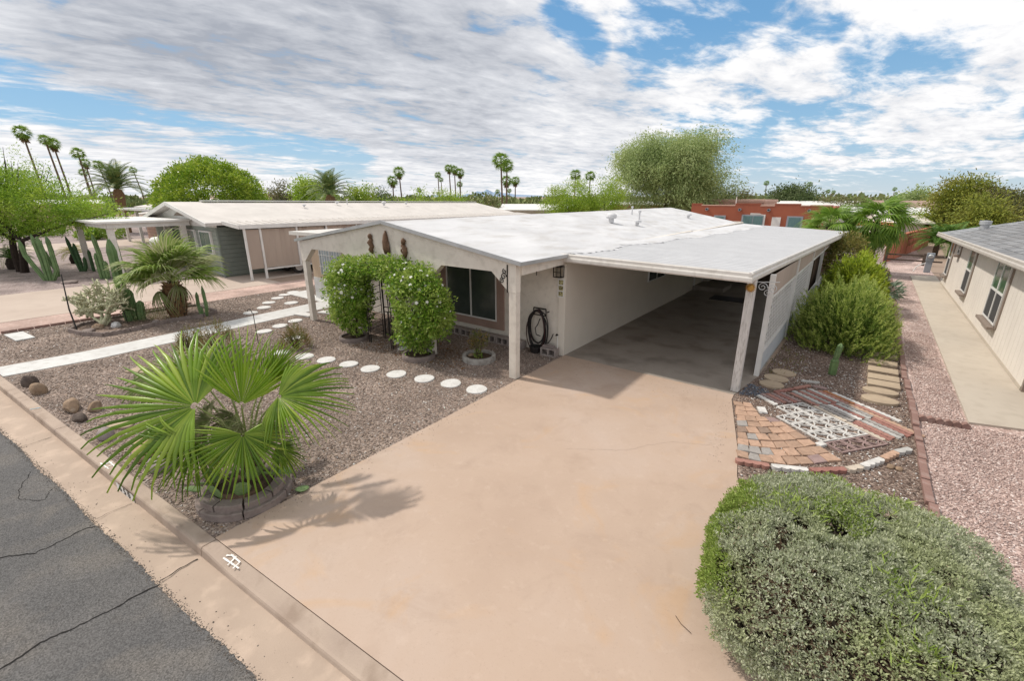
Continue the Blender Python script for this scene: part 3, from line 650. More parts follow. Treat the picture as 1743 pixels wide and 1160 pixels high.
# vents on the roof
def vent(kind, label, loc, s=1):
    mb = MB()
    if kind == 'dome':
        mb.lathe([(.09*s, 0), (.09*s, .14*s), (.16*s, .15*s), (.19*s, .2*s), (.17*s, .27*s), (.10*s, .32*s), (.03*s, .34*s)], 14)
    elif kind == 'cap': mb.lathe([(.06*s, 0), (.06*s, .1*s), (.15*s, .11*s), (.13*s, .17*s), (.03*s, .19*s)], 12)
    else: mb.lathe([(.035*s, 0), (.035*s, .34*s), (.06*s, .35*s), (.06*s, .42*s), (.02*s, .43*s)], 10)
    o = mb.build('roof_vent', M['roof'], house); 
    o.location = Vector(loc) - house.location; o['label'] = label; return o
vent('dome', 'round white turbine vent', (-7.12, 15.0, 2.64)); vent('pipe', 'white vent pipe', (-6.81, 16.7, 2.60)); vent('cap', 'low flat vent cap', (-6.5, 15.8, 2.54)); vent('cap', 'small vent cap far back', (-6.79, 22.5, 2.56)); vent('pipe', 'vent pipe near the ridge', (-8.0, 18.8, 2.78), .8)

# porch furniture: carvings, bracket, lantern, plaque, hose
def carving(x, z, h, style, label):
    t = thing('wood_carving', label, 'wall carving', (x, 6.775, z), 0, 'brown wood carvings on the gable'); mb = MB()
    if style == 0:
        mb.tube([(.02, -.02, 0), (-.03, -.03, .09), (.03, -.035, .17), (-.03, -.04, .26), (.02, -.035, .33), (-.01, -.03, .40)], [.03, .06, .055, .07, .045, .02], 8)
        mb.tube([(-.01, -.04, .36), (.0, -.045, .42), (.0, -.04, .47)], [.045, .055, .02], 8)
    elif style == 1:
        mb.tube([(0, -.02, 0), (.0, -.04, .12), (-.01, -.045, .28), (-.015, -.035, .42), (-.02, -.02, .52)], [.07, .085, .075, .05, .012], 8)
        mb.tube([(.07, -.03, 0), (.08, -.04, .14), (.06, -.03, .28)], [.03, .03, .015], 6)
    else:
        mb.tube([(-.05, -.02, 0), (.01, -.03, .05), (.05, -.035, .14), (.04, -.04, .22), (-.02, -.035, .28), (.0, -.03, .34)], [.03, .05, .055, .055, .05, .03], 8)
        mb.tube([(.0, -.04, .33), (.02, -.045, .39), (.0, -.04, .44)], [.05, .055, .02], 8); mb.tube([(-.02, -.04, .1), (-.07, -.05, .16), (-.05, -.05, .2)], .02, 6)
    mb.build('figure', M['wood'], t, smooth=True)
    return t
carving(-9.36, 2.20, .5, 0, 'left twisted brown wood figure on the gable wall'); carving(-8.78, 2.24, .55, 1, 'middle tall pointed brown wood figure on the gable wall'); carving(-8.18, 2.18, .48, 2, 'right curved brown wood figure on the gable wall')
def scroll(mb, c, r, turns, plane, w=.008, a0=0, sgn=1):
    pts = []
    for i in range(22):
        t = i/21; a = a0 + sgn*turns*2*PI*t; rr = r*(1-.8*t)
        u, v = rr*math.cos(a), rr*math.sin(a)
        pts.append(Vector(c) + (Vector((u, 0, v)) if plane == 'xz' else Vector((0, u, v))))
    mb.tube(pts, w, 5)
t = thing('scroll_bracket', 'black iron scroll bracket on the front post by the driveway', 'bracket', (-5.30, 6.77, 1.95)); mb = MB()
mb.bar((.03, 0, -.2), (.03, 0, .33), .016, .02); scroll(mb, (-.06, 0, .1), .07, 1.4, 'xz'); scroll(mb, (-.1, 0, 0.02), .06, 1.4, 'xz', a0=1); scroll(mb, (-.04, 0, .2), .05, 1.2, 'xz', a0=2); mb.build('scroll', M['black'], t)
t = thing('wall_lantern', 'black square lantern on the cream wall near the corner', 'lamp', (-5.20, FY, 1.83)); mb = MB()
for x_ in (-.09, .09):
    for y_ in (-.16, -.02): mb.box(x_-.008, x_+.008, y_-.008, y_+.008, 0, .22)
mb.box(-.1, .1, -.17, -.004, .22, .235); mb.box(-.1, .1, -.17, -.004, -.012, 0); mb.box(-.1, .1, -.172, -.166, .1, .112); mb.box(-.006, .006, -.172, -.166, 0, .22); mb.build('cage', M['black'], t)
MB().box(-.07, .07, -.14, -.03, .01, .2).build('pane', mat('amber lantern glass', (.35,.31,.24), (.25,.22,.18), 9, .3), t)
t = thing('tile_plaque', 'long white plaque of three picture tiles under the lantern', 'plaque', (-5.17, FY, 1.36)); MB().box(-.085, .085, -.028, -.003, 0, .42).build('frame', M['white'], t)
tm = mat('painted tile', (.45,.42,.22), (.10,.08,.04), 26, .35, 0, lo=.45, hi=.55)
for i in range(3): MB().box(-.055, .055, -.033, -.0285, .03+i*.13, .13+i*.13).build('tile', tm, t)
# hose on its wall hanger
t = thing('garden_hose', 'coiled black garden hose hanging on the cream wall', 'hose', (-5.72, FY-.10, .62)); 
for k in range(11):
    mb = MB(); pts = []; ph = rng.uniform(0, 6); ex = rng.uniform(-.03, .03); rx = rng.uniform(.19, .28); rz_ = rng.uniform(.38, .52)
    for i in range(41):
        a = 2*PI*i/40; pts.append((ex+rx*math.cos(a), -.02+.03*math.sin(a*2+ph)-.006*k+.03, rz_*math.sin(a)+(.38-rz_)+.02*math.sin(3*a+ph)))
    mb.tube(pts, .0115, 6, cap=False); mb.build('hose_loop', M['rubber'] if k % 4 else mat('dark red rubber', (.06,.02,.02), (.04,.015,.015), 5, .5), t, smooth=True)
mb = MB(); mb.tube([(.16, -.04, -.25), (.24, -.06, -.36), (.34, -.05, -.33), (.42, -.05, -.2), (.46, -.05, -.1)], .0115, 6); mb.tube([(.08, -.03, .2), (.02, -.03, .05), (-.05, -.03, -.05), (-.02, -.03, -.2), (.1, -.03, -.22)], .0115, 6); mb.build('hose_end', M['rubber'], t, smooth=True)
t = thing('hose_hanger', 'black square iron hose hanger on the cream wall', 'hose hanger', (-5.65, FY, 0)); mb = MB()
mb.bar((-.17, -.13, 1.06), (.17, -.13, 1.06), .02, .03); mb.bar((-.17, -.13, .9), (-.17, -.13, 1.06), .02, .02); mb.bar((.17, -.13, .9), (.17, -.13, 1.06), .02, .02); mb.bar((-.17, -.13, .9), (.17, -.13, .9), .02, .02); mb.bar((-.17, -.003, .98), (-.17, -.13, .98), .02, .02); mb.bar((.17, -.003, .98), (.17, -.13, .98), .02, .02); mb.build('frame', M['black'], t)
t = thing('hose_pot', 'small black pot under the coiled hose', 'pot', (-5.72, 8.42, 0)); MB().lathe([(.11, 0), (.15, .14), (.16, .14), (.155, .15), (.13, .15), (.11, .03)], 14).build('pot', M['rubber'], t)
t = thing('tap', 'thin white standpipe with a black tap by the wall corner', 'tap', (-5.17, 8.5, 0)); MB().tube([(0, 0, 0), (0, 0, .5)], .012, 8).build('pipe', M['white'], t); MB().tube([(0, 0, .5), (0, -.05, .53), (0, -.08, .5)], .018, 6).build('spout', M['black'], t)
# cinder blocks
def cinder_mesh():
    mb = MB(); W, H_, D = .39, .19, .19
    # face with two holes looking towards -Y : shell pieces
    for x0, x1 in ((0, .035), (.1775, .2125), (.355, .39)): mb.box(x0-W/2, x1-W/2, 0, D, .03, H_-.03)
    mb.box(-W/2, W/2, 0, D, 0, .03); mb.box(-W/2, W/2, 0, D, H_-.03, H_); mb.box(-W/2+.036, W/2-.036, D-.03, D-.002, .031, H_-.031)
    return mb.mesh('cinder_block', M['block'])
cm = cinder_mesh()
xs_ = [-6.28 - i*.405 for i in range(8)]
for i, x_ in enumerate(xs_):
    o = link('cinder_block', cm); o.location = (x_, 8.36+random.uniform(-.01, .01), 0); o.rotation_euler = (0, 0, random.uniform(-.03, .03))
    tag(o, f'grey cinder block under the front window, {ORD[i]} to the left of the porch corner post', 'cinder block', 'grey cinder blocks lined up under the front window')
for i, (x_, z_) in enumerate([(-5.32, 0)]):
    o = link('cinder_block', cm); o.location = (x_, 8.33, z_); o.rotation_euler = (0, 0, .1); tag(o, 'single grey cinder block under the tap at the wall corner', 'cinder block')
t = thing('block_cap', 'grey flat stone lying on the cinder block by the tap', 'stone', (-5.34, 8.43, .191)); MB().box(-.15, .12, -.07, .07, 0, .05).build('slab', M['rockgrey'], t, bevel=.008)

# ================================================================== CARPORT
cp = thing('carport', 'grey aluminium roofed carport on the right side of the cream house', 'carport', (-3.2, 8.7, 0))
CZ0, CZ1 = 2.30, 2.24     # deck height at the house, at the outer edge (front)
CB0, CB1 = 2.12, 1.97
def czz(x, y):
    s_ = (x+5.0)/3.7; t_ = (y-8.45)/(BY-8.45); return (CZ0+(CZ1-CZ0)*s_)*(1-t_) + (CB0+(CB1-CB0)*s_)*t_
def cxo(y): return -1.44 + (y-8.45)*(.72/17.55)
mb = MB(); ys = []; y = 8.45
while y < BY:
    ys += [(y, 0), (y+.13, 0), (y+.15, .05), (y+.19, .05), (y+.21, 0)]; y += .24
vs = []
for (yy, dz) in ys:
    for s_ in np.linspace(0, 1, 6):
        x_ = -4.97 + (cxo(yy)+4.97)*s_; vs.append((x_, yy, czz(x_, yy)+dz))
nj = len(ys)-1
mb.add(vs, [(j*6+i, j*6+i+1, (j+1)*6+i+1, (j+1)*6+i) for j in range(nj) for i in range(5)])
mb.mi = [1 if j % 5 in (1, 2, 3) else 0 for j in range(nj) for i in range(5)]  # ribs take a paler metal, sky reflection put into the colour
part('roof_deck', mb, [M['metalroof'], mat('rib metal with painted sheen', (.60,.605,.62), (.54,.545,.56), 2, .45)], cp)
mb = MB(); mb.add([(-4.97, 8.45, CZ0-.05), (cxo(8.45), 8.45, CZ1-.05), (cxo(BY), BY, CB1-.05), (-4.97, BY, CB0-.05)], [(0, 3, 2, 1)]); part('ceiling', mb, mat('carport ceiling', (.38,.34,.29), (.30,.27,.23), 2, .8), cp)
# white coating lapped over the joint with the house roof, uneven edge
mb = MB(); vs = []; r_ = random.Random(4)
yy = 8.5; k = 0
while yy < BY: 
    w_ = .10 + .75*(1/(1+math.exp(-(yy-14)*.5))) + .12*math.sin(yy*2.1) + r_.gauss(0, .05)
    vs += [(-5.06, yy, czz(-5.02, yy)+.085), (-4.94, yy, czz(-5.02, yy)+.075), (-4.94+w_, yy, czz(-5.02+w_, yy)+.046)]; yy += .11; k += 1
mb.add(vs, [(3*i+j, 3*i+1+j, 3*i+4+j, 3*i+3+j) for i in range(k-1) for j in range(2)]); part('roof_coating', mb, M['roof'], cp)
fm = M['fascia']
def gutter_profile(a, b, out):
    """rounded fascia trim from a to b, out = outward unit"""
    mb = MB(); a, b, o_ = Vector(a), Vector(b), Vector(out); pr = [(0, .045), (.03, .05), (.045, .03), (.045, -.02), (.06, -.05), (.06, -.10), (.045, -.125), (0, -.13)]
    vs = [p + o_*u + Vector((0, 0, v)) for p in (a, b) for u, v in pr]; n = len(pr)
    mb.add(vs, [(i, (i+1) % n, n+(i+1) % n, n+i) for i in range(n)] + [tuple(range(n-1, -1, -1)), tuple(range(n, 2*n))]); return mb
part('front_fascia', gutter_profile((-5.12, 8.45, CZ0+.005), (cxo(8.45)+.06, 8.45, CZ1+.005), (0, -1, 0)), fm, cp)
part('side_fascia', gutter_profile((cxo(8.4), 8.40, CZ1+.008), (cxo(BY), BY, CB1+.008), (1, 0, 0)), fm, cp)
part('post', MB().hexa([(-1.52, 8.80, 0), (-1.38, 8.80, 0), (-1.38, 8.94, 0), (-1.52, 8.94, 0), (-1.52, 8.80, 2.14), (-1.38, 8.80, 2.14), (-1.38, 8.94, 2.14), (-1.52, 8.94, 2.14)]), M['whitepost'], cp, bevel=.006)
ex_ = lambda y: -1.28 + (y-9.9)*.010      # line of the side screen
for y_ in (9.95, 13.4, 16.9, 20.4, 24.0):
    part('post', MB().box(ex_(y_)-.045, ex_(y_)+.045, y_-.045, y_+.045, 0, 2.08 if y_ < 15 else 1.9), M['white'], cp)
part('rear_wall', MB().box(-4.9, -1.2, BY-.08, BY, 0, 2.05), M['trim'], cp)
part('side_beam', MB().hexa([(-1.50, 8.95, 2.10), (-1.40, 8.95, 2.10), (-1.15, 25.9, 1.84), (-1.25, 25.9, 1.84), (-1.50, 8.95, 2.18), (-1.40, 8.95, 2.18), (-1.15, 25.9, 1.93), (-1.25, 25.9, 1.93)]), M['white'], cp)
# side: fabric band, lattice, corrugated skirt
seg = [9.995, 13.355, 16.855, 20.355, 23.955]
for a, b in zip(seg[:-1], seg[1:]):
    a += .0; b -= .0; t0 = czz(-1.2, a)-.16; t1 = czz(-1.2, b)-.16
    part('screen_panel', MB().prism([(ex_(a)-.012, a+.05), (ex_(a)+.012, a+.05), (ex_(b)+.012, b), (ex_(b)-.012, b)], [1.63, 1.63, 1.63, 1.63], [t0, t0, t1, t1]), M['screen'], cp)
    rl = MB(); rl.bar((ex_(a), a+.05, 1.595), (ex_(b), b, 1.595), .04, .05); rl.bar((ex_(a), a+.05, .46), (ex_(b), b, .46), .04, .05); part('rail', rl, M['white'], cp)
    sk = MB(); yy = a+.05; vv = []
    while yy < b: vv += [(ex_(yy)+.018*(len(vv)//2 % 2), yy, .02), (ex_(yy)+.018*(len(vv)//2 % 2), yy, .44)]; yy += .035
    sk.add(vv, [(2*i, 2*i+1, 2*i+3, 2*i+2) for i in range(len(vv)//2-1)]); part('skirt_panel', sk, mat('pale blue grey metal', (.50,.53,.56), (.42,.45,.48), 2, .5), cp)
slat_m = M['white']; zt = 1.57; zb_ = .485
for sgn in (1, -1):
    y0 = seg[0]+.05 - (0 if sgn > 0 else 0); st = .19; k = 0; y_ = seg[0]+.05 - (zt-zb_)
    while y_ < 17.0:
        # slat from (y_, zb) going up at 45 degrees
        if sgn > 0: a = [y_, zb_]; b = [y_+(zt-zb_), zt]
        else: a = [y_+(zt-zb_), zb_]; b = [y_, zt]
        def clipy(p, q, lo_, hi_):
            p, q = list(p), list(q)
            for e_ in (p, q):
                o__ = q if e_ is p else p
                if e_[0] < lo_: 
                    f = (lo_-e_[0])/(o__[0]-e_[0]) if o__[0] != e_[0] else 0; e_[1] += (o__[1]-e_[1])*f; e_[0] = lo_
                if e_[0] > hi_:
                    f = (hi_-e_[0])/(o__[0]-e_[0]) if o__[0] != e_[0] else 0; e_[1] += (o__[1]-e_[1])*f; e_[0] = hi_
            return p, q
        if max(a[0], b[0]) > seg[0]+.09 and min(a[0], b[0]) < 16.8:
            p, q = clipy(a, b, seg[0]+.05, 16.85); xo = ex_(p[0]) + (.008 if sgn > 0 else -.004)
            part('lattice_slat', MB().bar((xo, p[0], p[1]), (ex_(q[0])+(.008 if sgn > 0 else -.004), q[0], q[1]), .008, .022, up=(0, -1 if sgn > 0 else 1, 1)), slat_m, cp)
        y_ += st
# stored things in the dark back of the carport
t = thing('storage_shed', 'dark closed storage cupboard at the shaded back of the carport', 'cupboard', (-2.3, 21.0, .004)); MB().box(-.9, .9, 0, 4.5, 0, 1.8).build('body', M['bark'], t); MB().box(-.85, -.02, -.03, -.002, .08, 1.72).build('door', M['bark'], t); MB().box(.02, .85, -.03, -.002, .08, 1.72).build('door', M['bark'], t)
t = thing('doormat', 'dark rubber mat on the carport floor by the door step', 'mat', (-3.5, 17.4, .004)); MB().box(-.6, .6, -.4, .4, 0, .015).build('mat', M['rubber'], t)
# sun ornament and scroll on the front carport post
t = thing('sun_ornament', 'rusty orange sun face ornament on the carport post', 'ornament', (-1.45, 8.795, 1.98)); mb = MB(); mo = mat('rusty gold metal', (.42,.22,.05), (.55,.33,.10), 12, .5, metal=.3)
k = 32; vs = [(0, -.035, 0)]
for i in range(k): a = 2*PI*i/k; rr = .095 if i % 2 == 0 else .058; vs.append((rr*math.cos(a), -.008, rr*math.sin(a)))
mb.add(vs, [(0, 1+i, 1+(i+1) % k) for i in range(k)]); mb.build('rays', mo, t)
mb = MB(); mb.lathe([(.05, 0), (.048, .012), (.03, .022), (.008, .026)], 14); o = mb.build('face', mo, t, smooth=True); o.rotation_euler = (PI/2, 0, 0); o.location = (0, -.022, 0)
t = thing('iron_scroll', 'grey iron scrollwork bracket between the two carport posts', 'bracket', (-1.37, 8.87, 1.98)); mb = MB()
mb.bar((.0, 0, .1), (.34, 0, .13), .012, .012); scroll(mb, (.09, 0, .02), .08, 1.5, 'xz', .007); scroll(mb, (.25, 0, 0), .08, 1.5, 'xz', .007, a0=PI, sgn=-1); scroll(mb, (.18, 0, -.08), .06, 1.3, 'xz', .006, a0=1); mb.build('scroll', M['alu'], t)

# ================================================================== FRONT YARD
def disc(name, m, loc, r, seed, h=.022, sx=1, sy=1, lumpy=.02):
    rr_ = random.Random(seed); n = 26; mb = MB(); ph = rr_.uniform(0, 6)
    prof = lambda s_, z: [((r*s_*(1+lumpy*math.sin(3*2*PI*i/n+ph)+lumpy*.6*math.sin(5*2*PI*i/n)))*math.cos(2*PI*i/n)*sx, (r*s_*(1+lumpy*math.sin(3*2*PI*i/n+ph)))*math.sin(2*PI*i/n)*sy, z) for i in range(n)]
    vs = prof(1, -.02) + prof(1, h-.008) + prof(.96, h)
    mb.add(vs, [(j*n+i, j*n+(i+1) % n, (j+1)*n+(i+1) % n, (j+1)*n+i) for j in range(2) for i in range(n)] + [tuple(2*n+i for i in range(n))])
    o = mb.build(name, m); o.location = loc; o.rotation_euler = (rr_.gauss(0, .015), rr_.gauss(0, .015), rr_.uniform(0, 6) if sx == sy else 0); return o
grp = 'white round stepping stones'
row = [(-5.36,5.93),(-5.95,5.84),(-6.55,5.69),(-7.19,5.51),(-7.88,5.37),(-8.49,5.26),(-9.12,5.11),(-9.73,4.94),(-10.44,4.76)]
for i, (x_, y_) in enumerate(row):
    o = disc('stepping_stone', M['whitestone'], (x_, y_, 0), .20, i); tag(o, f'white round stepping stone, {ORD[i]} from the driveway in the long row', 'stepping stone', grp)
row = [(-11.3,5.5),(-12.55,5.36),(-12.75,5.9),(-12.95,6.45)]
row2 = [(-15.0,6.1),(-15.4,6.7),(-16.0,7.15),(-16.5,7.7),(-16.85,8.15),(-17.1,8.6)]
for i, (x_, y_) in enumerate(row): o = disc('stepping_stone', M['whitestone'], (x_, y_, 0), .20, 30+i); tag(o, f'white round stepping stone, {ORD[i]} behind the black hook before the white walk', 'stepping stone', grp)
for i, (x_, y_) in enumerate(row2): o = disc('stepping_stone', M['whitestone'], (x_, y_, 0), .21, 50+i); tag(o, f'white round stepping stone, {ORD[i]} from the white walk towards the pink gravel', 'stepping stone', grp)
o = disc('stepping_stone', M['whitestone'], (-15.35, 7.6, 0), .22, 77); tag(o, 'lone white round stepping stone close to the walk left of the porch post', 'stepping stone', grp)
o = disc('stepping_stone', M['whitestone'], (-8.9, 7.05, 0), .2, 78); tag(o, 'greyed round stepping stone under the garden gate arch', 'stepping stone', grp)
o = disc('stepping_stone', M['whitestone'], (-8.4, 6.7, 0), .13, 79); tag(o, 'small pale round stone beside the right vine planter', 'stepping stone', grp)
t = thing('paving_slab', 'flat buff slab lying on gravel behind the front palm', 'slab', (-11.64, 2.41, 0), .5); MB().box(-.25, .25, -.16, .16, 0, .03).build('slab', M['tanstone'], t, bevel=.006)
t = thing('paving_slab', 'white slab on the gravel at the far left edge of the yard', 'slab', (-17.2, 1.25, 0), .1); MB().box(-.45, .55, -.18, .18, 0, .03).build('slab', M['whitewalk'], t, bevel=.006)
for i, (x_, y_, a_) in enumerate([(-13.35, 7.0, .2), (-13.0, 7.6, .3)]):
    t = thing('paving_slab', ['pale slab lying just left of the left porch post', 'second pale slab behind the left porch post'][i], 'slab', (x_, y_, 0), a_); MB().box(-.35, .3, -.15, .15, 0, .04).build('slab', M['whitestone'], t, bevel=.006)

# rocks along the kerb
rocks = [(-12.4,.85,.17,.12,.15,'rockdark','dark brown lumpy rock nearest the white walk beside the kerb'),(-11.75,.86,.14,.12,.15,'rockbrown','tan brown knobbly rock next to the darkest kerb rock'),
 (-10.35,1.08,.27,.12,.15,'rockbrown','long brown flat rock lying along the kerb'),(-10.0,1.32,.14,.11,.13,'rockbrown','small brown round rock behind the long flat rock'),(-9.75,1.07,.18,.10,.08,'rockdark','low dark stone in front of the small brown rock'),
 (-8.66,1.16,.20,.11,.11,'rockgrey','smooth mauve oval boulder beside the kerb'),(-7.62,1.40,.34,.17,.14,'rocktan','long orange tan rock under the left palm leaves'),(-7.05,1.42,.30,.18,.10,'rockgrey','grey flat rock beside the palm bed near the number'),
 (-5.05,1.75,.035,.03,.03,'rocktan','small orange pebble beside the palm bed edging')]
for i, (x_, y_, a, b, c, m, lb) in enumerate(rocks):
    sm = m == 'rockgrey'; o = blobrock('rock', M[m], (x_, y_, -.01), (a, b, c), i+3, amp=.05 if sm else .2, sub=3); o.rotation_euler.z = random.uniform(-.5, .5); tag(o, lb, 'rock', 'rocks beside the kerb')
    if sm: o.data.polygons.foreach_set('use_smooth', [True]*len(o.data.polygons))
o = disc('flat_stone', M['tanstone'], (-8.95, 1.40, 0), .2, 5, .03, 1.15, .6); o.rotation_euler.z = .4; tag(o, 'thin buff oval stone behind the smooth mauve boulder', 'stone')

# fan palm fronds ---------------------------------------------------
M['fan'] = islandmat('fan palm leaf', [(.10,.19,.015),(.24,.40,.03),(.42,.54,.08),(.15,.29,.02),(.32,.47,.05)], .34, .38, .5)
M['fanbright'] = islandmat('bright fan palm leaf', [(.24,.42,.02),(.36,.54,.035),(.46,.60,.07),(.28,.46,.025)], .34, .45, .5)
M['fandry'] = islandmat('pale dry fan palm leaf', [(.30,.30,.16),(.20,.26,.08),(.38,.34,.22),(.16,.24,.06)], .6, .3)
M['stalk'] = mat('green leaf stalk', (.26,.31,.10), (.20,.22,.09), 6, .5)
def fan_arrays(R_, nseg=38, span=R(260), split=.5, droop=.25, pleat=.012, seed=0, wmul=1.0, tipdroop=.25, gravity=None, edge=.28):
    """blade in local frame: hub at origin, axis +X, normal +Z; returns verts, faces"""
    r = random.Random(seed); V = []; F = []
    for i in range(nseg):
        a = -span/2 + span*(i+.5)/nseg + r.gauss(0, .012); rel = abs(a)/(span/2)
        Ls = R_*(1-edge*rel**1.5)*r.uniform(.9, 1.05); hwid = span/nseg/2*wmul
        c, s_ = math.cos(a), math.sin(a); tx, ty = -s_, c
        rs = [.04, .28, split, split+.22, .88, 1.0]; ws = [hwid*.04*1.0, hwid*.28, hwid*split*1.02, hwid*split*.72, hwid*split*.32, .002]
        td = r.uniform(.3, 1.6)*tipdroop; b = len(V)
        sw = r.gauss(0, .03)
        for j, (q, w_) in enumerate(zip(rs, ws)):
            rr_ = q*Ls; w_ = w_*R_ if j < 5 else .0015
            z = -droop*R_*q*q - td*R_*max(0, q-.62)**2*2.5 + .10*R_*q*(1-q)*2
            lat = sw*R_*max(0, q-.5)**2*4
            px, py = rr_*c + tx*lat, rr_*s_ + ty*lat
            pz = pleat*min(1, q*3)*(1 if j < 4 else .5)
            V += [(px+tx*w_, py+ty*w_, z-pz), (px, py, z+pz), (px-tx*w_, py-ty*w_, z-pz)]
        for j in range(5):
            k = b+3*j; F += [(k, k+1, k+4, k+3), (k+1, k+2, k+5, k+4)]
    return np.array(V), np.array(F)
def frame(axis, normal):
    x = Vector(axis).normalized(); z = Vector(normal); z = (z - x*z.dot(x)).normalized(); y = z.cross(x); return Matrix((x, y, z)).transposed()

# the big front palm
PB = Vector((-5.55, 1.95, 0))
bed = thing('palm_bed_edging', 'two tier ring of brown edging blocks round the front palm', 'edging', (-5.50, 1.82, 0))
def arc_block(mb, r0, r1, a0, a1, z0, z1, n=5, scal=0):
    vs = []
    for i in range(n+1):
        a = a0 + (a1-a0)*i/n; ro = r1*(1+scal*abs(math.sin(i*PI/2)))
        for r_, z_ in ((r0, z0), (ro, z0), (ro, z1-.01), (ro-.012, z1), (r0+.01, z1), (r0, z1-.01)): vs.append((r_*math.cos(a), r_*math.sin(a), z_))
    mb.add(vs, [(i*6+j, i*6+(j+1) % 6, (i+1)*6+(j+1) % 6, (i+1)*6+j) for i in range(n) for j in range(6)] + [tuple(range(5, -1, -1)), tuple(n*6+j for j in range(6))]); return mb
for k in range(6):
    a0 = -2.55 + k*1.045; arc_block(MB(), .40, .52, a0+.015, a0+1.03, 0, .09, 9).build('edging_block', M['planter'], bed)
for k in range(9):
    a0 = -2.5 + k*.69; o = arc_block(MB(), .33, .47, a0+.02, a0+.66, .092, .165+.004*(k % 3), 4).build('edging_block', M['planter'], bed); o.rotation_euler = (random.gauss(0, .015), random.gauss(0, .015), 0)
MB().lathe([(.36, 0), (.36, .11), (.1, .14)], 16).build('soil', M['soil'], bed)
palm = thing('fan_palm', 'large young fan palm with wide bright green leaves in the brick ring by the driveway', 'palm', PB)
CR = Vector((-5.62, 1.98, .50))
# stem: ragged short trunk
mb = MB(); mb.tube([Vector((-5.55, 1.95, .1))-PB, Vector((-5.58, 1.96, .3))-PB, CR-PB], [.10, .11, .07], 10); mb.build('trunk', M['bark'], palm)
for k in range(14):
    a = k*2.4; z_ = .15+.025*k; mb = MB(); b0 = Vector((-.02+.08*math.cos(a), .08*math.sin(a), z_)); mb.tube([b0, b0+Vector((math.cos(a)*.1, math.sin(a)*.1, .12))], [.035, .008], 6); mb.build('leaf_base', M['rockbrown'], palm)
# fronds: (hub pixel, hub nearer/farther), (tip pixel, offset), normal tilt, radius scale
depth0 = (Matrix.Rotation(-YAW, 3, 'Z') @ (CR-Vector((0, 0, CAM_H)))); D0 = depth0.y*math.cos(PITCH) - depth0.z*math.sin(PITCH)
camback = -ray(400, 700).normalized()
fr = [  # hubx, huby, dD, tipx, tipy, dD, mat, span, normal bias(up weight), droop
 (333,692,-.25,150,660,-.15,'fan',235,.25,.10),
 (411,690,-.10,430,548,.15,'fanbright',120,-.10,.02),
 (350,655,.25,280,583,.35,'fanbright',80,.1,.03),
 (474,676,-.05,600,690,-.05,'fan',200,.6,.12),
 (413,740,-.35,418,860,-.50,'fan',230,.0,.05),
 (332,752,-.35,262,850,-.40,'fan',190,.1,.08),
 (305,640,.45,215,635,.6,'fandry',150,.8,.15),
 (462,640,.30,520,585,.45,'fanbright',130,.3,.10),
 (380,640,.5,370,560,.9,'fandry',150,.2,.10),
 (470,760,-.1,520,800,.1,'fan',130,.6,.2),
 (360,715,.1,300,740,.2,'fandry',160,.8,.2),
 (400,705,.2,350,760,.1,'fandry',150,.6,.15),
 (440,665,.4,478,575,.5,'fanbright',90,.2,.1),
 (430,740,.3,500,745,.4,'fandry',130,.8,.2),
]
for i, (hx, hy, dd, tx_, ty_, td, m, sp_, ub, drp) in enumerate(fr):
    Hh = dp(hx, hy, D0+dd-.22); T = dp(tx_, ty_, D0+td-.22); ax = T-Hh; R_ = ax.length
    nrm_ = camback + Vector((0, 0, ub)); Mx = frame(ax, nrm_); Vv, Ff = fan_arrays(R_, 38 if sp_ > 180 else 28, R(sp_), .42, drp*.4, .020, i, .96, .14, edge=.42)
    W_ = Vv @ np.array(Mx.transposed()) + np.array(Hh-PB)
    rr_ = np.linalg.norm(Vv[:, :2], axis=1)/R_; W_[:, 2] -= .06*R_*np.maximum(0, rr_-.45)**2*2
    f_ = link('frond', npmesh('frond', W_, Ff, M[m]), palm)
    c0 = CR-PB; h0 = Hh-PB; mid = (c0+h0)/2 + Vector((0, 0, .10)); mb = MB(); mb.tube([c0-Vector((0,0,.1)), c0.lerp(mid, .6), mid, mid.lerp(h0, .6), h0], [.018, .015, .012, .010, .007], 6); mb.build('stalk', M['stalk'], f_)
# dry threads hanging in the crown
P = np.array([[random.gauss(-.0, .16), random.gauss(0, .16), random.uniform(.45, .95)] for _ in range(500)]); V, F = leaves(P, np.tile([0, 0, -.2], (500, 1)), .26, .03, .8); tag(link('leaf_threads', npmesh('threads', V, F, M['fandry']), palm), kind='stuff')
# prickly pear in the ring and on the gravel
M['pad'] = mat('prickly pear pad', (.17,.26,.10), (.11,.19,.07), 7, .6, .2, 60, c3=(.35,.33,.20), s3=14, amt3=.5)
def pad(parent, loc, s, axis_ang, tilt, ang):
    mb = MB(); mb.lathe([(.01, -.5), (.22, -.42), (.40, -.2), (.46, .05), (.42, .28), (.28, .44), (.05, .5)], 14, sy=.16)
    o = mb.build('pad', M['pad'], parent, smooth=True); o.scale = (s, s, s); o.rotation_euler = (tilt, ang, axis_ang); o.location = loc; return o
pear = thing('prickly_pear', 'prickly pear cactus pads crowded at the foot of the front palm', 'cactus', (-5.55, 1.75, .15))
for x_, y_, z_, s_, a, t_, g_ in [(-.28,-.15,.05,.22,.4,.5,.3),(-.12,-.28,.12,.20,.9,.9,.2),(.12,-.26,.10,.22,.2,.3,-.3),(.30,-.05,.1,.2,1.2,.2,.5),(-.34,-.32,-.02,.24,.5,1.1,.2),(.02,-.22,.25,.2,.6,.1,.1),(.25,.12,.2,.22,1.5,.4,.3),(-.2,-.12,.28,.2,.1,.2,.2),(.36,.28,.16,.24,.7,.9,.1),(.48,.38,.2,.24,.4,1.2,.2)]: pad(pear, (x_, y_, z_), s_, a, t_, g_)
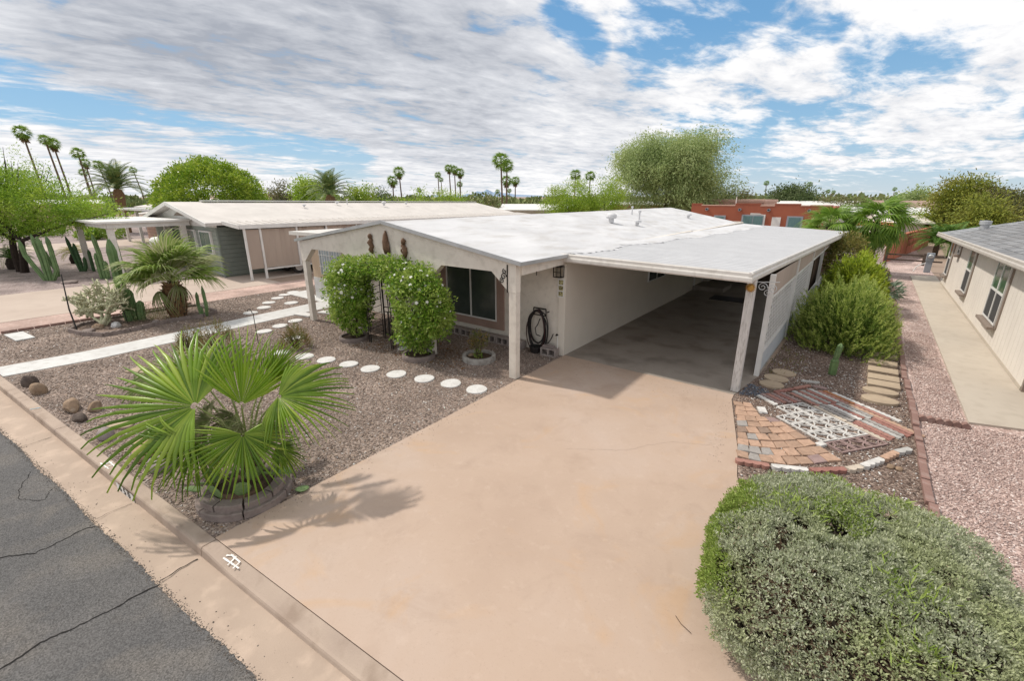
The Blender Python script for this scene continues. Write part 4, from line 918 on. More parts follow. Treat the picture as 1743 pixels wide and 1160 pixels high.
o = thing('cactus_pad', 'single green prickly pear pad fallen on the gravel by the driveway', 'cactus pad', (-5.02, 2.28, .02)); pad(o, (0, 0, .01), .17, .3, PI/2-.15, 0)

# ---- low needle bushes near the hook
def spiky(name, label, loc, rad, h, n, seed, m, cat='shrub', lean=.9, grp=None, leafsize=.05, stem_n=None, per=22, parent=None, up=.6, tuft=.12, tipm=None):
    """bush made of upright plumes, each a stem with short narrow leaves"""
    r = np.random.default_rng(seed); t = thing(name, label, cat, loc, 0, grp) if parent is None else parent
    U = r.normal(0, 1, (n, 3)); U[:, 2] = np.abs(U[:, 2]); U /= np.linalg.norm(U, axis=1)[:, None]
    ph = np.arctan2(U[:, 1], U[:, 0]); lm = 1 + .10*np.sin(3*ph+seed) + .06*np.sin(5*ph)
    tipP = U*np.array([rad[0], rad[1], h])*(lm*r.uniform(.72, 1.05, n))[:, None]; tipP[:, 2] = np.maximum(tipP[:, 2], .08)
    D = U*np.array([lean, lean, .3]) + np.array([0, 0, up]); D /= np.linalg.norm(D, axis=1)[:, None]; D += r.normal(0, .16, (n, 3))
    Lp = r.uniform(.7, 1.3, n)*tuft*2.6
    Ps = []; Ds = []
    for k in range(per):
        s_ = k/per; P_ = tipP - D*(Lp*(1-s_))[:, None]; P_ = P_ + r.normal(0, .006, (n, 3)); Ps.append(P_)
        X = r.normal(0, 1, (n, 3)); X -= (X*D).sum(1)[:, None]*D; X /= np.linalg.norm(X, axis=1)[:, None]; Ds.append(D*.9 + X*.75*(1.05-.5*s_))
    P_ = np.concatenate(Ps); D_ = np.concatenate(Ds); ok = P_[:, 2] > .02; V, F = leaves(P_[ok], D_[ok], leafsize, .26, .12)
    if tipm is None: link('foliage', npmesh('foliage', V, F, m), t)
    else:
        tp = (np.repeat(np.arange(per), n) > per*.55)[ok]
        for nm_, sel, mm in (('foliage', ~tp, m), ('new_growth', tp, tipm)):
            VV = V.reshape(len(tp), 4, 3)[sel].reshape(-1, 3); link(nm_, npmesh(nm_, VV, np.arange(len(VV)).reshape(-1, 4), mm), t)
    return t
M['needle'] = islandmat('yellow green needle leaf', [(.07,.13,.02),(.14,.23,.035),(.22,.31,.06),(.10,.17,.025)], .55, .3)
M['needledark'] = islandmat('grey green needle leaf', [(.08,.12,.025),(.17,.20,.05),(.24,.20,.07),(.12,.16,.04)], .6, .3, nscale=5, ncol=(.30,.17,.06))
def stems(t, n, h, rad, seed, m, r0=.012, base=.05):
    r = random.Random(seed); mb = MB()
    for _ in range(n):
        a = r.uniform(0, 6.28); q = r.uniform(.3, .8); mb.tube([(base*math.cos(a), base*math.sin(a), 0), (rad*q*.5*math.cos(a), rad*q*.5*math.sin(a), h*.45), (rad*q*math.cos(a+.2), rad*q*math.sin(a+.2), h*.85)], [r0, r0*.7, r0*.3], 5)
    mb.build('stems', m, t)
for i, (px, py, rr_, h, lb) in enumerate([(325,600,.36,.62,'small grey green needle bush, leftmost behind the front palm'),(372,607,.50,.92,'taller needle bush with orange tips behind the front palm'),(505,592,.42,.62,'low needle bush standing right of the black hook')]):
    g_ = gp(px, py); t = spiky('needle_bush', lb, (g_.x, g_.y, 0), (rr_, rr_), h, 420, i+5, M['needledark'], grp='needle bushes behind the front palm', leafsize=.035, per=16, tuft=.06, up=.8); stems(t, 10, h*.8, rr_, i, M['bark'])
t = thing('shepherds_hook', 'thin black shepherd hook standing in the gravel', 'garden hook', (-11.6, 4.77, 0)); mb = MB()
pts = [(0, 0, 0), (0, 0, .78)] + [(-.12+.12*math.cos(a), -.02, .78+.09*math.sin(a)) for a in np.linspace(0, PI*.95, 8)]; mb.tube([Vector(p) for p in pts], .009, 6); mb.build('rod', M['black'], t)

# ---- planters with the flowering vines and the iron arch
def ring(name, label, loc, r, h, m, cat='planter', grp=None, scal=False, n=32):
    t = thing(name, label, cat, loc, 0, grp); mb = MB(); vs = []
    for i in range(n):
        a = 2*PI*i/n; s_ = 1 + (.035*abs(math.sin(a*9)) if scal else 0)
        for q, z_ in ((r*s_, 0), (r*s_*1.02, h*.6), (r*s_, h*(.93+.07*abs(math.sin(a*9)) if scal else 1)), ((r-.06), h*(.93 if scal else 1)), (r-.065, 0)): vs.append((q*math.cos(a), q*math.sin(a), z_))
    mb.add(vs, [(i*5+j, ((i+1) % n)*5+j, ((i+1) % n)*5+(j+1) % 5, i*5+(j+1) % 5) for i in range(n) for j in range(5)]); mb.build('rim', m, t)
    MB().lathe([(r-.062, 0), (r-.062, h*.5), (.03, h*.6)], 18).build('soil', M['soil'], t); return t
ring('planter_ring', 'low mauve concrete ring round the left flowering vine', (-10.02, 6.45, 0), .37, .10, M['planter'], grp='mauve planter rings')
ring('planter_ring', 'low mauve concrete ring round the right flowering vine', (-7.62, 6.5, 0), .37, .11, M['planter'], grp='mauve planter rings')
ring('scalloped_planter', 'grey scalloped concrete ring round a small shrub by the porch post', (-6.43, 7.22, 0), .36, .13, M['greyplanter'], scal=True, n=72)
o = blobrock('rock', M['rockbrown'], (-6.6, 7.15, .06), (.08, .07, .06), 55); tag(o, 'reddish rock inside the grey scalloped planter', 'rock')
M['vine'] = islandmat('vine leaf', [(.07,.17,.012),(.15,.30,.02),(.26,.42,.04),(.38,.47,.11),(.10,.22,.015)], .45, .42, .4, nscale=2.6, ncol=(.38,.47,.11))
M['petal'] = islandmat('white petals', [(.75,.75,.70),(.85,.85,.80),(.70,.70,.62)], .6, .2)
def vine(name, label, loc, ells, n, seed, flowers, parent=None):
    t = thing(name, label, 'flowering vine', loc, 0, 'white flowering vines on the iron arch')
    P, D = crown_pts(ells, n, seed, .35, .19, 3.2); D = D*.6 + np.array([0, 0, -.35]); V, F = leaves(P, D, .075, .5, .55); link('foliage', npmesh('foliage', V, F, M['vine']), t)
    P, D = crown_pts(ells, int(n*.22), seed+9, .9, .22, 3.6); V, F = leaves(P, D + np.array([0, 0, .3]), .07, .45, .6); link('shoots', npmesh('shoots', V, F, M['vine']), t)
    # flowers: five petals each on the outer skin facing the street and the sky
    P, D = crown_pts(ells, flowers*4, seed+20, .97, .13, 3.0); ok = (D[:, 1] < .1); P = P[ok]; D = D[ok]; w_ = (P[:, 2] > np.median(P[:, 2])-.2) | (rng.uniform(0, 1, len(P)) < .25); P = P[w_][:flowers]; D = D[w_][:flowers]
    VV = []; FF = []
    for p, d in zip(P, D):
        m_ = frame(d.tolist(), (0.01, .02, 1)); s_ = random.uniform(.022, .04)
        for k in range(5):
            a = 2*PI*k/5; b = len(VV)
            for q, w2, o_ in ((.0, 0, .02), (.7, .45, .03), (1.15, 0, .02), (.7, -.45, .03)): 
                y_ = q*math.cos(a) - w2*math.sin(a); z_ = q*math.sin(a) + w2*math.cos(a); VV.append(tuple(Vector(p) + m_ @ Vector((o_, y_*s_, z_*s_))))
            FF.append((b, b+1, b+2, b+3))
    o = link('flowers', npmesh('flowers', np.array(VV), np.array(FF), M['petal']), t); o['kind'] = 'stuff'
    mb = MB(); r = random.Random(seed)
    for _ in range(9): a = r.uniform(0, 6.28); mb.tube([(.06*math.cos(a), .06*math.sin(a), .05), (.14*math.cos(a), .12*math.sin(a), .4), (.25*math.cos(a+.4), .2*math.sin(a+.4), .95)], [.016, .012, .006], 5)
    mb.build('stems', M['bark'], t); return t
vine('flowering_vine', 'left tall leafy vine with white flowers growing over the iron arch', (-10.02, 6.45, 0), [((.0, 0, 1.32), (.74, .5, .72)), ((-.02, .0, .72), (.62, .45, .5)), ((.15, 0, 1.75), (.62, .4, .34)), ((.80, .1, 1.93), (.55, .35, .27))], 12000, 3, 55)
vine('flowering_vine', 'right taller leafy vine with white flowers beside the front window', (-7.62, 6.5, 0), [((.12, 0, 1.28), (.78, .5, .78)), ((-.05, .0, .68), (.56, .42, .5)), ((-.1, 0, 1.72), (.65, .42, .36)), ((-.75, .1, 1.93), (.60, .36, .30)), ((.62, .0, 1.2), (.4, .35, .6))], 14000, 8, 60)
arch = thing('iron_arch', 'black iron garden arch between the two flowering vines', 'garden arch', (-9.02, 6.75, 0))
for y_ in (-.22, .22):
    for dx in (0, .07):
        w_ = .46-dx; pts = [(-w_, y_, 0), (-w_, y_, 1.4)] + [(-w_*math.cos(a), y_, 1.4+.42*math.sin(a)) for a in np.linspace(.2, PI-.2, 10)] + [(w_, y_, 1.4), (w_, y_, 0)]
        MB().tube([Vector(p) for p in pts], .012, 6).build('hoop', M['black'], arch)
mb = MB()
for k in range(9):
    for sx_ in (-1, 1): mb.bar((sx_*.46, -.22, .15+k*.17), (sx_*.46, .22, .2+k*.17), .012, .012)
tag(mb.build('rungs', M['black'], arch), kind='stuff')
gate = thing('iron_gate', 'black wrought iron gate with scrolls standing ajar in the arch', 'gate', (-9.40, 6.98, 0), R(10)); mb = MB()
mb.bar((0, 0, .12), (0, 0, 1.72), .022, .022); mb.bar((.66, 0, .12), (.66, 0, 1.72), .022, .022)
for z_ in (.14, .72, .84, 1.38, 1.62): mb.bar((0, 0, z_), (.66, 0, z_), .02, .02)
for k in range(1, 6): x_ = k*.11; mb.bar((x_, 0, .14), (x_, 0, .72), .016, .016)
mb.build('frame', M['black'], gate); mb = MB()
for (cx_, cz, r_, s_) in [(.2,1.1,.12,1),(.46,1.1,.12,-1),(.33,.95,.08,1),(.33,1.25,.08,-1),(.2,1.5,.07,1),(.46,1.5,.07,-1),(.2,.43,.08,1),(.46,.43,.08,-1)]: scroll(mb, (cx_, 0, cz), r_, 1.5, 'xz', .011, a0=cz*5, sgn=s_)
mb.bar((.33, 0, .84), (.33, 0, 1.38), .011, .011); mb.build('scrolls', M['black'], gate)
# small shrub in the scalloped ring
t = thing('small_shrub', 'small leafy shrub with bare lower stems in the scalloped ring', 'shrub', (-6.43, 7.22, .06)); P, D = crown_pts([((0, 0, .42), (.24, .2, .2)), ((-.08, 0, .28), (.16, .14, .12))], 750, 4, .3, .2, 4); V, F = leaves(P, D+np.array([0, 0, .5]), .05, .35, .5); link('foliage', npmesh('foliage', V, F, M['needledark']), t); stems(t, 9, .5, .25, 2, M['bark'], .01)
P, D = crown_pts([((0.02, -.05, .08), (.09, .09, .10))], 120, 4, .3, .2, 4); V, F = leaves(P, D, .06, .3, .5); link('shoots', npmesh('foliage', V, F, M['vine']), t)
# leaf litter under the vines
P = scatter([(-9.6, 6.0), (-6.2, 6.5), (-6.4, 7.6), (-9.5, 7.6)], 1100, .012, [(-10.02, 6.45, .4), (-7.62, 6.5, .4), (-6.43, 7.22, .4)]); V, F = leaves(P, np.tile([0., 0, .0], (len(P), 1))+rng.normal(0, 1, (len(P), 3))*np.array([1, 1, .15]), .05, .5, .05)
tag(link('leaf_litter', npmesh('litter', V, F, islandmat('dry leaves', [(.16,.08,.04),(.24,.13,.06),(.10,.055,.03),(.30,.19,.10)], .9))), 'dry brown leaf litter under the vines', kind='stuff')

P = scatter([(-12, .9), (-5.02, 1.35), (-5.02, 8), (-12, 8)], 900, .010, [(-5.5, 1.82, .55)]); P2 = np.stack([-5.5+rng.normal(0, .45, 260), 1.75+rng.normal(0, .35, 260), np.full(260, .012)], 1); P2 = P2[(np.hypot(P2[:, 0]+5.5, P2[:, 1]-1.82) > .55) & (P2[:, 0] < -5.0) & (P2[:, 1] > 1.3)]; P = np.concatenate([P, P2]); V, F = leaves(P, rng.normal(0, 1, (len(P), 3))*np.array([1, 1, .12]), .04, .35, .05)
tag(link('yard_litter', npmesh('litter', V, F, islandmat('yard litter', [(.22,.13,.07),(.33,.22,.12),(.14,.09,.05),(.40,.31,.20)], .9))), 'small dry leaves scattered over the front yard gravel', kind='stuff')
P = np.concatenate([np.stack([rng.uniform(-5.0, -1.5, 240), 8.5+rng.normal(0, .35, 240), np.full(240, .007)], 1), np.stack([-4.95+np.abs(rng.normal(0, .12, 260)), rng.uniform(1.4, 8.4, 260), np.full(260, .007)], 1), np.stack([-1.0-np.abs(rng.normal(0, .14, 140))-.16*np.maximum(0, (q_ := rng.uniform(6.0, 8.3, 140))-6), q_, np.full(140, .007)], 1)]); V, F = pebbles(P, rng.uniform(.002, .008, len(P)))
tag(link('driveway_grit', npmesh('grit', V, F, M['greystones'])), 'stray bits of gravel on the driveway edges', kind='stuff')

# ================================================================== RIGHT SIDE BED
for i, (x_, y_) in enumerate([(-1.02, 10.42), (-1.10, 9.98), (-1.12, 9.58)]):
    o = disc('wood_slice', M['tanstone'], (x_+.17, y_, 0), .20, 90+i, .03, 1.1, .95); tag(o, f'buff round stepping stone, {["farthest","middle","nearest"][i]} of the three beside the carport post', 'stepping stone', 'round stones by the carport post')
for i, (y_, w_) in enumerate([(10.80, .24), (11.20, .23), (11.72, .22), (12.28, .21), (12.90, .2), (13.5, .2)]):
    t = thing('step_slab', f'rectangular concrete step slab, {ORD[i]} behind the two oval stones', 'step slab', (.78, y_, 0), .05-.02*i, 'rectangular step slabs beside the big bush'); o = MB().box(-.25, .25, -.13, .13, -.01, .07).build('slab', M['tanstone'], t, bevel=.008); o.rotation_euler = (.10, 0, 0)
for i, (x_, y_) in enumerate([(.74, 10.40), (.72, 9.92)]):
    o = disc('oval_stone', M['tanstone'], (x_, y_, 0), .26, 95+i, .05, 1.05, .72); tag(o, ['buff oval stepping stone directly in front of the slab steps', 'buff oval stepping stone nearest the mosaic patio'][i], 'stepping stone', 'oval stones before the slab steps')
# brick edging line with scallops
el = thing('brick_edging', 'long line of red brown scalloped edging between dark bed and pink gravel', 'edging', (1.17, 3.0, 0))
M['redbrick'] = mat('red brown edging', (.28,.17,.145), (.21,.13,.11), 4, .9, .5, 60, c3=(.38,.29,.26), s3=10, amt3=.4)
em = MB(); em.box(-.042, .042, .004, .596, -.03, .05); em = em.mesh('edging_brick', M['redbrick']); y_ = 0
k = 0
while y_ < 26.4:
    o = link('edging_brick', em, el); o.location = (.03*math.sin((y_+3)*.35)+random.gauss(0, .006), y_, random.gauss(0, .006)); o.rotation_euler = (random.gauss(0, .03), random.gauss(0, .01), random.gauss(0, .012)); y_ += .605
el2 = thing('scalloped_edging', 'short row of red scalloped edging blocks before the side path', 'edging', (1.22, 9.42, 0), .13)
for k in range(6):
    mb = MB(); vs = [(k*.105+.0525+.05*math.cos(a), -.045 + (0 if math.sin(a) < 0 else 0), .0) for a in [0]]
    prof_ = [(k*.105+.003, 0), (k*.105+.102, 0), (k*.105+.102, .055), (k*.105+.08, .08), (k*.105+.0525, .09), (k*.105+.025, .08), (k*.105+.003, .055)]
    n = 7; mb.add([(a, -.045, b) for a, b in prof_]+[(a, .045, b) for a, b in prof_], [tuple(range(n)), tuple(range(2*n-1, n-1, -1))]+[(i, n+i, n+(i+1) % n, (i+1) % n) for i in range(n)]); mb.build('edging_block', M['redbrick'], el2)

# ---- the patio of reclaimed bricks and blocks
pat = thing('brick_patio', 'small patio pieced together from tan bricks, edging pieces and white screen blocks', 'patio', (0, 0, 0))
pcols = {'tan': (.46,.305,.22), 'tan2': (.38,.255,.185), 'brown': (.28,.20,.155), 'grey': (.33,.305,.285), 'pgrey': (.44,.43,.41), 'red': (.31,.15,.125), 'red2': (.36,.19,.155), 'rust': (.38,.17,.085), 'cream': (.52,.45,.37), 'white': (.62,.60,.57), 'mauve': (.31,.22,.205)}
PM = {k_: mat('patio '+k_, c, tuple(x*.78 for x in c), 9, .92, .5, 50, c3=tuple(min(.7, x*1.35) for x in c), s3=25, amt3=.35) for k_, c in pcols.items()}
r_ = random.Random(12)
def quadstone(name, pts, h, m, z0=-.02, inset=.008):
    cx_ = sum(p[0] for p in pts)/len(pts); cy_ = sum(p[1] for p in pts)/len(pts); n = len(pts)
    top = [(p[0]+(cx_-p[0])*.06, p[1]+(cy_-p[1])*.06) for p in pts]; tz = [h+r_.gauss(0, .002) for _ in pts]
    mb = MB(); vs = [(p[0], p[1], z0) for p in pts]+[(p[0], p[1], h-.008) for p in pts]+[(p[0], p[1], z) for p, z in zip(top, tz)]
    mb.add(vs, [(i, (i+1) % n, n+(i+1) % n, n+i) for i in range(n)]+[(n+i, n+(i+1) % n, 2*n+(i+1) % n, 2*n+i) for i in range(n)]+[tuple(2*n+i for i in range(n))]); return mb.build(name, m, pat)
# bricks : read off as small quads in a bent grid. columns follow the drive then swing round
A0 = [(-1.36,8.33), (-1.22,7.85), (-1.10,7.35), (-.98,6.85), (-.88,6.40)]      # along the drive
B1 = [(-.94,8.42), (-.72,8.10), (-.44,7.84), (-.07,7.50), (.30,7.15)]          # inner side next to the screen blocks
# rows run from drive to inner line; 12 rows x 5..6
def lerp2(L_, t):
    t *= len(L_)-1; i = min(int(t), len(L_)-2); f = t-i; return Vector((L_[i][0]*(1-f)+L_[i+1][0]*f, L_[i][1]*(1-f)+L_[i+1][1]*f))
low = [(-.88,6.40), (-.50,6.53), (-.18,6.68), (.10,6.88), (.12,6.95)]
rows = 10
for j in range(rows):
    t0, t1 = j/rows, (j+1)/rows; a0, a1 = lerp2(A0, t0), lerp2(A0, t1); b0, b1 = lerp2(B1, t0), lerp2(B1, t1)
    wd = ((b0+b1)/2-(a0+a1)/2).length; nc = max(2, int(round(wd/.175)))
    if j >= 1: nc = max(nc, 3)
    for i in range(nc):
        if j == 0 and i > 1: continue
        s0, s1 = i/nc, (i+1)/nc
        if j < 3 and s1 > .78: continue
        bend = lambda s_, t_: Vector((0, -.20*math.sin(PI*s_)*t_*t_)) + Vector((0, .0))
        q = [a0.lerp(b0, s0)+bend(s0, t0), a0.lerp(b0, s1)+bend(s1, t0), a1.lerp(b1, s1)+bend(s1, t1), a1.lerp(b1, s0)+bend(s0, t1)]
        c_ = sum(q, Vector((0, 0)))/4; q = [p.lerp(c_, .085)+Vector((r_.gauss(0, .009), r_.gauss(0, .009))) for p in q]
        quadstone('brick', [(p.x, p.y) for p in q], .020+r_.gauss(0, .003), PM[r_.choices(['tan', 'tan2', 'brown', 'grey', 'mauve'], [8, 5, 2.5, .8, 1])[0]])
# bottom arc of scalloped edging pieces
arc = [(-.90,6.27), (-.48,6.40), (-.06,6.60), (.33,6.92), (.48,7.12), (.70,7.52), (.86,7.86), (1.03,8.10)]
acol = ['red2', 'white', 'red', 'cream', 'white', 'tan', 'pgrey']
def scalloped(a, b, w, h, m, lobes=4, side=-1, z0=-.02):
    a, b = Vector(a), Vector(b); d = b-a; Ln = d.length; d.normalize(); nx = Vector((d.y, -d.x))*side
    up = []; 
    for i in range(lobes*4+1):
        s_ = i/(lobes*4); ww = w*(.72+.28*abs(math.sin(s_*lobes*PI))); up.append(a+d*(Ln*s_)+nx*ww)
    poly = [a, b]+up[::-1]; 
    cr_ = sum((poly[i].x*poly[(i+1) % len(poly)].y-poly[(i+1) % len(poly)].x*poly[i].y) for i in range(len(poly)))
    if cr_ < 0: poly = poly[::-1]
    mb = MB(); mb.prism([(p.x, p.y) for p in poly], z0, h); return mb.build('edging_piece', m, pat)
for i in range(7):
    a, b = Vector(arc[i]), Vector(arc[i+1]); scalloped(a.lerp(b, .03), b.lerp(a, .03), .10, .05, PM[acol[i]], 4 if (b-a).length > .3 else 2, 1)
# white screen blocks 2 x 4 and two mauve ones
og = Vector((.05, 7.56)); ua = Vector((-.8, .6)); ub = Vector((.6, .8))
def screen_block(c, m):
    mb = MB(); s_ = .142; h = .024; w_ = .022
    def P(u, v): p = c + ua*u + ub*v; return Vector((p.x, p.y, 0))
    def bar(u0, v0, u1, v1, ww=w_, hh=h):
        a, b = P(u0, v0), P(u1, v1); mb.bar(a+Vector((0, 0, hh/2)), b+Vector((0, 0, hh/2)), ww, hh)
    e_ = s_-w_/2
    bar(-s_, -e_, s_, -e_); bar(-s_, e_, s_, e_); bar(-e_, -s_+w_, -e_, s_-w_); bar(e_, -s_+w_, e_, s_-w_)
    for q in range(4):      # curved ribs: quarter arcs from corners
        cu, cv_ = [(-1, -1), (1, -1), (1, 1), (-1, 1)][q]; rr2 = s_*.92; n = 5; pv = None
        for i in range(n+1):
            a = (PI/2)*i/n; u, v = cu*s_-cu*rr2*math.cos(a)*.98, cv_*s_-cv_*rr2*math.sin(a)*.98
            u = max(-e_, min(e_, u)); v = max(-e_, min(e_, v))
            if pv: bar(pv[0], pv[1], u, v, w_*.8, h-.002-.0007*q)
            pv = (u, v)
    return mb.build('screen_block', m, pat)
for i in range(4):
    for j in range(3):
        if i == 3 and j == 0: continue
        c = og + ua*(.15+i*.297) + ub*(.15+j*.297); screen_block(c + Vector((r_.gauss(0, .004), r_.gauss(0, .004))), PM['white'])
for j in range(3): screen_block(og + ua*(-.155) + ub*(.15+j*.297), PM['mauve'])
# long edging rows beyond the blocks
rowcols = [['cream', 'cream', 'cream'], ['red2', 'grey', 'red'], ['pgrey', 'grey', 'red2'], ['red', 'white', 'pgrey'], ['grey', 'red', 'grey'], ['red', 'pgrey', 'red'], ['pgrey', 'grey', 'red2'], ['red2', 'tan', 'tan'], ['rust', 'red2', 'white'], ['white', 'white', 'red']]
for j in range(10):
    v0 = .925+j*.095
    for i in range(3):
        u0 = 1.63-i*.61-(.03 if j % 2 else 0)-max(0, j-6)*.07
        if (j > 7 and i == 2) or (j == 0 and i == 0): continue
        p = og + ua*u0 + ub*v0; q = og + ua*(u0-.59) + ub*v0
        scalloped(p, q, .086, .020+r_.gauss(0, .003), PM[rowcols[j][i]], 7, -1)
for (u_0, v_0, m) in [(1.66, .34, 'white'), (1.70, .45, 'mauve'), (1.68, .55, 'red2'), (1.66, .65, 'mauve'), (1.64, .75, 'red'), (1.64, .84, 'mauve')]: p = og+ua*u_0+ub*v_0; q = og+ua*(u_0-.42)+ub*v_0; scalloped(p, q, .085, .022, PM[m], 5, -1)
for (p, q, m) in [((-.86,9.22), (-.62,9.60), 'red'), ((-.60,9.63), (-.38,9.98), 'red2')]: scalloped(p, q, .09, .025, PM[m], 5, 1)
quadstone('brick', [(-.98,8.30), (-.90,8.10), (-.78,8.14), (-.86,8.36)], .03, PM['white']); quadstone('brick', [(-.50,10.12), (-.20,10.22), (-.22,10.30), (-.52,10.20)], .02, PM['pgrey']); quadstone('brick', [(-.30,9.95), (-.08,9.93), (-.06,10.03), (-.28,10.05)], .02, PM['mauve'])
quadstone('brick', [(-.05,7.45), (.03,7.40), (.10,7.50), (.02,7.56)], .035, PM['white'])

# ---- small cactus, weeds, rocks
M['cactus'] = mat('cactus green', (.15,.235,.095), (.10,.17,.07), 6, .6, .3, 40, c3=(.22,.27,.13), s3=12, amt3=.5)
def column(mb, pts, rs, ribs=7):
    pts = [Vector(p) for p in pts]; n = len(pts); seg_ = ribs*2; vs = []
    for i, p in enumerate(pts):
        d = (pts[min(i+1, n-1)]-pts[max(i-1, 0)]).normalized(); a = d.cross(Vector((1, 0, 0))).normalized() if abs(d.x) < .9 else d.cross(Vector((0, 1, 0))).normalized(); b = d.cross(a)
        for k in range(seg_): t = 2*PI*k/seg_; q = rs[i]*(1.0 if k % 2 == 0 else .74); vs.append(p+(a*math.cos(t)+b*math.sin(t))*q)
    mb.add(vs, [(i*seg_+k, i*seg_+(k+1) % seg_, (i+1)*seg_+(k+1) % seg_, (i+1)*seg_+k) for i in range(n-1) for k in range(seg_)]+[tuple((n-1)*seg_+k for k in range(seg_))]); return mb
def arm(pts, r, ribs=7):
    P = [Vector(p) for p in pts]; out = []; 
    k = 12
    for i in range(k+1):
        t = i/k*(len(P)-1); j = min(int(t), len(P)-2); out.append(P[j].lerp(P[j+1], t-j))
    rs = [r*(.8+.2*min(1, i/2))*(1+.05*math.sin(i*2)) for i in range(k+1)]; rs[-2] = r*.75; rs[-1] = r*.25
    return column(MB(), out, rs, ribs)
t = thing('small_cactus', 'small two segment columnar cactus in front of the big bush', 'cactus', (-.05, 10.95, 0)); arm([(0, 0, 0), (.0, 0, .36)], .075).build('lower_stem', M['cactus'], t); arm([(.0, 0, .32), (.04, 0, .68)], .055).build('upper_stem', M['cactus'], t)
P = scatter([(-1.2, 9.9), (-.5, 10.6), (-.6, 12), (-1.2, 12.5)], 260, .01); V, F = leaves(P, np.tile([0, 0, 1.], (len(P), 1)), .09, .12, .7); tag(link('weeds', npmesh('weeds', V, F, M['needledark'])), 'sparse dry weeds at the foot of the lattice', kind='stuff')
P = scatter([(-1.36, 8.72), (-.9, 8.9), (-.95, 9.3), (-1.3, 9.4)], 240, .0); V, F = pebbles(P, rng.uniform(.012, .03, len(P))); tag(link('blue_pebbles', npmesh('pebbles', V, F, islandmat('blue grey pebbles', [(.06,.07,.09),(.16,.18,.22),(.10,.12,.15)], .7))), 'dark blue grey pebbles at the foot of the carport post', kind='stuff')
for i, (px, py, s_) in enumerate([(1516,797,.06),(1530,800,.05)]):
    g_ = gp(px, py); o = blobrock('rock', M['rockbrown'], (g_.x, g_.y, -.005), (s_, s_*.8, s_*.7), 70+i); tag(o, ['small pinkish rock in front of the patio near the brick edging', 'smaller brown rock right beside the small pinkish rock'][i], 'rock')

# ---- the big plume bush
bb = spiky('plume_bush', 'big bright green bush of upright feathery plumes beside the lattice', (.0, 13.75, 0), (1.22, 1.75), 1.60, 2100, 17, M['needle'], leafsize=.065, per=34, tuft=.20, up=.8, lean=.8, tipm=islandmat('new growth', [(.24,.33,.05),(.36,.44,.10),(.46,.52,.16)], .55, .35))
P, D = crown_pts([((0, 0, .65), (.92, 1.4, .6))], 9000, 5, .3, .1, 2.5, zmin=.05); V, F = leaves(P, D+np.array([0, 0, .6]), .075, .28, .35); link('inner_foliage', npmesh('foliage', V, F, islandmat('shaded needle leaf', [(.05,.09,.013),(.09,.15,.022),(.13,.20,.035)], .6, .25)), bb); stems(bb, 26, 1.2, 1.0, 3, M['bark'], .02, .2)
ys_ = spiky('yellow_shrub', 'yellow green dense shrub behind the big plume bush', (.0, 18.4, 0), (1.0, 1.5), 1.75, 1700, 23, islandmat('yellow green leaf', [(.22,.32,.02),(.36,.46,.035),(.46,.52,.06),(.17,.26,.02)], .5, .35), leafsize=.11, per=14, tuft=.14); stems(ys_, 12, 1.4, .8, 4, M['bark'], .02, .15)
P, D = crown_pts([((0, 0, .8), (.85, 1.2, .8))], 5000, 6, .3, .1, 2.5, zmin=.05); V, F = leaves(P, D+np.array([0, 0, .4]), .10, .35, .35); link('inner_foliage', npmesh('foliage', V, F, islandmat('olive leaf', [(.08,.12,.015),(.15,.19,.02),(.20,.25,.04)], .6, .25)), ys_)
os_ = thing('olive_shrub', 'olive brown shrub against the far end of the carport', 'shrub', (-.5, 23.2, 0)); P, D = crown_pts([((0, 0, 1.1), (.8, 1.3, 1.1))], 6000, 16, .3, .16, 2.5, zmin=.05); V, F = leaves(P, D, .11, .4, .5); link('foliage', npmesh('foliage', V, F, islandmat('olive brown leaf', [(.10,.11,.03),(.20,.20,.04),(.26,.20,.07)], .6, .25)), os_); stems(os_, 10, 1.2, .6, 4, M['bark'], .02)
# spreading agave-like grey plant and the log
t = thing('grey_succulent', 'grey green spreading succulent at the end of the dark bed', 'succulent', (.75, 20.9, 0))
P, D = crown_pts([((0, 0, .3), (.6, .7, .35))], 500, 61, .4, .2, 3, zmin=.0); V, F = leaves(P, D, .28, .16, .4); link('leaves', npmesh('leaves', V, F, islandmat('grey succulent leaf', [(.10,.15,.10),(.20,.26,.18),(.14,.20,.13)], .5, .1)), t)
t = thing('log', 'short cut log lying at the edge of the pink gravel', 'log', (.95, 19.0, .14), .5); MB().tube([(-.1, -.22, 0), (.1, .22, .02)], [.14, .13], 12).build('log', M['bark'], t); 
o = MB().lathe([(.12, 0), (.125, .008)], 12).build('cut_face', M['rocktan'], t); o.location = (-.105, -.225, 0); o.rotation_euler = (PI/2, 0, -.43)

# ---- the clipped front hedge
hd = thing('clipped_hedge', 'big rounded clipped hedge of small grey green leaves in the right front corner', 'hedge', (.41, 4.09, 0))
def superell(n, ax, ay, az, zc, p=2.35, seed=0):
    U = unit(n); q = (np.abs(U/np.array([ax, ay, az]))**p).sum(1)**(-1/p); P = U*q[:, None]
    G_ = np.sign(P)*np.abs(P/np.array([ax, ay, az]))**(p-1)/np.array([ax, ay, az]); G_ /= np.linalg.norm(G_, axis=1)[:, None]; P[:, 2] += zc; return P, G_
HX, HY, HZ = 1.09, 1.22, .49
cl, gn = superell(30000, HX, HY, HZ, .42, 2.7); ok = cl[:, 2] > .0; cl = cl[ok]; gn = gn[ok]
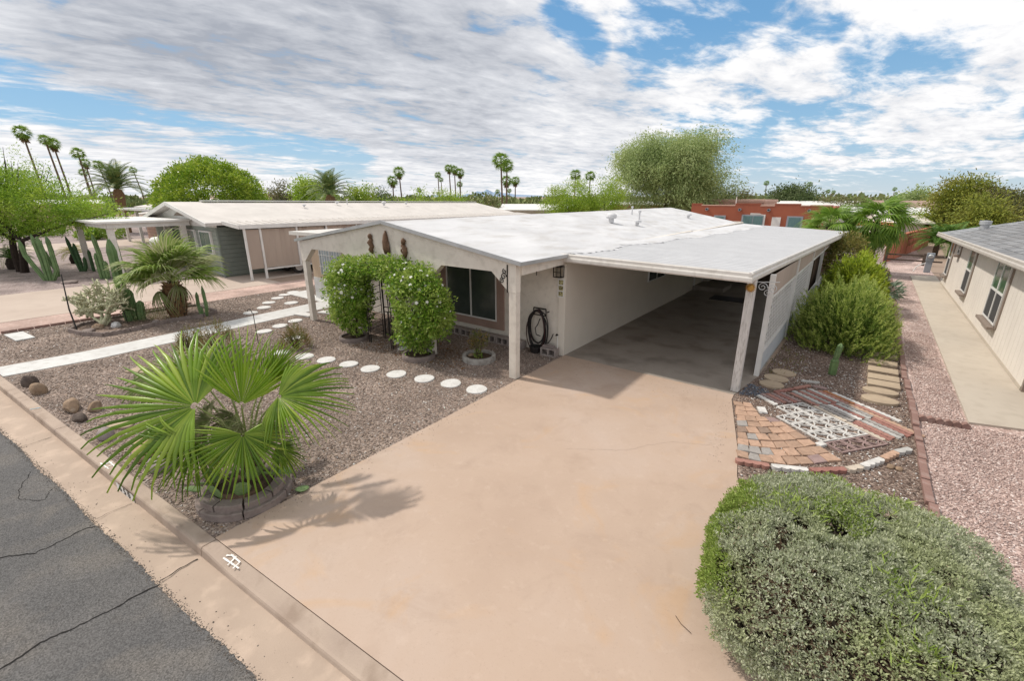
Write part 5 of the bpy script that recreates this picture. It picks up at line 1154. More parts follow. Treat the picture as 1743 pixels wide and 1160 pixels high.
# uneven outline, tufts standing proud, a few hollows where the twigs show
lm = lump(cl*2.0, 41, 2.0, .022); cl = cl*np.stack([lm, lm, lm], 1)
hr = np.random.default_rng(77); hc = cl[hr.integers(0, len(cl), 34)]; hs = hr.uniform(.05, .15, 34)*np.where(hr.uniform(0, 1, 34) < .3, 1.3, .7); dip = np.zeros(len(cl))
for c_, w_ in zip(hc, hs): q_ = (cl-c_)/np.array([1, 1.3, .8])+.02*np.sin(cl*23); dip = np.maximum(dip, np.exp(-(q_**2).sum(1)/w_**2*2.2)*min(.2, w_*1.6))
tc_ = cl[hr.integers(0, len(cl), 2600)]; ti = np.zeros(len(cl)); 
cell = np.floor(cl/.055).astype(int); key = (cell*np.array([73856093, 19349663, 83492791])).sum(1) % 9973; hgt = np.random.default_rng(5).uniform(-.055, .025, 9973)[key]
cl = cl - gn*dip[:, None] + gn*hgt[:, None]; cl -= gn*(rng.uniform(0, 1, len(cl))**2*.045)[:, None]
thin = rng.uniform(0, 1, len(cl)) > np.clip(dip*7, 0, .85); cl = cl[thin]; gn = gn[thin]
k = 8; off = rng.normal(0, .010, (len(cl)*k, 3)); P = np.repeat(cl, k, 0)+off; D = np.repeat(gn, k, 0)*.55+off*45+np.array([0, 0, .3]); V, F = leaves(P, D, .027, .42, .5)
M['hedge'] = islandmat('grey green hedge leaf', [(.25,.28,.17),(.40,.43,.29),(.52,.54,.40),(.33,.38,.20),(.62,.63,.51)], .75, .28, .2, nscale=1.1, ncol=(.42,.46,.24))
M['hedgegreen'] = islandmat('fresh green hedge leaf', [(.17,.26,.045),(.27,.36,.07),(.36,.44,.13)], .6, .3)
nz_ = .13*np.sin(P[:, 2]*9+P[:, 1]*5)+.06*np.sin(P[:, 1]*17)+rng.normal(0, .05, len(P))
side = (P[:, 0] < -.86+nz_) | ((P[:, 1] > .98+nz_) & (P[:, 2] > .45) & (rng.uniform(0, 1, len(P)) < .5)) | ((np.sin(P[:, 0]*3.1+2)*np.sin(P[:, 1]*2.7+1) > .78) & (rng.uniform(0, 1, len(P)) < .5))
def sub(V, sel): 
    n = len(sel); VV = V.reshape(n, 4, 3)[sel].reshape(-1, 3); return VV, np.arange(len(VV)).reshape(-1, 4)
Va, Fa = sub(V, ~side); Vb, Fb = sub(V, side); link('foliage', npmesh('foliage', Va, Fa, M['hedge']), hd); link('green_foliage', npmesh('foliage', Vb, Fb, M['hedgegreen']), hd)
mb = MB(); r = random.Random(8)
for _ in range(420):
    d = Vector((r.gauss(0, 1)*HX, r.gauss(0, 1)*HY, abs(r.gauss(0, 1))*.8)); d.normalize(); d = Vector((d.x*HX*.90, d.y*HY*.90, d.z*.78+.06)); a = Vector((r.gauss(0, .25), r.gauss(0, .3), .05)); mb.tube([a, a.lerp(d, .5)+Vector((0, 0, .04)), d*.97], [.009, .006, .003], 4, cap=False)
mb.build('twigs', M['rockbrown'], hd)
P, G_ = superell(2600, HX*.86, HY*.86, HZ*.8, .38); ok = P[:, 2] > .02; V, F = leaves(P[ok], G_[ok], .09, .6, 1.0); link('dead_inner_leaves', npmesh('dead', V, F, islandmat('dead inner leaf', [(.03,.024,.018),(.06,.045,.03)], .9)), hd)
# fresh runners pushing through
P = np.concatenate([np.array([[c0[0], c0[1], c0[2]]])+rng.normal(0, 1, (170, 3))*np.array(c0[3]) for c0 in [(.25, -.45, .90, (.10, .12, .03)), (-.05, .45, .92, (.16, .10, .03)), (-.5, .1, .92, (.1, .1, .03)), (.3, -.85, .78, (.14, .1, .05))]]); V, F = leaves(P, np.tile([0, 0, .8], (len(P), 1)), .085, .12, .8); tag(link('runners', npmesh('runners', V, F, M['hedgegreen']), hd), kind='stuff')
P = scatter([(-.9, 2.9), (-.45, 2.9), (-.75, 3.6)], 12, .008)
t = thing('twig', 'thin dry curved twig on the driveway beside the hedge', 'twig', (-.72, 3.3, .012)); MB().tube([(0, 0, 0), (.06, -.05, .0), (.16, -.09, .0)], .003, 4).build('twig', M['bark'], t)

# ================================================================== RIGHT HOUSE
rh = thing('right_house', 'pale beige neighbour house with grey shingle roof on the right', 'house', (6.5, 12, 0))
M['rwall'] = mat('beige textured siding', (.70,.65,.59), (.65,.60,.545), 1.2, .9, .25, 60)
M['rtrim'] = mat('taupe brown trim', (.27,.22,.185), (.23,.185,.155), 3, .8, .2)
RX = 2.82
def ez(y): return 2.30 - (y-13)*.020
ys2 = [12.05+1.22*i for i in range(12)]
part('house_wall', MB().prism([(RX, 12.05), (RX+.12, 12.05), (RX+.12, 26.0), (RX, 26.0)], 0, [ez(12), ez(12), ez(26), ez(26)]), M['rwall'], rh)
part('back_wall', MB().prism([(RX+.121, 25.9), (11, 25.9), (11, 26), (RX+.121, 26)], 0, [ez(26), ez(26), ez(26), ez(26)]), M['rwall'], rh)
part('baseboard', MB().box(RX-.012, RX-.001, 12.05, 26.0, .031, .10), M['strip'], rh)
gv = MB(); y_ = 12.2
while y_ < 25.9: gv.box(RX-.002, RX-.0005, y_, y_+.012, .1, ez(y_)-.02); y_ += .305
part('siding_batten', gv, M['rwall'], rh)['kind'] = 'stuff'
# recessed porch at the near end
part('porch_wall', MB().box(4.6, 4.72, 8.5, 12.05, 0, 2.3), M['rtrim'], rh); part('porch_side', MB().box(RX+.0, 4.6, 12.0, 12.045, 0, 2.35), M['rtrim'], rh); part('corner_post', MB().box(RX-.006, RX+.10, 11.95, 12.04, .03, 2.32), M['rtrim'], rh)
part('porch_floor', MB().box(RX+.06, 4.6, 8.5, 11.94, .031, .12), M['trim'], rh)
rl = thing('white_railing', 'white picket railing at the porch of the right house', 'railing', (RX+.25, 10.0, .12)); 
for k in range(14): MB().box(-.015, .015, k*.13, k*.13+.03, .0, .85).build('picket', M['white'], rl)
MB().box(-.03, .03, -.02, 1.75, .851, .90).build('top_rail', M['white'], rl)
# windows (taupe surround, white frame, green reflective glass upstairs, dark screen below)
gg = mat('green reflecting glass', (.02,.09,.045), (.06,.16,.06), 9, .08, .0, spec=.7); sc = mat('dark insect screen', (.05,.05,.052), (.07,.07,.07), 60, .7)
def rwin(y0, y1, z0, z1, cols, label, sill=True, sash=None):
    ww = thing_part = MB().box(RX-.03, RX-.001, y0-.09, y1+.09, z0-.05, min(z1+.22, ez(y1)-.03)).build('window_surround', M['rtrim'], rh); ww.location = -rh.location; ww['label'] = label
    sash = sash or (z0+z1)/2
    cs = [y0]+cols+[y1]
    for a, b in zip(cs[:-1], cs[1:]):
        f = MB(); w_ = .04
        for (u0, u1, v0, v1) in ((a, b, z0, z0+w_), (a, b, z1-w_, z1), (a, a+w_, z0+w_, z1-w_), (b-w_, b, z0+w_, z1-w_), (a+w_, b-w_, sash-.025, sash+.025)): f.box(RX-.06, RX-.031, u0, u1, v0, v1)
        f.build('window_frame', M['white'], ww); MB().box(RX-.045, RX-.036, a+w_, b-w_, sash+.025, z1-w_).build('pane', gg, ww); MB().box(RX-.045, RX-.036, a+w_, b-w_, z0+w_, sash-.025).build('screen', sc, ww)
    if sill: MB().box(RX-.16, RX-.031, y0-.05, y1+.05, z0-.09, z0-.03).build('sill', M['rtrim'], ww)
rwin(15.15, 16.6, .58, 2.02, [15.87], 'wide double window nearest the street', sash=1.30)
rwin(19.85, 20.75, .58, 1.97, [], 'narrow tall window in the middle'); rwin(24.65, 25.35, .52, 1.86, [], 'narrow tall window near the far corner'); rwin(23.05, 23.45, 1.5, 1.86, [], 'tiny square window high in the wall')
part('meter_box', MB().box(RX-.05, RX-.001, 25.6, 25.75, .2, .5), M['alu'], rh)
# roof, hip at the far end
RS = .30
ex0 = RX-.38
part('roof_deck', MB().hexa([(ex0, 8.2, ez(8.2)-.02), (8.0, 8.2, ez(8.2)-.02+1.62), (8.0, 21.0, 3.72), (ex0, 26.9, ez(26.9)-.02), (ex0, 8.2, ez(8.2)+.02), (8.0, 8.2, ez(8.2)+.02+1.62), (8.0, 21.0, 3.76), (ex0, 26.9, ez(26.9)+.02)]), mat('grey roofing felt', (.15,.15,.155), (.12,.12,.125), 5, .9), rh)
part('roof_deck', MB().prism([(ex0, 26.9), (8.0, 21.0), (13.5, 26.9)], [ez(26.9)-.03, 3.70, ez(26.9)-.03], [ez(26.9)+.02, 3.755, ez(26.9)+.02]), mat('grey roofing felt two', (.15,.15,.155), (.12,.12,.125), 5, .9), rh)
part('soffit', MB().hexa([(ex0, 8.2, ez(8.2)-.06), (RX, 8.2, ez(8.2)-.06), (RX, 26.4, ez(26.4)-.06), (ex0, 26.9, ez(26.9)-.06), (ex0, 8.2, ez(8.2)-.045), (RX, 8.2, ez(8.2)-.045), (RX, 26.4, ez(26.4)-.045), (ex0, 26.9, ez(26.9)-.045)]), M['rwall'], rh)
gm = gutter_profile((ex0-.01, 8.2, ez(8.2)), (ex0-.01, 26.9, ez(26.9)), (-1, 0, 0)); part('gutter', gm, mat('beige gutter', (.50,.46,.42), (.43,.39,.35), 3, .5), rh)
M['shingle'] = islandmat('grey shingle', [(.18,.19,.20),(.25,.26,.275),(.30,.31,.325),(.22,.225,.235)], .9, spec=.15)
shs = []
for i_, c in enumerate([(.19,.195,.205),(.235,.24,.25),(.275,.28,.29),(.215,.215,.22)]):
    mm = mat('grey shingle tone', c, tuple(x*.8 for x in c), 20, .92, .4, 90); b_ = MB(); b_.box(0, .235, .006, .30, 0, .012); shs.append(b_.mesh('shingle', mm))
r_ = random.Random(5); cnt = 0; rest = MB()
def rz_at(x, y): # deck height
    t = (x-ex0)/(8.0-ex0); return ez(y)+.022+ t*((3.76-ez(21)) if True else 0)
row_i = 0; x_ = ex0
tabs = []
while x_ < 7.8:
    y_ = 8.6+(row_i % 2)*.155
    while y_ < 26.4 - (x_-ex0)*1.05: tabs.append((x_, y_)); y_ += .307
    x_ += .19; row_i += 1
def seen(x, y): 
    v = Matrix.Rotation(-YAW, 3, 'Z') @ Vector((x, y, rz_at(x, y)-CAM_H)); c, s = math.cos(PITCH), math.sin(PITCH); d = v.y*c - v.z*s; 
    return 871.5+775*v.x/d < 1790 if d > 0 else False
vis = sorted([t_ for t_ in tabs if seen(*t_)], key=lambda t_: t_[0]**2+t_[1]**2)
top_ = set(vis[:280])
slope_a = math.atan2(3.76-ez(15), 8.0-ex0)
for (x_, y_) in tabs:
    z_ = rz_at(x_, y_)
    if (x_, y_) in top_:
        o = link('shingle', r_.choice(shs), rh); o.location = Vector((x_-.02, y_, z_+.006+r_.uniform(0, .003)))-rh.location; o.rotation_euler = (math.atan(-.02), -slope_a+.035, 0)
    elif y_ < 26.2:
        s0 = math.tan(slope_a); rest.hexa([(x_-.02, y_, z_), (x_+.20, y_, z_+.20*s0-.004), (x_+.20, y_+.295, z_+.20*s0-.010), (x_-.02, y_+.295, z_-.006), (x_-.02, y_, z_+.016), (x_+.20, y_, z_+.20*s0+.008), (x_+.20, y_+.295, z_+.20*s0+.002), (x_-.02, y_+.295, z_+.010)])
rs_ = part('shingles', rest, M['shingle'], rh); rs_['kind'] = 'stuff'
v_ = MB(); v_.lathe([(.13, 0), (.13, .16), (.17, .17), (.17, .30), (.02, .31)], 14); o = v_.build('roof_vent', M['alu'], rh); o.location = Vector((3.35, 24.0, rz_at(3.35, 24)))-rh.location
v_ = MB(); v_.tube([(0, 0, 0), (.02, 0, .2), (.0, 0, .34)], .04, 8); o = v_.build('vent_pipe', M['bark'], rh); o.location = Vector((3.9, 19.5, rz_at(3.9, 19.5)))-rh.location
v_ = MB(); v_.lathe([(.14, 0), (.05, .09)], 10); o = v_.build('vent_flashing', M['alu'], rh); o.location = Vector((3.9, 19.5, rz_at(3.9, 19.5)+.005))-rh.location
t = thing('utility_pedestal', 'grey leaning utility meter pedestal with a white conduit', 'pedestal', (2.62, 29.7, 0)); M['galv'] = mat('galvanised grey', (.33,.36,.40), (.27,.30,.34), 4, .5, metal=.2)
MB().hexa([(-.12, -.1, 0), (.12, -.1, 0), (.12, .1, 0), (-.12, .1, 0), (-.12, -.1, .55), (.12, -.1, .55), (.12, .1, .55), (-.12, .1, .55)]).build('base', M['galv'], t); MB().box(-.14, .14, -.12, .12, .555, .92).build('meter_box', M['galv'], t); o = MB().lathe([(.10, 0), (.10, .06), (.07, .09)], 14).build('meter', M['alu'], t); o.location = (0, -.12, .78); o.rotation_euler = (PI/2, 0, 0)
MB().tube([(-.5, -.1, 0), (-.42, -.08, .25), (-.25, -.05, .38), (-.12, 0, .42)], .025, 8).build('conduit', M['white'], t)
fr_ = thing('rail_fence', 'low dark wooden two rail fence before the red block wall', 'fence', (1.9, 32.6, 0)); M['dwood'] = mat('dark fence wood', (.07,.05,.04), (.11,.085,.07), 8, .9)
for x_ in (-.85, .75): MB().box(x_-.06, x_+.06, -.06, .06, 0, .62).build('post', M['dwood'], fr_)
for z_ in (.22, .50): MB().box(-.9, 1.5, -.03+.08, .03+.08, z_-.04, z_+.04).build('rail', M['dwood'], fr_)
bw = thing('red_block_wall', 'terracotta red garden wall of panels running away beyond the rail fence', 'wall', (1.05, 33.2, 0), math.atan2(13.4, 2.65)); M['redwall'] = mat('terracotta paint', (.42,.145,.085), (.37,.125,.075), 3, .9, .2, 30)
for k in range(8): MB().box(k*1.7+.07, k*1.7+1.63, -.09, .09, 0, 1.30).build('panel', M['redwall'], bw)
for k in range(9): MB().box(k*1.7-.065, k*1.7+.065, -.03, .03, 0, 1.30).build('joint', M['dwood'], bw)
MB().box(-.03, 13.7, -.11, .11, 1.302, 1.37).build('coping', M['redwall'], bw)
t = thing('orange_roof_patio', 'bright orange flat roof edge behind the red wall', 'roof', (-1.2, 44, 0)); MB().box(-.2, 2.7, 0, 5.5, 1.42, 1.52).build('roof', mat('orange paint', (.55,.17,.05), (.48,.15,.05), 2, .8), t); MB().box(-.1, .1, .1, .3, 0, 1.42).build('post', M['redwall'], t); MB().box(2.4, 2.6, .1, .3, 0, 1.42).build('post', M['redwall'], t)
def simple_house(name, label, c, w, d, h, az_, wall, roof, rh_=.7, windows=(), flat=False, cat='house'):
    t = thing(name, label, cat, (c[0], c[1], 0), az_)
    MB().box(-w/2, w/2, 0, d, 0, h).build('wall', wall, t)
    if flat: MB().box(-w/2-.1, w/2+.1, -.1, d+.1, h+.002, h+.25).build('roof', roof, t)
    else:
        mb = MB(); e_ = .5; mb.add([(-w/2-e_, -e_, h-.05), (w/2+e_, -e_, h-.05), (w/2+e_, d+e_, h-.05), (-w/2-e_, d+e_, h-.05), (-w/2-e_, d/2, h+rh_), (w/2+e_, d/2, h+rh_), (-w/2-e_, -e_, h-.15), (w/2+e_, -e_, h-.15), (w/2+e_, d+e_, h-.15), (-w/2-e_, d+e_, h-.15)], [(0, 1, 5, 4), (3, 4, 5, 2), (6, 7, 1, 0), (7, 8, 2, 1), (9, 3, 2, 8), (6, 0, 3, 9), (0, 4, 3), (1, 2, 5), (6, 9, 8, 7)]); mb.build('roof', roof, t)
    for (x0, x1, z0, z1) in windows:
        f = MB().box(x0-.08, x1+.08, -.06, -.002, z0-.08, z1+.08).build('window', M['rtrim'] if not flat else M['galv'], t); MB().box(x0, x1, -.075, -.062, z0, z1).build('pane', M['glass'], f)
    return t

# red adobe house
ad = thing('adobe_house', 'terracotta red flat roofed adobe house with stepped parapet behind the carport', 'house', (-7.2, 41.0, 0)); M['adobe'] = mat('terracotta stucco', (.35,.115,.068), (.29,.095,.06), .7, .95, .3, 25); M['adobetop'] = mat('pink parapet cap', (.60,.40,.32), (.52,.34,.27), 3, .9)
MB().box(-5.0, 4.9, 0, 9, 0, 2.72).build('wall', M['adobe'], ad)
par = [(-5.0, -4.2, 2.90), (-4.2, -1.6, 2.80), (-1.6, -.9, 2.93), (-.9, .2, 2.93), (.2, 1.2, 2.80), (1.2, 2.9, 2.93), (2.9, 3.5, 2.83), (3.5, 4.9, 2.86)]
for a, b, z_ in par:
    MB().box(a+.002, b-.002, 0, .3, 2.721, z_).build('parapet', M['adobe'], ad); MB().box(a+.002, b-.002, -.02, .32, z_+.002, z_+.07).build('parapet_cap', M['adobetop'] if z_ < 2.9 else M['adobe'], ad)
for x_ in (-3.7, -1.2, .85, 3.5): o = MB().lathe([(.11, 0), (.11, .25), (.08, .25), (.08, .02)], 10).build('roof_spout', M['galv'], ad); o.location = (x_, -.001, 2.52); o.rotation_euler = (PI/2, 0, 0)
tg = mat('teal curtain glass', (.14,.24,.24), (.10,.18,.19), 5, .25, stretch=(8, 1, .5))
for (a, b, c, d, m) in [(-3.0, -2.3, 1.35, 1.95, tg), (-.9, .55, 1.05, 2.05, tg), (2.25, 3.1, .7, 2.0, tg)]:
    f = MB().box(a-.1, b+.1, -.07, -.002, c-.1, d+.1).build('window', M['galv'], ad); n_ = 2 if b-a > 1 else 1
    for k in range(n_): w_ = (b-a)/n_; MB().box(a+k*w_+.03, a+(k+1)*w_-.03, -.085, -.072, c, d).build('pane', m, f)
MB().box(1.15, 1.75, -.05, -.002, .5, 2.0).build('door', M['white'], ad)
for (a, b, z_) in [(-8.5, -2.2, 3.05), (-1.6, .5, 3.0), (3, 5, 3.0)]: pass
t = simple_house('pink_parapet_house', 'pale pink parapet of the house just behind the red adobe house', (-13.6, 53.5), 9.5, 8, 2.95, 0, M['adobetop'], M['adobetop'], flat=True)
t = thing('swamp_cooler_pipe', 'thin white pipe on top of the adobe roof', 'pipe', (-9.2, 43, 2.722)); MB().tube([(0, 0, 0), (0, 0, .75)], .04, 8).build('pipe', M['white'], t)
lp = far(1307, 36); lp.z = 0
t = thing('street_lamp', 'pale street lamp on a thin white pole before the adobe house', 'street lamp', lp); MB().tube([(0, 0, 0), (0, 0, 2.35)], .05, 8).build('pole', M['white'], t); MB().tube([(0, 0, 2.3), (-.35, -.1, 2.38)], .03, 6).build('arm', M['white'], t); MB().hexa([(-.85, -.28, 2.32), (-.3, -.12, 2.32), (-.3, .06, 2.32), (-.85, -.1, 2.32), (-.85, -.28, 2.44), (-.3, -.12, 2.42), (-.3, .06, 2.42), (-.85, -.1, 2.44)]).build('lamp_head', M['fascia'], t)

# ================================================================== LEFT NEIGHBOUR
nh = thing('green_house', 'sage green neighbour mobile home with pale low gable roof', 'house', (-27, 8.4, 0))
M['sage'] = mat('sage siding', (.20,.225,.20), (.17,.195,.175), 2, .8, .1, 30); M['sagelit'] = mat('sunlit sage siding', (.30,.33,.29), (.26,.29,.26), 2, .8)  # front boards use a lighter copy of sage, sunlight put into the colour
M['nroof'] = mat('pale pink white roof', (.60,.565,.53), (.52,.49,.46), 1.2, .7, .2, 10)
NX0, NX1, NY0, NY1 = -30.8, -22.8, 8.5, 30
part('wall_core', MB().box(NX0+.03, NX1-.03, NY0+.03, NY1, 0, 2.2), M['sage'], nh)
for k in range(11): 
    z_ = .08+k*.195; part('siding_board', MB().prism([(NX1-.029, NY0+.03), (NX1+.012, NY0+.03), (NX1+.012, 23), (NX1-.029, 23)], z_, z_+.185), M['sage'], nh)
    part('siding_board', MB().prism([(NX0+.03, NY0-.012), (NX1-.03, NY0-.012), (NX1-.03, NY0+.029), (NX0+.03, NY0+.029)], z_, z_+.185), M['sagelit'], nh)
part('corner_board', MB().box(NX1-.10, NX1+.03, NY0-.03, NY0+.028, 0, 2.25), M['sage'], nh)
nz = lambda x: 2.42+.85*(1-abs(x+26.8)/4.2)
part('roof', slope(-26.8, 3.27, -22.55, 2.42, 8.0, 30, 3.05, 2.30, .12, 3, 3, 0), M['nroof'], nh); part('roof', slope(-31.05, 2.42, -26.801, 3.27, 8.0, 30, 2.3, 3.05, .12, 3, 3, 0), M['nroof'], nh)
part('ridge_cap', MB().bar((-26.8, 9.5, 3.31), (-26.8, 30, 3.09), .35, .05), M['white'], nh)
mb = MB(); mb.prism([(-30.9, 8.46), (-26.8, 8.46), (-22.7, 8.46), (-22.7, 8.47), (-26.8, 8.47), (-30.9, 8.47)], 2.2, [2.34, 3.14, 2.34, 2.34, 3.14, 2.34]); part('gable', mb, M['white'], nh)
mb = MB(); mb.add([(-27.5, 8.43, 2.62), (-26.1, 8.43, 2.62), (-26.8, 8.43, 2.85)], [(0, 1, 2)]); part('gable_vent', mb, M['rtrim'], nh)
for a, b, za, zb in ((-31.05, -26.8, 2.40, 3.26), (-26.8, -22.5, 3.26, 2.40)): part('barge_board', MB().bar((a, 7.97, za-.06), (b, 7.97, zb-.06), .04, .16), M['white'], nh)
pg = mat('green window glass', (.06,.12,.09), (.12,.18,.13), 4, .15)
for (a, b) in ((-28.3, -26.9), (-26.5, -25.3), (-24.6, -23.5)):
    f = part('window', MB().box(a-.08, b+.08, 8.40, 8.485, .98, 2.02), M['white'], nh); n_ = 2
    for k in range(n_): w_ = (b-a)/n_; MB().box(a+k*w_+.03, a+(k+1)*w_-.03, 8.385, 8.398, 1.05, 1.95).build('pane', pg, f)
for (x_, y_, k_) in [(-25.2, 14, 'cap'), (-25.6, 17, 'pipe'), (-25.3, 19.5, 'dome'), (-25.5, 21.5, 'cap'), (-25.9, 16.5, 'cap')]:
    vent(k_, 'small white vent on the neighbour roof', (0, 0, 0), .8); o = [q for q in bpy.data.objects if q.name.startswith('roof_vent')][-1]
    o = bpy.context.scene.objects[-1] if False else o
for q in list(house.children):
    if q.name.startswith('roof_vent') and q.get('label') == 'small white vent on the neighbour roof': 
        q.parent = nh
vv = [(-25.2, 14), (-25.6, 17), (-25.3, 19.5), (-25.5, 21.5), (-25.9, 16.5)]
for q, (x_, y_) in zip([q for q in nh.children if q.name.startswith('roof_vent')], vv): q.location = Vector((x_, y_, 3.27-.85*(x_+26.8)/4.25-.03*(y_-8)/10+.02))-nh.location; del q['label']
# its carport with fabric screens
nc = thing('screened_carport', 'white framed carport with hanging beige fabric screens on the left neighbour house', 'carport', (-21.8, 8.7, 0))
mb = MB(); ys = []; y = 8.75
while y < 30: ys += [(y, 0), (y+.16, 0), (y+.18, .05), (y+.28, .05), (y+.30, 0)]; y += .36
vs = []
for (yy, dz) in ys:
    for s_ in (0, 1): vs.append((-22.56 + 1.5*s_, yy, 2.43-.12*s_+dz-(yy-8.75)*.0075))
mb.add(vs, [(2*j, 2*j+1, 2*j+3, 2*j+2) for j in range(len(ys)-1)]); part('roof_deck', mb, M['nroof'], nc)
part('fascia', MB().hexa([(-21.06, 8.7, 2.20), (-21.0, 8.7, 2.20), (-21.0, 30, 2.06), (-21.06, 30, 2.06), (-21.06, 8.7, 2.37), (-21.0, 8.7, 2.37), (-21.0, 30, 2.22), (-21.06, 30, 2.22)]), M['white'], nc)
part('front_fascia', MB().hexa([(-22.6, 8.64, 2.33), (-21.0, 8.64, 2.20), (-21.0, 8.69, 2.20), (-22.6, 8.69, 2.33), (-22.6, 8.64, 2.49), (-21.0, 8.64, 2.37), (-21.0, 8.69, 2.37), (-22.6, 8.69, 2.49)]), M['white'], nc)
pys = [8.9, 9.55, 11.2, 12.7, 14.4, 16.2, 18.0, 20.0]
for y_ in pys: part('post', MB().box(-21.15, -21.07, y_-.04, y_+.04, 0 if y_ in (8.9, 9.55) or y_ > 15 else .42, 2.19), M['white'], nc)
for a, b in zip(pys[1:-1], pys[2:]): 
    mb = MB(); k = 14; vs = []
    for i in range(k+1): yy = a+.05+(b-a-.1)*i/k; xx = -21.12-.05*math.sin(i*.9+a)**2; vs += [(xx, yy, .46), (xx+.02*math.sin(i*1.3), yy, 2.15)]
    mb.add(vs, [(2*i, 2*i+2, 2*i+3, 2*i+1) for i in range(k)]); part('screen_curtain', mb, M['screen'], nc)
part('bottom_rail', MB().box(-21.15, -21.08, 9.6, 18.0, .38, .44), M['white'], nc)
part('screen_curtain', MB().box(-21.13, -21.11, 8.95, 9.5, .46, 2.15), M['screen'], nc)
# white car seen under the screens
def car(name, label, loc, rz, m):
    t = thing(name, label, 'car', loc, rz); prof = [(-2.2, .35), (-2.25, .75), (-2.1, .95), (-1.5, 1.02), (-.9, 1.42), (.7, 1.46), (1.3, 1.05), (2.0, .92), (2.25, .7), (2.25, .35)]
    mb = MB(); n = len(prof); vs = []
    for y_, s_ in ((-.85, 1), (.85, 1)): vs += [(x_, y_*(1 if z < 1.1 else .82), z) for x_, z in prof]
    mb.add(vs, [tuple(range(n-1, -1, -1)), tuple(range(n, 2*n))]+[(i, (i+1) % n, n+(i+1) % n, n+i) for i in range(n)]); b = mb.build('body', m, t, bevel=.05)
    for s_ in (-1, 1): MB().hexa([(-1.25, s_*.80, 1.08), (1.1, s_*.80, 1.08), (1.1, s_*.82, 1.08), (-1.25, s_*.82, 1.08), (-.85, s_*.73, 1.36), (.68, s_*.73, 1.38), (.68, s_*.75, 1.38), (-.85, s_*.75, 1.36)]).build('side_window', M['glass'], t)
    for x_ in (-1.4, 1.4):
        for s_ in (-1, 1): o = MB().lathe([(.32, -.1), (.33, 0), (.32, .1)], 18).build('wheel', M['rubber'], t); o.location = (x_, s_*.78, .33); o.rotation_euler = (PI/2, 0, 0); o2 = MB().lathe([(.18, -.11), (.2, .11)], 12).build('rim', M['alu'], o)
    return t
car('parked_car', 'white car parked behind the beige screens of the neighbour carport', (-21.97, 12.6, 0), PI/2, M['white']).scale = (1, .76, 1)
car('parked_car', 'white car parked beyond the green house behind the porch posts', (-36.5, 12.0, 0), PI/2, M['white'])
t = thing('metal_pinwheel', 'metal windmill head standing on red soil under the carport screens', 'garden ornament', (-20.75, 12.2, 0)); 
for k in range(10): a = 2*PI*k/10; MB().hexa([(.0, .03*math.cos(a), .32+.03*math.sin(a)), (.01, .03*math.cos(a), .32+.03*math.sin(a)), (.01, .25*math.cos(a+.12), .32+.25*math.sin(a+.12)), (.0, .25*math.cos(a+.12), .32+.25*math.sin(a+.12)), (.0, .03*math.cos(a-.2), .32+.03*math.sin(a-.2)), (.01, .03*math.cos(a-.2), .32+.03*math.sin(a-.2)), (.01, .25*math.cos(a-.25), .32+.25*math.sin(a-.25)), (.0, .25*math.cos(a-.25), .32+.25*math.sin(a-.25))]).build('blade', M['white'], t)
MB().tube([(-.02, 0, 0), (-.02, 0, .32)], .015, 6).build('stake', M['black'], t)
# front porch cover of the green house
pc = thing('porch_cover', 'white flat porch cover on square posts in front of the green house', 'porch cover', (-28, 5.3, 0))
part('roof', MB().box(-30.9, -25.3, 5.0, 8.40, 2.42, 2.50), M['white'], pc); part('fascia', MB().box(-30.8, -25.5, 5.25, 5.33, 2.22, 2.415), M['white'], pc); part('fascia', MB().box(-25.55, -25.47, 5.335, 8.38, 2.22, 2.415), M['white'], pc); part('fascia', MB().box(-30.8, -30.72, 5.335, 8.38, 2.22, 2.415), M['white'], pc)
for x_, y_ in ((-30.6, 5.35), (-25.65, 5.45), (-25.6, 8.1), (-28.1, 8.2)): part('post', MB().box(x_-.11, x_+.11, y_-.11, y_+.11, 0, 2.218), M['fascia'], pc)
part('rail', MB().box(-28.0, -25.7, 8.0, 8.08, .95, 1.02), M['white'], pc); part('floor', MB().box(-30.7, -25.4, 5.4, 8.40, .0, .05), M['strip'], pc)

# second neighbour further left
n2 = simple_house('tan_shed', 'tan lap sided shed beyond the porch posts', (-46.8, 13.0), 5.2, 8, 2.2, .0, mat('tan lap siding', (.36,.235,.19), (.31,.20,.165), 3, .85), M['nroof'], .5)
for k in range(8): MB().box(-2.6, 2.6, -.03, -.005, .1+k*.26, .33+k*.26).build('siding_board', mat('tan board %d' % (k % 2), (.38-.02*(k % 2),.25,.20), (.33,.215,.175), 3, .85) if k < 2 else bpy.data.materials['tan board %d' % (k % 2)], n2)
n3 = thing('far_carport', 'white ribbed roof carport beyond the green house', 'carport', (-42, 14, 0)); mb = MB()
for k in range(14): mb.box(-6+k*.8, -5.65+k*.8, -3, 14, 2.60, 2.66)
mb.box(-6.2, 5.4, -3, 14, 2.52, 2.60); mb.build('roof', M['white'], n3)
for x_ in (-6, -2.5, 1.5, 5.2): MB().box(x_-.09, x_+.09, -2.8, -2.62, 0, 2.52).build('post', M['fascia'], n3)
simple_house('far_house', 'blue grey house far behind the mesquite tree', (-58, 17), 14, 9, 2.5, 0, mat('blue grey wall', (.22,.26,.29), (.19,.23,.26), 2, .9), M['nroof'], .8)
simple_house('far_house', 'pale pink house far behind the date palm', (-70, 26), 16, 9, 2.9, .1, M['adobetop'], M['farpink'], .9)

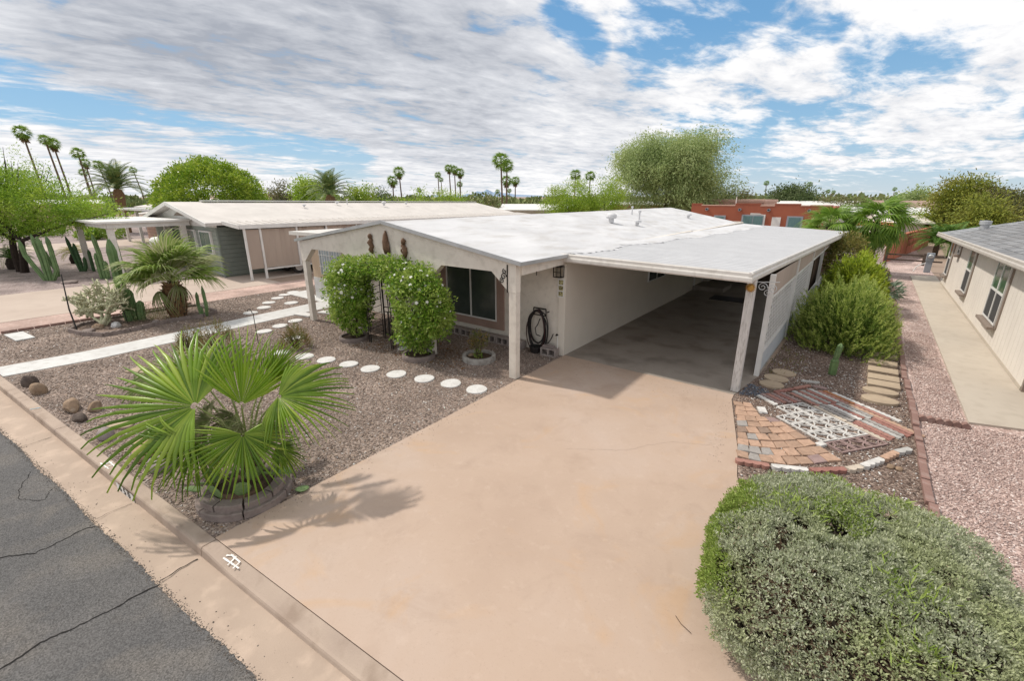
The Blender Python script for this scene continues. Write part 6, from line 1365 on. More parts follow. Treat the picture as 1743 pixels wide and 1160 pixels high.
# ---- planting bed on the left
be = thing('bed_edging', 'scalloped red brown edging round the cactus and palm bed', 'edging', (-16.3, 3.6, 0))
loop = [(-16.70,2.15), (-16.05,2.28), (-15.45,2.60), (-15.45,3.15), (-15.62,3.75), (-15.75,4.4), (-15.62,5.0), (-15.85,5.45), (-16.5,5.45), (-17.3,5.40), (-17.5,4.7), (-17.45,3.9), (-17.4,3.2), (-17.2,2.5), (-16.70,2.15)]
for a, b in zip(loop[:-1], loop[1:]):
    a, b = Vector(a), Vector(b); d = b-a; n = max(1, int(d.length/.3)); 
    for k in range(n):
        p = a.lerp(b, k/n+.01); q = a.lerp(b, (k+1)/n-.01); e_ = q-p; nx = Vector((-e_.y, e_.x)).normalized()*.035; mb = MB(); m_ = 4; up = []
        poly = []; vs = []
        for i in range(m_*4+1): s_ = i/(m_*4); c = p.lerp(q, s_); h = .085+.022*abs(math.sin(s_*m_*PI)); vs += [(c.x+nx.x, c.y+nx.y, 0), (c.x+nx.x, c.y+nx.y, h), (c.x-nx.x, c.y-nx.y, h), (c.x-nx.x, c.y-nx.y, 0)]
        mb.add(vs, [(i*4+j, i*4+j+1, (i+1)*4+j+1, (i+1)*4+j) for i in range(m_*4) for j in range(3)]+[(0, 3, 2, 1), (m_*16, m_*16+1, m_*16+2, m_*16+3)]); part('edging_block', mb, M['planter'], be)
mb = MB(); mb.prism([(p[0], p[1]) for p in loop[:-1]], -.05, .03); part('soil', mb, M['mulchbase'], be)
rowed = thing('bed_edging', 'long thin line of red scalloped edging between gravel and pink gravel', 'edging', (-17.95, 1.0, 0))
for k in range(14): MB().box(-.03, .03, k*.32+.005, k*.32+.31, 0, .06).build('edging_block', M['redbrick'], rowed)
for i, (x_, y_, s_, m, lb) in enumerate([(-16.25,3.05,.17,'rockwhite','white jagged rock in the left cactus bed'),(-16.4,2.7,.18,'rockbrown','round brown rock at the foot of the pale cholla'),(-16.2,2.45,.2,'planter','flat reddish rock at the front of the cactus bed'),(-16.0,3.9,.12,'rockgrey','small grey rock before the bushy palm trunk'),(-26.5,3.9,.3,'planter','flat reddish slab near the mesquite trunk')]):
    o = blobrock('rock', M[m], (x_, y_, .02 if i < 4 else 0), (s_, s_*.8, s_*(.6 if i < 2 else .3)), 80+i, sub=2); tag(o, lb, 'rock')
# cholla
ch = thing('cholla', 'tangled pale branching cholla cactus in the left bed', 'cactus', (-16.70, 2.85, 0)); M['cholla'] = mat('pale cholla', (.56,.54,.38), (.42,.44,.27), 9, .9, .6, 70, c3=(.30,.24,.14), s3=6, amt3=.4)
r = random.Random(3); mb = MB()
def chb(p, d, ln, rad, lv):
    q = p + d*ln; mid = p.lerp(q, .5)+Vector((r.gauss(0, .03), r.gauss(0, .03), r.gauss(0, .02))); mb.tube([p, mid, q], [rad, rad*.95, rad*.8], 6)
    if lv == 0: return
    for _ in range(r.choice([2, 3, 3]) if lv > 1 else r.choice([2, 3])):
        nd_ = (d + Vector((r.gauss(0, .75), r.gauss(0, .75), r.gauss(.12, .55)))).normalized()
        if q.z < .3: nd_.z = abs(nd_.z)
        chb(q, nd_, ln*r.uniform(.62, .88), max(.016, rad*.8), lv-1)
for _ in range(7): a = r.uniform(0, 6.28); chb(Vector((.1, 0, 0)), Vector((math.cos(a)*.8-.3, math.sin(a)*.8-.2, 1)).normalized(), .42, .042, 4)
mb.build('branches', M['cholla'], ch, smooth=True)
P = np.array(mb.v[::2]); V, F = leaves(P, rng.normal(0, 1, P.shape), .035, .12, 1.0); tag(link('spines', npmesh('spines', V, F, islandmat('cream spines', [(.48,.46,.32),(.62,.6,.45),(.35,.36,.2)], .8)), ch), kind='stuff')
t = thing('column_cactus', 'ribbed green column cactus cluster between cholla and bushy palm', 'cactus', (-16.75, 3.62, 0))
for k, (a, b, h) in enumerate([(0, 0, .95), (.14, .12, .6), (-.16, .1, .5), (.05, -.15, .35)]): arm([(a, b, 0), (a*1.3, b*1.3, h)], .10, 9).build('stem', M['cactus'], t)
t = thing('column_cactus', 'tall slim column cactus rising behind the bushy palm leaves', 'cactus', (-17.1, 3.55, 0)); arm([(0, 0, 0), (.0, 0, 1.3), (-.02, 0, 2.35)], .12, 8).build('stem', M['cactus'], t); arm([(-.1, 0, .9), (-.22, 0, 1.1), (-.2, 0, 1.45)], .09, 8).build('arm', M['cactus'], t)
t = thing('leaning_rod', 'thin dark rod leaning at the front of the cholla', 'rod', (-16.52, 2.28, 0)); MB().tube([(0, 0, 0), (-.25, .0, .6), (-.62, .1, 1.5)], [.02, .018, .012], 6).build('rod', M['black'], t)
t = thing('garden_stake', 'short dark stake beside the column cactus cluster', 'stake', (-16.45, 3.35, 0)); MB().tube([(0, 0, 0), (-.1, 0, .75)], .012, 6).build('rod', M['black'], t)
t = thing('slim_cactus', 'two slim dark cactus stems right of the bushy palm trunk', 'cactus', (-15.75, 5.0, 0)); arm([(0, 0, 0), (-.1, 0, .35), (-.05, 0, .75)], .05, 6).build('stem', M['cactus'], t); arm([(.1, .1, 0), (.22, .1, .3), (.18, .1, .95)], .05, 6).build('stem', M['cactus'], t); arm([(.05, .0, 0), (.08, 0, .3)], .05, 6).build('stem', M['cactus'], t)
t = spiky('weedy_plant', 'small scraggy dry plant left of the bushy palm trunk', (-16.35, 4.1, 0), (.3, .3), .4, 60, 99, M['needledark'], cat='plant', leafsize=.04, per=10, tuft=.07)
t = spiky('weedy_plant', 'spiny grey plant round the column cactus cluster', (-16.6, 3.75, 0), (.38, .35), .55, 90, 98, M['fandry'], cat='plant', leafsize=.05, per=10, tuft=.07)

# fan palm generator (whole frond in local frame along +X: stalk then blade)
def frond_mesh(R_, stalk, seed, m, nseg=26, span=R(200), droop=.45, tip=.8, sag=.25, pleat=.01):
    Vb, Fb = fan_arrays(R_, nseg, span, .5, droop, pleat, seed, 1.0, tip); V = Vb.copy(); V[:, 0] += stalk; 
    mb = MB(); mb.tube([(0, 0, 0), (stalk*.5, 0, .05*stalk), (stalk, 0, 0)], [.022*R_+.006, .014*R_+.004, .008], 5); v2 = np.array([tuple(x) for x in mb.v]); f2 = [tuple(i+len(V) for i in f) for f in mb.f if len(f) == 4]
    me = npmesh('frond', np.concatenate([V, v2]), np.concatenate([Fb, np.array(f2)]), m); me.materials.append(M['stalk'])
    return me
def place_fronds(t, base, meshes, n, el0, el1, seed, s0=.85, s1=1.1, name='frond', twist=.3):
    r = random.Random(seed)
    for k in range(n):
        q = (k+.5)/n; el = el0+(el1-el0)*q**.8; az_ = k*2.399+r.uniform(-.25, .25); o = link(name, r.choice(meshes), t); o.location = Vector(base)+Vector((0, 0, .02*(n-k)/n))
        o.rotation_euler = Matrix.Rotation(az_, 3, 'Z').to_euler(); o.rotation_euler = (Matrix.Rotation(az_, 3, 'Z') @ Matrix.Rotation(-el, 3, 'Y') @ Matrix.Rotation(r.gauss(0, twist), 3, 'X')).to_euler(); s_ = r.uniform(s0, s1); o.scale = (s_, s_, s_)
bp = thing('bushy_fan_palm', 'bushy fan palm with stout boot covered trunk and pale leaf tips in the left bed', 'palm', (-16.25, 4.55, 0))
fm2 = []; M['fanpale'] = islandmat('pale tipped fan leaf', [(.26,.33,.10),(.40,.42,.20),(.50,.47,.30),(.20,.30,.06)], .55, .35)
M['fan2'] = islandmat('mid fan leaf', [(.14,.24,.03),(.26,.36,.07),(.40,.44,.18),(.19,.30,.045)], .5, .35)
def tipmat():
    m = M['fan2']; return m
for i in range(4): fm2.append(frond_mesh(.9, .5, 40+i, M['fan2'] if i < 2 else M['fanpale'], 28, R(140), .04, .55))
mb = MB(); mb.lathe([(.20, 0), (.25, .2), (.28, .45), (.25, .75), (.16, 1.0), (.06, 1.1)], 14); mb.build('trunk', M['bark'], bp)
bt = MB(); bt.add([(-.075, 0, 0), (.075, 0, 0), (.055, .03, .10), (-.055, .03, .10), (0, .11, .15), (-.05, -.02, .0), (.05, -.02, 0), (0, -.02, .12)], [(0, 1, 2, 3), (3, 2, 4), (0, 3, 7, 5), (1, 6, 7, 2), (2, 7, 4), (3, 4, 7), (5, 7, 6), (0, 5, 6, 1)]); M['boot'] = mat('cut palm boots', (.25,.15,.075), (.14,.08,.045), 14, .9, .6, 60); btm = bt.mesh('boot', M['boot'])
for j in range(10):
    z_ = .04+j*.10; rr_ = np.interp(z_, [0, .2, .45, .75, 1.0], [.20, .25, .28, .25, .16])
    for k in range(11): a = 2*PI*(k+.5*(j % 2))/11; o = link('boot', btm, bp); o.location = (rr_*math.cos(a), rr_*math.sin(a), z_); o.rotation_euler = (random.gauss(.1, .1), 0, a-PI/2)
place_fronds(bp, (0, 0, 1.12), fm2, 30, R(80), R(2), 5, .95, 1.2)
drym = [frond_mesh(.55, .35, 60+i, M['fandry'], 18, R(150), .8, 1.6) for i in range(2)]; place_fronds(bp, (0, 0, 1.02), drym, 3, R(-5), R(-30), 6)

# palms right, beside the yellow shrub
M['fan3'] = islandmat('dark fan leaf', [(.09,.18,.02),(.16,.28,.03),(.25,.37,.06),(.12,.22,.025)], .45, .35); fm3 = [frond_mesh(1.0, .9, 70+i, M['fan3'], 26, R(220), .35, .9) for i in range(3)]
for (x_, y_, h, n, sc_, sd_, lb) in [(.25, 27.2, 2.30, 34, .85, 1, 'bushy fan palm with bright crown standing by the red wall'), (-1.5, 27.2, 2.1, 26, .75, 2, 'lower fan palm half hidden behind the carport end')]:
    t = thing('fan_palm', lb, 'palm', (x_, y_, 0), 0, 'fan palms behind the carport'); MB().tube([(0, 0, 0), (0, 0, h*.6), (0, 0, h)], [.22, .2, .14], 10).build('trunk', M['bark'], t); place_fronds(t, (0, 0, h), fm3, n, R(80), R(-60), sd_, .85*sc_, 1.15*sc_)

# ---- cactus yard of the left neighbour
M['cactusdark'] = mat('dark cactus green', (.055,.115,.045), (.035,.075,.03), 6, .6, .3, 40)
def cactus_group(label, loc, arms, m, r0=.14):
    t = thing('column_cactus', label, 'cactus', loc, 0, 'clustered column cacti in the neighbour yard')
    for a in arms: arm([(q[0], q[1], q[2]*.88) for q in a], r0*.6, 7).build('arm', m, t)
g_ = gp(84, 478); ux = Vector((math.cos(YAW), math.sin(YAW), 0))
ca_ = lambda dx, dz, dy=0: tuple(ux*dx*.62 + Vector((-ux.y, ux.x, 0))*dy + Vector((0, 0, dz)))
cactus_group('leftmost spreading column cactus with many arms', g_, [[ca_(-.25,0),ca_(-.65,.55),ca_(-1.15,1.25),ca_(-1.25,2.0)],[ca_(-.05,0),ca_(-.1,1.0),ca_(-.3,2.25)],[ca_(.15,0),ca_(.2,1.2),ca_(.05,2.15)],[ca_(.3,0),ca_(.75,.5),ca_(.72,1.7)],[ca_(-.1,.1,.5),ca_(-.05,1.3,.5),ca_(-.1,2.1,.5)],[ca_(.0,.3,.5),ca_(-.5,1.1,.5),ca_(-.6,1.4,.5)]], M['cactus'], .15)
g_ = gp(140, 462); cactus_group('dark narrow column cactus left of the porch post', g_, [[ca_(-.1,0),ca_(-.3,.8),ca_(-.55,1.9)],[ca_(.1,0),ca_(.0,.8),ca_(-.1,1.55)],[ca_(.25,0),ca_(.4,.3),ca_(.45,.8)]], M['cactusdark'], .13)
g_ = gp(158, 462); cactus_group('short dark column cactus just right of the porch post', g_, [[ca_(.1,0),ca_(.1,1.2)]], M['cactusdark'], .12)
g_ = gp(178, 475); cactus_group('tall knobbly column cactus right of the porch post', g_, [[ca_(.1,0),ca_(.1,1.2),ca_(-.05,2.2)],[ca_(-.15,0),ca_(-.18,1.3)],[ca_(.3,0),ca_(.35,.9)]], M['cactus'], .15)
g_ = gp(212, 470); cactus_group('slim tall cactus standing by the second porch post', g_, [[ca_(0,0),ca_(0,1.2),ca_(-.1,2.35)]], M['cactus'], .12)
# sagos
def pinn_mesh(L_, n, lw, ll, m, seed, arch_=.5, dr=.9, vee=.5):
    r = random.Random(seed); V = []; F = []; pts = []
    for i in range(13): s_ = i/12; pts.append(Vector((L_*(s_-.12*s_*s_), 0, L_*(arch_*s_-dr*s_*s_))))
    mb = MB(); mb.tube(pts, [L_*.014*(1-.8*i/12) for i in range(13)], 4, cap=False); V = [tuple(v) for v in mb.v]; F = list(mb.f)
    for i in range(n):
        s_ = .12+.86*i/n; k = s_*12; j = min(int(k), 11); p = pts[j].lerp(pts[j+1], k-j); d = (pts[j+1]-pts[j]).normalized(); l_ = ll*(math.sin(PI*min(.97, s_*.85+.12)))*r.uniform(.85, 1.1)
        for sg in (-1, 1):
            o = Vector((0, sg, 0)); up = d.cross(o)*sg*-1; dd = (d*.55+o*.85+Vector((0, 0, vee))).normalized(); q = p+dd*l_+Vector((0, 0, -.18*l_)); m_ = p+dd*l_*.5; w_ = d*lw; b = len(V); V += [tuple(p), tuple(m_+w_), tuple(q), tuple(m_-w_)]; F.append((b, b+1, b+2, b+3))
    me = npmesh('frond', np.array(V), np.array(F), m); return me
M['sago'] = islandmat('sago leaf', [(.05,.12,.02),(.10,.20,.03),(.15,.26,.05)], .5, .2); M['sagoy'] = islandmat('yellow sago leaf', [(.25,.24,.03),(.36,.33,.05),(.18,.22,.03)], .5, .2)
sgm = [pinn_mesh(1.1, 26, .012, .22, M['sago'], i) for i in range(2)]; sgy = [pinn_mesh(.8, 22, .012, .18, M['sagoy'], i) for i in range(2)]
def sago(label, loc, ms, n, h, cat='sago palm'):
    t = thing('sago_palm', label, cat, loc, 0, 'sago palms in the neighbour yard'); MB().lathe([(.22, 0), (.26, h*.5), (.15, h)], 12).build('trunk', M['darkbark'], t); r = random.Random(n)
    for k in range(n): o = link('frond', ms[k % 2], t); o.location = (0, 0, h); o.rotation_euler = (Matrix.Rotation(k*2.399, 3, 'Z') @ Matrix.Rotation(-R(65)+R(75)*k/n, 3, 'Y')).to_euler(); s_ = r.uniform(.9, 1.15); o.scale = (s_, s_, s_)
sago('dark green sago palm behind the mesquite trunk', gp(24, 458), sgm, 26, .55); sago('yellow topped sago behind the dark narrow cactus', gp(130, 448), sgy, 22, .5)
for i, (px, py, w_, h, lb, cc) in enumerate([(165,403,1.7,1.3,'dark bush behind the far porch posts',0),(188,406,1.6,1.5,'bright yellow green bush beside the far shed',1),(152,408,1.2,.7,'low bright bush far left of the shed',1),(75,402,2.2,1.0,'low green shrubs by the blue grey house',0)]):
    t = thing('far_bush', lb, 'bush', gp(px, py), 0); P, D = crown_pts([((0, 0, h*.55), (w_, w_*.7, h*.55))], 1500, i, .5, .15, 2, zmin=.02); V, F = leaves(P, D, .22, .5, .6); link('foliage', npmesh('foliage', V, F, M['vine'] if cc else M['fan3']), t); MB().tube([(0, 0, 0), (0, 0, h*.5)], .05, 5).build('stems', M['bark'], t)

# ================================================================== TREES
def tubes_to(mb, base, targets, r0, rnd, bend=.3):
    for tg_ in targets:
        tg_ = Vector(tg_); b = Vector(base); m_ = b.lerp(tg_, .5)+Vector((rnd.gauss(0, bend), rnd.gauss(0, bend), rnd.uniform(0, bend))); mb.tube([b, b.lerp(m_, .6)+Vector((0, 0, .02)), m_, tg_], [r0, r0*.75, r0*.5, r0*.15], 6, cap=False)
def tree(name, label, loc, ells, n, leaf, m, bark, trunk_h, trunk_r, seed, aspect=.45, amp=.2, f=2.2, lo=.4, down=0.0, cat='tree', grp=None, sub_=6, zmin=None, trunks=1, lean=(0, 0), jit=.6, lf=1, cl_=90):
    t = thing(name, label, cat, loc, 0, grp); rnd = random.Random(seed); mb = MB()
    tops = []
    for e_ in ells:
        for _ in range(max(1, sub_//len(ells)+1)): d = Vector((rnd.gauss(0, 1), rnd.gauss(0, 1), rnd.gauss(.3, 1))).normalized(); tops.append(Vector(e_[0])+Vector((d.x*e_[1][0]*.7, d.y*e_[1][1]*.7, d.z*e_[1][2]*.7)))
    for k in range(trunks):
        b = Vector((rnd.gauss(0, .12*trunks) if trunks > 1 else 0, rnd.gauss(0, .12) if trunks > 1 else 0, 0)); tp = Vector((lean[0]+b.x*2.5, lean[1]+b.y*2, trunk_h)); mb.tube([b, b.lerp(tp, .5)+Vector((rnd.gauss(0, .05), rnd.gauss(0, .05), 0)), tp], [trunk_r, trunk_r*.8, trunk_r*.65], 9, cap=False)
        tubes_to(mb, tp-Vector((0, 0, .05)), tops[k::trunks], trunk_r*.5, rnd, .25*trunk_h*.3)
    mb.build('trunk', bark, t)
    # branchlet clusters: sub-clumps spread through every ellipsoid
    ce, dd = crown_pts(ells, max(30, n//cl_), seed, lo, amp, f, zmin=zmin); k = n//len(ce)+1; cs = leaf*3.2*lf
    P = np.repeat(ce, k, 0)+rng.normal(0, 1, (len(ce)*k, 3))*np.array([cs, cs, cs*.7])*.62; D = np.repeat(dd, k, 0)+np.array([0, 0, -down]); 
    if zmin is not None: ok = P[:, 2] > zmin; P = P[ok]; D = D[ok]
    V, F = leaves(P, D, leaf, aspect, jit); link('crown', npmesh('crown', V, F, m), t); return t
M['mesq'] = islandmat('mesquite leaf', [(.10,.21,.015),(.19,.33,.025),(.32,.46,.05),(.14,.26,.02)], .5, .4, nscale=.9, ncol=(.36,.47,.06)); M['ficus'] = islandmat('ficus leaf', [(.09,.19,.012),(.20,.32,.02),(.34,.44,.05)], .4, .35, .4, nscale=.8, ncol=(.38,.46,.06))
M['euc'] = islandmat('eucalyptus leaf', [(.19,.27,.09),(.33,.42,.16),(.45,.53,.25),(.25,.34,.12)], .55, .38, nscale=.35, ncol=(.40,.47,.20)); M['pine'] = islandmat('pine leaf', [(.13,.17,.025),(.24,.28,.04),(.33,.35,.06)], .6, .25, nscale=.4, ncol=(.26,.24,.06)); M['darkleaf'] = islandmat('dark tree leaf', [(.05,.085,.03),(.10,.145,.05),(.15,.20,.07)], .6, .2, nscale=.5, ncol=(.13,.16,.07)); M['lime'] = islandmat('lime tree leaf', [(.16,.28,.02),(.28,.42,.03),(.38,.50,.07)], .5, .4, nscale=.5, ncol=(.33,.42,.07)); M['olive'] = islandmat('olive tree leaf', [(.09,.11,.04),(.16,.17,.06),(.20,.19,.08)], .6, .2, nscale=.5, ncol=(.17,.14,.07))
g_ = gp(33, 462)
mt = tree('mesquite_tree', 'feathery bright green mesquite tree with dark twin trunks at the left edge', g_, [((-1.5,-.5,3.4),(2.4,2.2,1.5)),((1.2,.6,3.3),(2.2,2,1.35)),((2.6,1.6,3.0),(1.9,1.6,1.0)),((-.3,0,4.1),(2.2,2,1.0)),((-3.2,-2.4,2.9),(2.4,2.2,1.5)),((-2.6,-1.6,2.1),(1.6,1.5,.8)),((3.7,2.6,2.8),(1.4,1.2,.6)),((.3,0,2.2),(1.6,1.3,.6))], 62000, .13, M['mesq'], M['darkbark'], 1.6, .17, 12, aspect=.28, amp=.22, f=2.5, lo=.2, trunks=3, jit=.8)
P, D = crown_pts([((-.5,.3,4.9),(3.4,2.6,1.2))], 70, 5, .5, .3, 3); P = np.repeat(P, 14, 0)+rng.normal(0, .18, (len(P)*14, 3)); V, F = leaves(P, rng.normal(0, 1, P.shape), .11, .3, .6); link('top_sprays', npmesh('sprays', V, F, M['mesq']), mt)
mb = MB(); rr_ = random.Random(4)
for _ in range(26): d = Vector((rr_.gauss(-.5, 1.8), rr_.gauss(.3, 1.4), rr_.uniform(4.6, 6.0))); mb.tube([(d.x*.5, d.y*.5, 3.4), d*.85, d], [.03, .02, .006], 4, cap=False)
mb.build('top_branches', M['darkbark'], mt)
def bgtree(label, px, ptop, halfw, D_, m, seed, n=5000, leaf=.3, shape='round', bark=None, cat='tree', grp=None, base=.12, nE=6, **k):
    loc = far(px, D_); H_ = hz(px, ptop, D_); W_ = halfw/775*D_/ (1+((px-871.5)/775)**2)**.5 * 1.0
    if shape == 'dome': E_ = [((0,0,H_*.48),(W_,W_*.8,H_*.52))]
    elif shape == 'clumps':
        r = random.Random(seed); E_ = [((0,0,H_*.6),(W_*.7,W_*.6,H_*.4))]
        if nE > 6: E_ = [((0,0,H_*.52),(W_*.78,W_*.6,H_*.43))]
        for _ in range(nE): a = r.uniform(0, 6.28); q = r.uniform(.3, .68); E_.append(((W_*q*math.cos(a), W_*q*math.sin(a), H_*(r.uniform(.4, .76) if nE < 7 else r.uniform(.22, .82)*(1-.25*max(0, q-.45)/.23))), (W_*r.uniform(.24, .42)*(1 if nE < 7 else .85), W_*.33, H_*r.uniform(.13, .24))))
    else: E_ = [((0,0,H_*.56),(W_,W_*.8,H_*.44))]
    return tree('tree', label, loc, E_, int(n*1.6), leaf*.85, m, bark or M['bark'], H_*.4, max(.08, H_*.022), seed, cat=cat, grp=grp, **k)
t = bgtree('large rounded clipped ficus tree behind the green house', 359, 272, 100, 42, M['ficus'], 5, 34000, .20, 'dome', amp=.05, lo=.55, aspect=.55, lf=.5, cl_=16)
big_ = bgtree('tall grey green eucalyptus tree behind the white roof', 1135, 214, 104, 55, M['euc'], 7, 70000, .30, 'clumps', down=.8, aspect=.3, lo=.6, amp=.26, sub_=26, nE=13, cl_=75)
bgtree('feathery lime green palo verde tree left of the eucalyptus', 975, 303, 52, 44, M['lime'], 8, 9000, .22, 'clumps', aspect=.3, amp=.3, lo=.3)
bgtree('lime green tree directly before the eucalyptus', 1030, 305, 38, 45, M['lime'], 9, 6000, .22, 'clumps', aspect=.3, amp=.3, lo=.3)
bgtree('bright green bamboo like tree in the middle behind the roof', 765, 322, 36, 45, M['lime'], 10, 5000, .2, 'round', aspect=.25, amp=.25)
bgtree('low bright bush beside the bamboo like tree', 808, 345, 26, 42, M['ficus'], 11, 2600, .2, 'dome'); bgtree('brownish tree behind the single tall palms', 832, 338, 22, 50, M['olive'], 12, 2400, .24, 'dome')
bgtree('bright tree right of the date palm behind the green house', 617, 316, 28, 60, M['ficus'], 13, 3000, .3, 'clumps'); bgtree('low bright hedge like tree behind the neighbour roof', 672, 333, 34, 62, M['lime'], 14, 3000, .28, 'dome'); bgtree('second low bright tree behind the neighbour roof', 715, 334, 26, 64, M['lime'], 15, 2500, .28, 'dome'); bgtree('small dark round tree above the neighbour roof', 647, 318, 9, 80, M['darkleaf'], 16, 900, .35, 'round')
bgtree('yellow green tree left of the date palm', 520, 306, 26, 60, M['lime'], 17, 3500, .3, 'clumps', amp=.3); bgtree('green tree behind the date palm', 545, 304, 26, 68, M['ficus'], 18, 3000, .3, 'clumps'); bgtree('thin grey tree right of the ficus', 484, 306, 18, 62, M['olive'], 19, 1500, .3, 'clumps', amp=.35, lo=.2); bgtree('small olive tree behind the thin grey tree', 462, 322, 14, 70, M['olive'], 20, 900, .3)
bgtree('dark green tree cluster behind the adobe house', 1338, 318, 36, 80, M['darkleaf'], 21, 6000, .42, 'clumps', amp=.15); bgtree('darker tree at the right of the dark cluster', 1368, 327, 18, 78, M['darkleaf'], 22, 2500, .4, 'round'); bgtree('dark tree in the shade right of the eucalyptus', 1225, 318, 26, 62, M['darkleaf'], 23, 3500, .35, 'clumps'); bgtree('ochre tree beside the dark eucalyptus foot', 1262, 322, 12, 64, M['olive'], 24, 1400, .3, 'clumps'); bgtree('small ochre tree right of the eucalyptus', 1278, 335, 10, 66, M['olive'], 25, 900, .3)
bgtree('brown dry tree before the far palms', 1388, 336, 14, 90, M['olive'], 26, 900, .35); bgtree('olive tree mass right of the far palms', 1425, 338, 22, 75, M['olive'], 27, 1600, .35, 'dome'); bgtree('long low olive tree right of the white roof', 1458, 342, 26, 72, M['olive'], 28, 1600, .35, 'dome')
bgtree('grey green tree left of the big pines', 1562, 323, 22, 80, M['euc'], 29, 3000, .35, 'clumps', amp=.2); bgtree('large yellow green pine left of the pair above the shingle roof', 1642, 300, 52, 52, M['pine'], 30, 17000, .24, 'clumps', amp=.25, aspect=.4, lo=.45, nE=12); bgtree('olive brown pine at the right edge above the shingle roof', 1718, 314, 48, 50, M['olive'], 31, 12000, .24, 'clumps', amp=.2, aspect=.4, lo=.45, nE=10); bgtree('low pine between the two big ones', 1680, 335, 40, 44, M['pine'], 32, 7000, .24, 'clumps', amp=.25, aspect=.35)
bgtree('bright green bush behind the orange roof', 1572, 366, 20, 52, M['lime'], 33, 2000, .22, 'dome')
for i, (px, pt) in enumerate([(1618, 372), (1645, 366)]):
    t = thing('feathery_palm', ['feathery green palm clump left of the house corner', 'feathery palm clump touching the shingle roof'][i], 'palm', far(px, 38), i*1.1); fpm = [pinn_mesh(1.9, 34, .02, .4, M['sago'], 5+q) for q in range(2)] if i == 0 else fpm
    MB().lathe([(.14, 0), (.14, .6), (.08, .9)], 10).build('trunk', M['bark'], t)
    for k in range(24): o = link('frond', fpm[k % 2], t); o.location = (0, 0, .7); o.rotation_euler = (Matrix.Rotation(k*2.399, 3, 'Z') @ Matrix.Rotation(-R(75)+R(70)*k/24, 3, 'Y')).to_euler()
M['oleander'] = M['euc']; bgtree('leafy grey green shrub rising behind the far carport corner', 1425, 372, 24, 34, M['euc'], 35, 2500, .2, 'dome', amp=.25)
# the low green line of trees far off
vp = []; 
P = []; Dd = []
for az_px, D_, w_ in [(x, rng.uniform(110, 260), 1) for x in np.linspace(-200, 1950, 150)]:
    c = far(az_px+rng.uniform(-5, 5), D_); h = rng.uniform(2.2, 3.7)*(D_/160)**.35; U = unit(190); U[:, 2] = abs(U[:, 2]); P.append(np.array([c.x, c.y, 0])+U*np.array([rng.uniform(4, 9), rng.uniform(4, 9), h])*lump(U, int(abs(az_px)), 2.5, .2)[:, None]); Dd.append(U)
P = np.concatenate(P); Dd = np.concatenate(Dd); P[:, 2] = np.maximum(P[:, 2], .2); V, F = leaves(P, Dd, 1.1, .8, .6); tag(link('far_trees', npmesh('fartrees', V, F, islandmat('far foliage', [(.10,.14,.05),(.17,.22,.08),(.24,.27,.11),(.13,.18,.06)], .8, .1))), 'low far line of mixed trees along the horizon', kind='stuff')

# ---- palms against the sky
def crown_mesh(seed, kind='fan'):
    r = random.Random(seed); V = []; F = []
    for k in range(30):
        az_ = k*2.399+r.uniform(-.3, .3); el = R(75)-R(125)*(k/30)**.9; M3 = Matrix.Rotation(az_, 3, 'Z') @ Matrix.Rotation(-el, 3, 'Y') @ Matrix.Rotation(r.gauss(0, .3), 3, 'X'); A, B = fan_arrays(.85*r.uniform(.8, 1.1), 9, R(165), .45, .3, .01, seed*50+k, 1.15, 1.0); A = A.copy(); A[:, 0] += .75; A = A @ np.array(M3.transposed()); b = len(V); V += A.tolist(); F += (B+b).tolist()
        n = len(V); p0 = M3 @ Vector((0, -.02, 0)); p1 = M3 @ Vector((0, .02, 0)); q0 = M3 @ Vector((.8, .02, 0)); q1 = M3 @ Vector((.8, -.02, 0)); V += [tuple(p0), tuple(p1), tuple(q0), tuple(q1)]; F.append([n, n+1, n+2, n+3])
    return npmesh('crown', np.array(V), np.array(F), M['fan3'])
def skirt_mesh(seed):
    P = np.array([[.22*math.cos(a), .22*math.sin(a), -.1-q] for a, q in zip(rng.uniform(0, 6.28, 240), rng.uniform(0, 1.2, 240))]); D = np.stack([P[:, 0]*2, P[:, 1]*2, np.full(240, -1.)], 1); V, F = leaves(P, D, .75, .16, .25); return npmesh('dead_fronds', V, F, islandmat('dead palm thatch', [(.16,.10,.055),(.24,.16,.09),(.11,.075,.04)], .9))
crowns = [crown_mesh(i+1) for i in range(3)]; skirts = [skirt_mesh(i) for i in range(2)]
def skypalm(px, py, Ht, label, i, lean=0, s=1, skirt=True, grp='tall fan palms on the skyline', D_=None):
    Ht = CAM_H+(Ht-CAM_H)*(.55 if px > 1250 else .75 if px > 640 else 1)
    d = ray(px, py); el = d.z/math.hypot(d.x, d.y); D_ = D_ or (Ht-CAM_H)/el; loc = far(px+lean, D_); topP = far(px, D_) - loc; t = thing('tall_palm', label, 'palm tree', loc, 0, grp)
    tx = Vector((topP.x, topP.y, Ht)); MB().tube([(0, 0, 0), Vector((0, 0, Ht*.45))+Vector((topP.x, topP.y, 0))*.35, tx], [.24, .18, .14], 7, cap=False).build('trunk', M['palmtrunk'], t)
    c = link('crown', crowns[i % 3], t); c.location = tx; c.scale = (s, s, s); c.rotation_euler = (0, 0, i*1.3)
    if skirt: k = link('dead_fronds', skirts[i % 2], t); k.location = tx; k.scale = (s, s, s*.9)
    return t
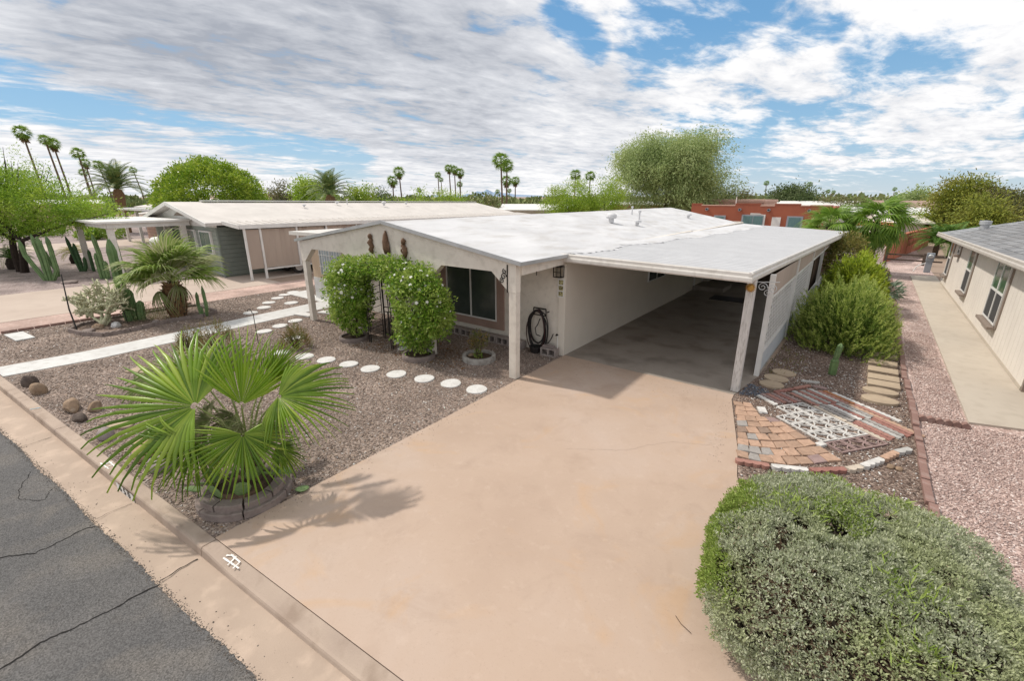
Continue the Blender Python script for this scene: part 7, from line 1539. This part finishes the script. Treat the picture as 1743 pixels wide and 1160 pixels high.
SP = [(70,228,15,'tallest palm at the far left of the skyline',8,1.15,1),(104,240,14,'palm left in the close pair at the far left',9,.9,0),(115,246,14,'palm right in the close pair at the far left, with brown skirt',8,1.05,1),
 (152,262,13,'upper palm of the small trio left of the date palm',6,.9,0),(160,278,12,'middle palm of the small trio left of the date palm',4,.8,1),(153,294,10,'lowest palm of the small trio left of the date palm',2,.75,0),(181,281,12,'single palm just above the date palm',12,.85,0),(237,290,12,'thin leaning palm between date palm and ficus',9,.75,0),
 (670,308,9,'shorter shaggy palm of the pair above the neighbour roof',0,.95,1),(682,293,12,'taller shaggy palm of the pair above the neighbour roof',2,1.0,1),(714,324,8,'small palm right of the shaggy pair',0,.9,0),(747,298,13,'left thin palm before the row of three',1,.75,0),(752,306,12,'second thin palm before the row of three',1,.65,0),
 (766,287,14,'leftmost palm of the row of three in the middle',2,.85,1),(775,289,14,'middle palm of the row of three in the middle',1,.85,1),(784,294,13,'rightmost palm of the row of three in the middle',0,.95,1),(783,314,9,'small palm below the row of three',1,.7,0),
 (853,274,12.5,'tallest palm of the central clump with bare top trunk',2,1.1,0),(863,283,12,'second palm of the central clump',-1,1.0,0),(862,308,9,'shaggy lower palm of the central clump',0,1.0,1),(877,308,9.5,'separate shaggy palm right of the central clump',0,.9,1),(847,326,7.5,'small palm left at the foot of the central clump',0,.9,0),(867,325,7.5,'small palm right at the foot of the central clump',0,.8,0),
 (805,328,9,'tiny palm before the mountain on its left',0,.8,0),(827,328,9,'tiny palm before the mountain on its right',0,.7,0),(738,328,9,'tiny palm left of the bamboo like tree',0,.7,0),(745,329,8,'tiny second palm left of the bamboo like tree',0,.8,0),
 (978,298,11,'palm top poking from the lime tree on its left',0,1.0,0),(1003,300,11,'palm top poking from the lime tree on its right',0,1.0,0),
 (1301,312,14,'thin single palm left of the dark trees',2,.75,0),(1374,314,13,'thin single palm right of the dark trees',1,.8,0),(1391,334,9,'small palm nearest the dark trees in the far group',0,.8,0),(1399,331,9.5,'second small palm in the far group right of the dark trees',0,.9,0),(1408,326,10,'tallest palm in the far group right of the dark trees',0,1.0,0),(1417,327,10,'fourth palm in the far group right of the dark trees',0,1.0,0),(1427,337,7.5,'low palm at the right end of the far group',0,1.0,0),
 (1478,339,9,'tiny palm left behind the garden palms',0,.8,0),(1484,340,9,'tiny second palm behind the garden palms',0,.8,0),(1502,336,9,'thin small palm left of the right hand palm cluster',0,.7,0),(1510,330,11,'second palm of the right hand palm cluster',0,.8,0),(1520,322,12,'tallest palm of the right hand palm cluster',0,.85,0),(1524,329,10,'broad palm of the right hand palm cluster',0,1.0,0)]
for i, (px, py, Ht, lb, ln, s_, sk_) in enumerate(SP): skypalm(px, py, Ht, lb, i, ln, s_*(.95 if px < 130 else 1.2), bool(sk_))
# date palms
M['date'] = islandmat('date palm leaf', [(.07,.13,.04),(.13,.20,.06),(.19,.26,.09),(.30,.28,.08)], .5, .2)
def date_palm(label, px, py_c, D_, L_, n, seed):
    loc = far(px, D_); zc_ = hz(px, py_c, D_); t = thing('date_palm', label, 'palm tree', loc, 0, 'date palms with feathery fronds'); MB().lathe([(.35, 0), (.38, zc_*.6), (.5, zc_-.5), (.3, zc_)], 12).build('trunk', M['boot'], t)
    ms = [pinn_mesh(L_, 44, L_*.009, L_*.22, M['date'], seed+i, .45, .75, .25) for i in range(3)]
    for k in range(n): o = link('frond', ms[k % 3], t); o.location = (0, 0, zc_); o.rotation_euler = (Matrix.Rotation(k*2.399, 3, 'Z') @ Matrix.Rotation(-R(82)+R(88)*k/n, 3, 'Y')).to_euler()
date_palm('date palm standing left of the ficus', 203, 322, 62, 3.4, 34, 1); date_palm('arching date palm with yellow fronds behind the green house', 562, 332, 50, 3.0, 34, 2)
# ---- far houses and hills
for i, (px, D_, w_, h, lb, wl) in enumerate([(925, 48, 8, 2.7, 'low white roofed home right of the central palms', M['fascia']),(1480, 60, 9, 2.4, 'long white roofed home right of the adobe house', M['white']),(1255, 75, 10, 2.9, 'pale roofed house behind the adobe parapet', M['white']),(1395, 72, 8, 2.9, 'white parapet house behind the adobe right end', M['white']),(655, 70, 14, 2.3, 'white roofed home behind the green house roof', M['white']),(40, 95, 16, 3.0, 'pale house seen behind the mesquite crown', M['adobetop']),(1100, 90, 12, 2.6, 'brick coloured house hidden behind the eucalyptus', M['adobe'])]):
    c = far(px, D_); simple_house('far_house', lb, (c.x, c.y), w_, 8, h-.4, math.atan2(c.y, c.x)-PI/2, wl, M['white'], .45)
c = far(1548, 66); simple_house('brown_roof_house', 'brown roofed house beyond the orange roof', (c.x, c.y), 6, 7, 2.2, math.atan2(c.y, c.x)-PI/2, M['fascia'], M['trim'], .9)
c = far(1553, 50); t = simple_house('beige_shed', 'beige gabled garden shed behind the orange roof', (c.x, c.y), 2.6, 3, 1.55, math.atan2(c.y, c.x)-PI/2+.5, M['rwall'], M['rwall'], .5, cat='shed')
mb = MB(); nX = 60; vs = []
D_ = 9000; base_ = far(700, D_)
for i in range(nX+1):
    px = 680+(1010-680)*i/nX; c = far(px, D_); prof_ = max(0, 1-abs(px-826)/52)*135*(.8+.2*math.sin(i*1.9)) + max(0, 1-abs(px-880)/90)*50 + max(0, 1-abs(px-745)/60)*40*(.8+.2*math.sin(i*1.3)); c2 = far(px, D_+1500)
    vs += [(c.x, c.y, -5), (c.x+(c2.x-c.x)*.4, c.y+(c2.y-c.y)*.4, max(2, prof_)), (c2.x, c2.y, -5)]
mb.add(vs, [(3*i+j, 3*i+3+j, 3*i+4+j, 3*i+1+j) for i in range(nX) for j in range(2)]); struct('hills', mb, mat('haze tinted rock', (.26,.34,.46), (.22,.30,.41), .001, .95), 'small blue mountain far off on the horizon')  # distance haze put into the rock colour

if __name__ == '__main__':
    print('TRIS', sum(len(me.polygons)*2 if len(me.polygons) and me.polygons[0].loop_total == 4 else len(me.polygons) for me in bpy.data.meshes))
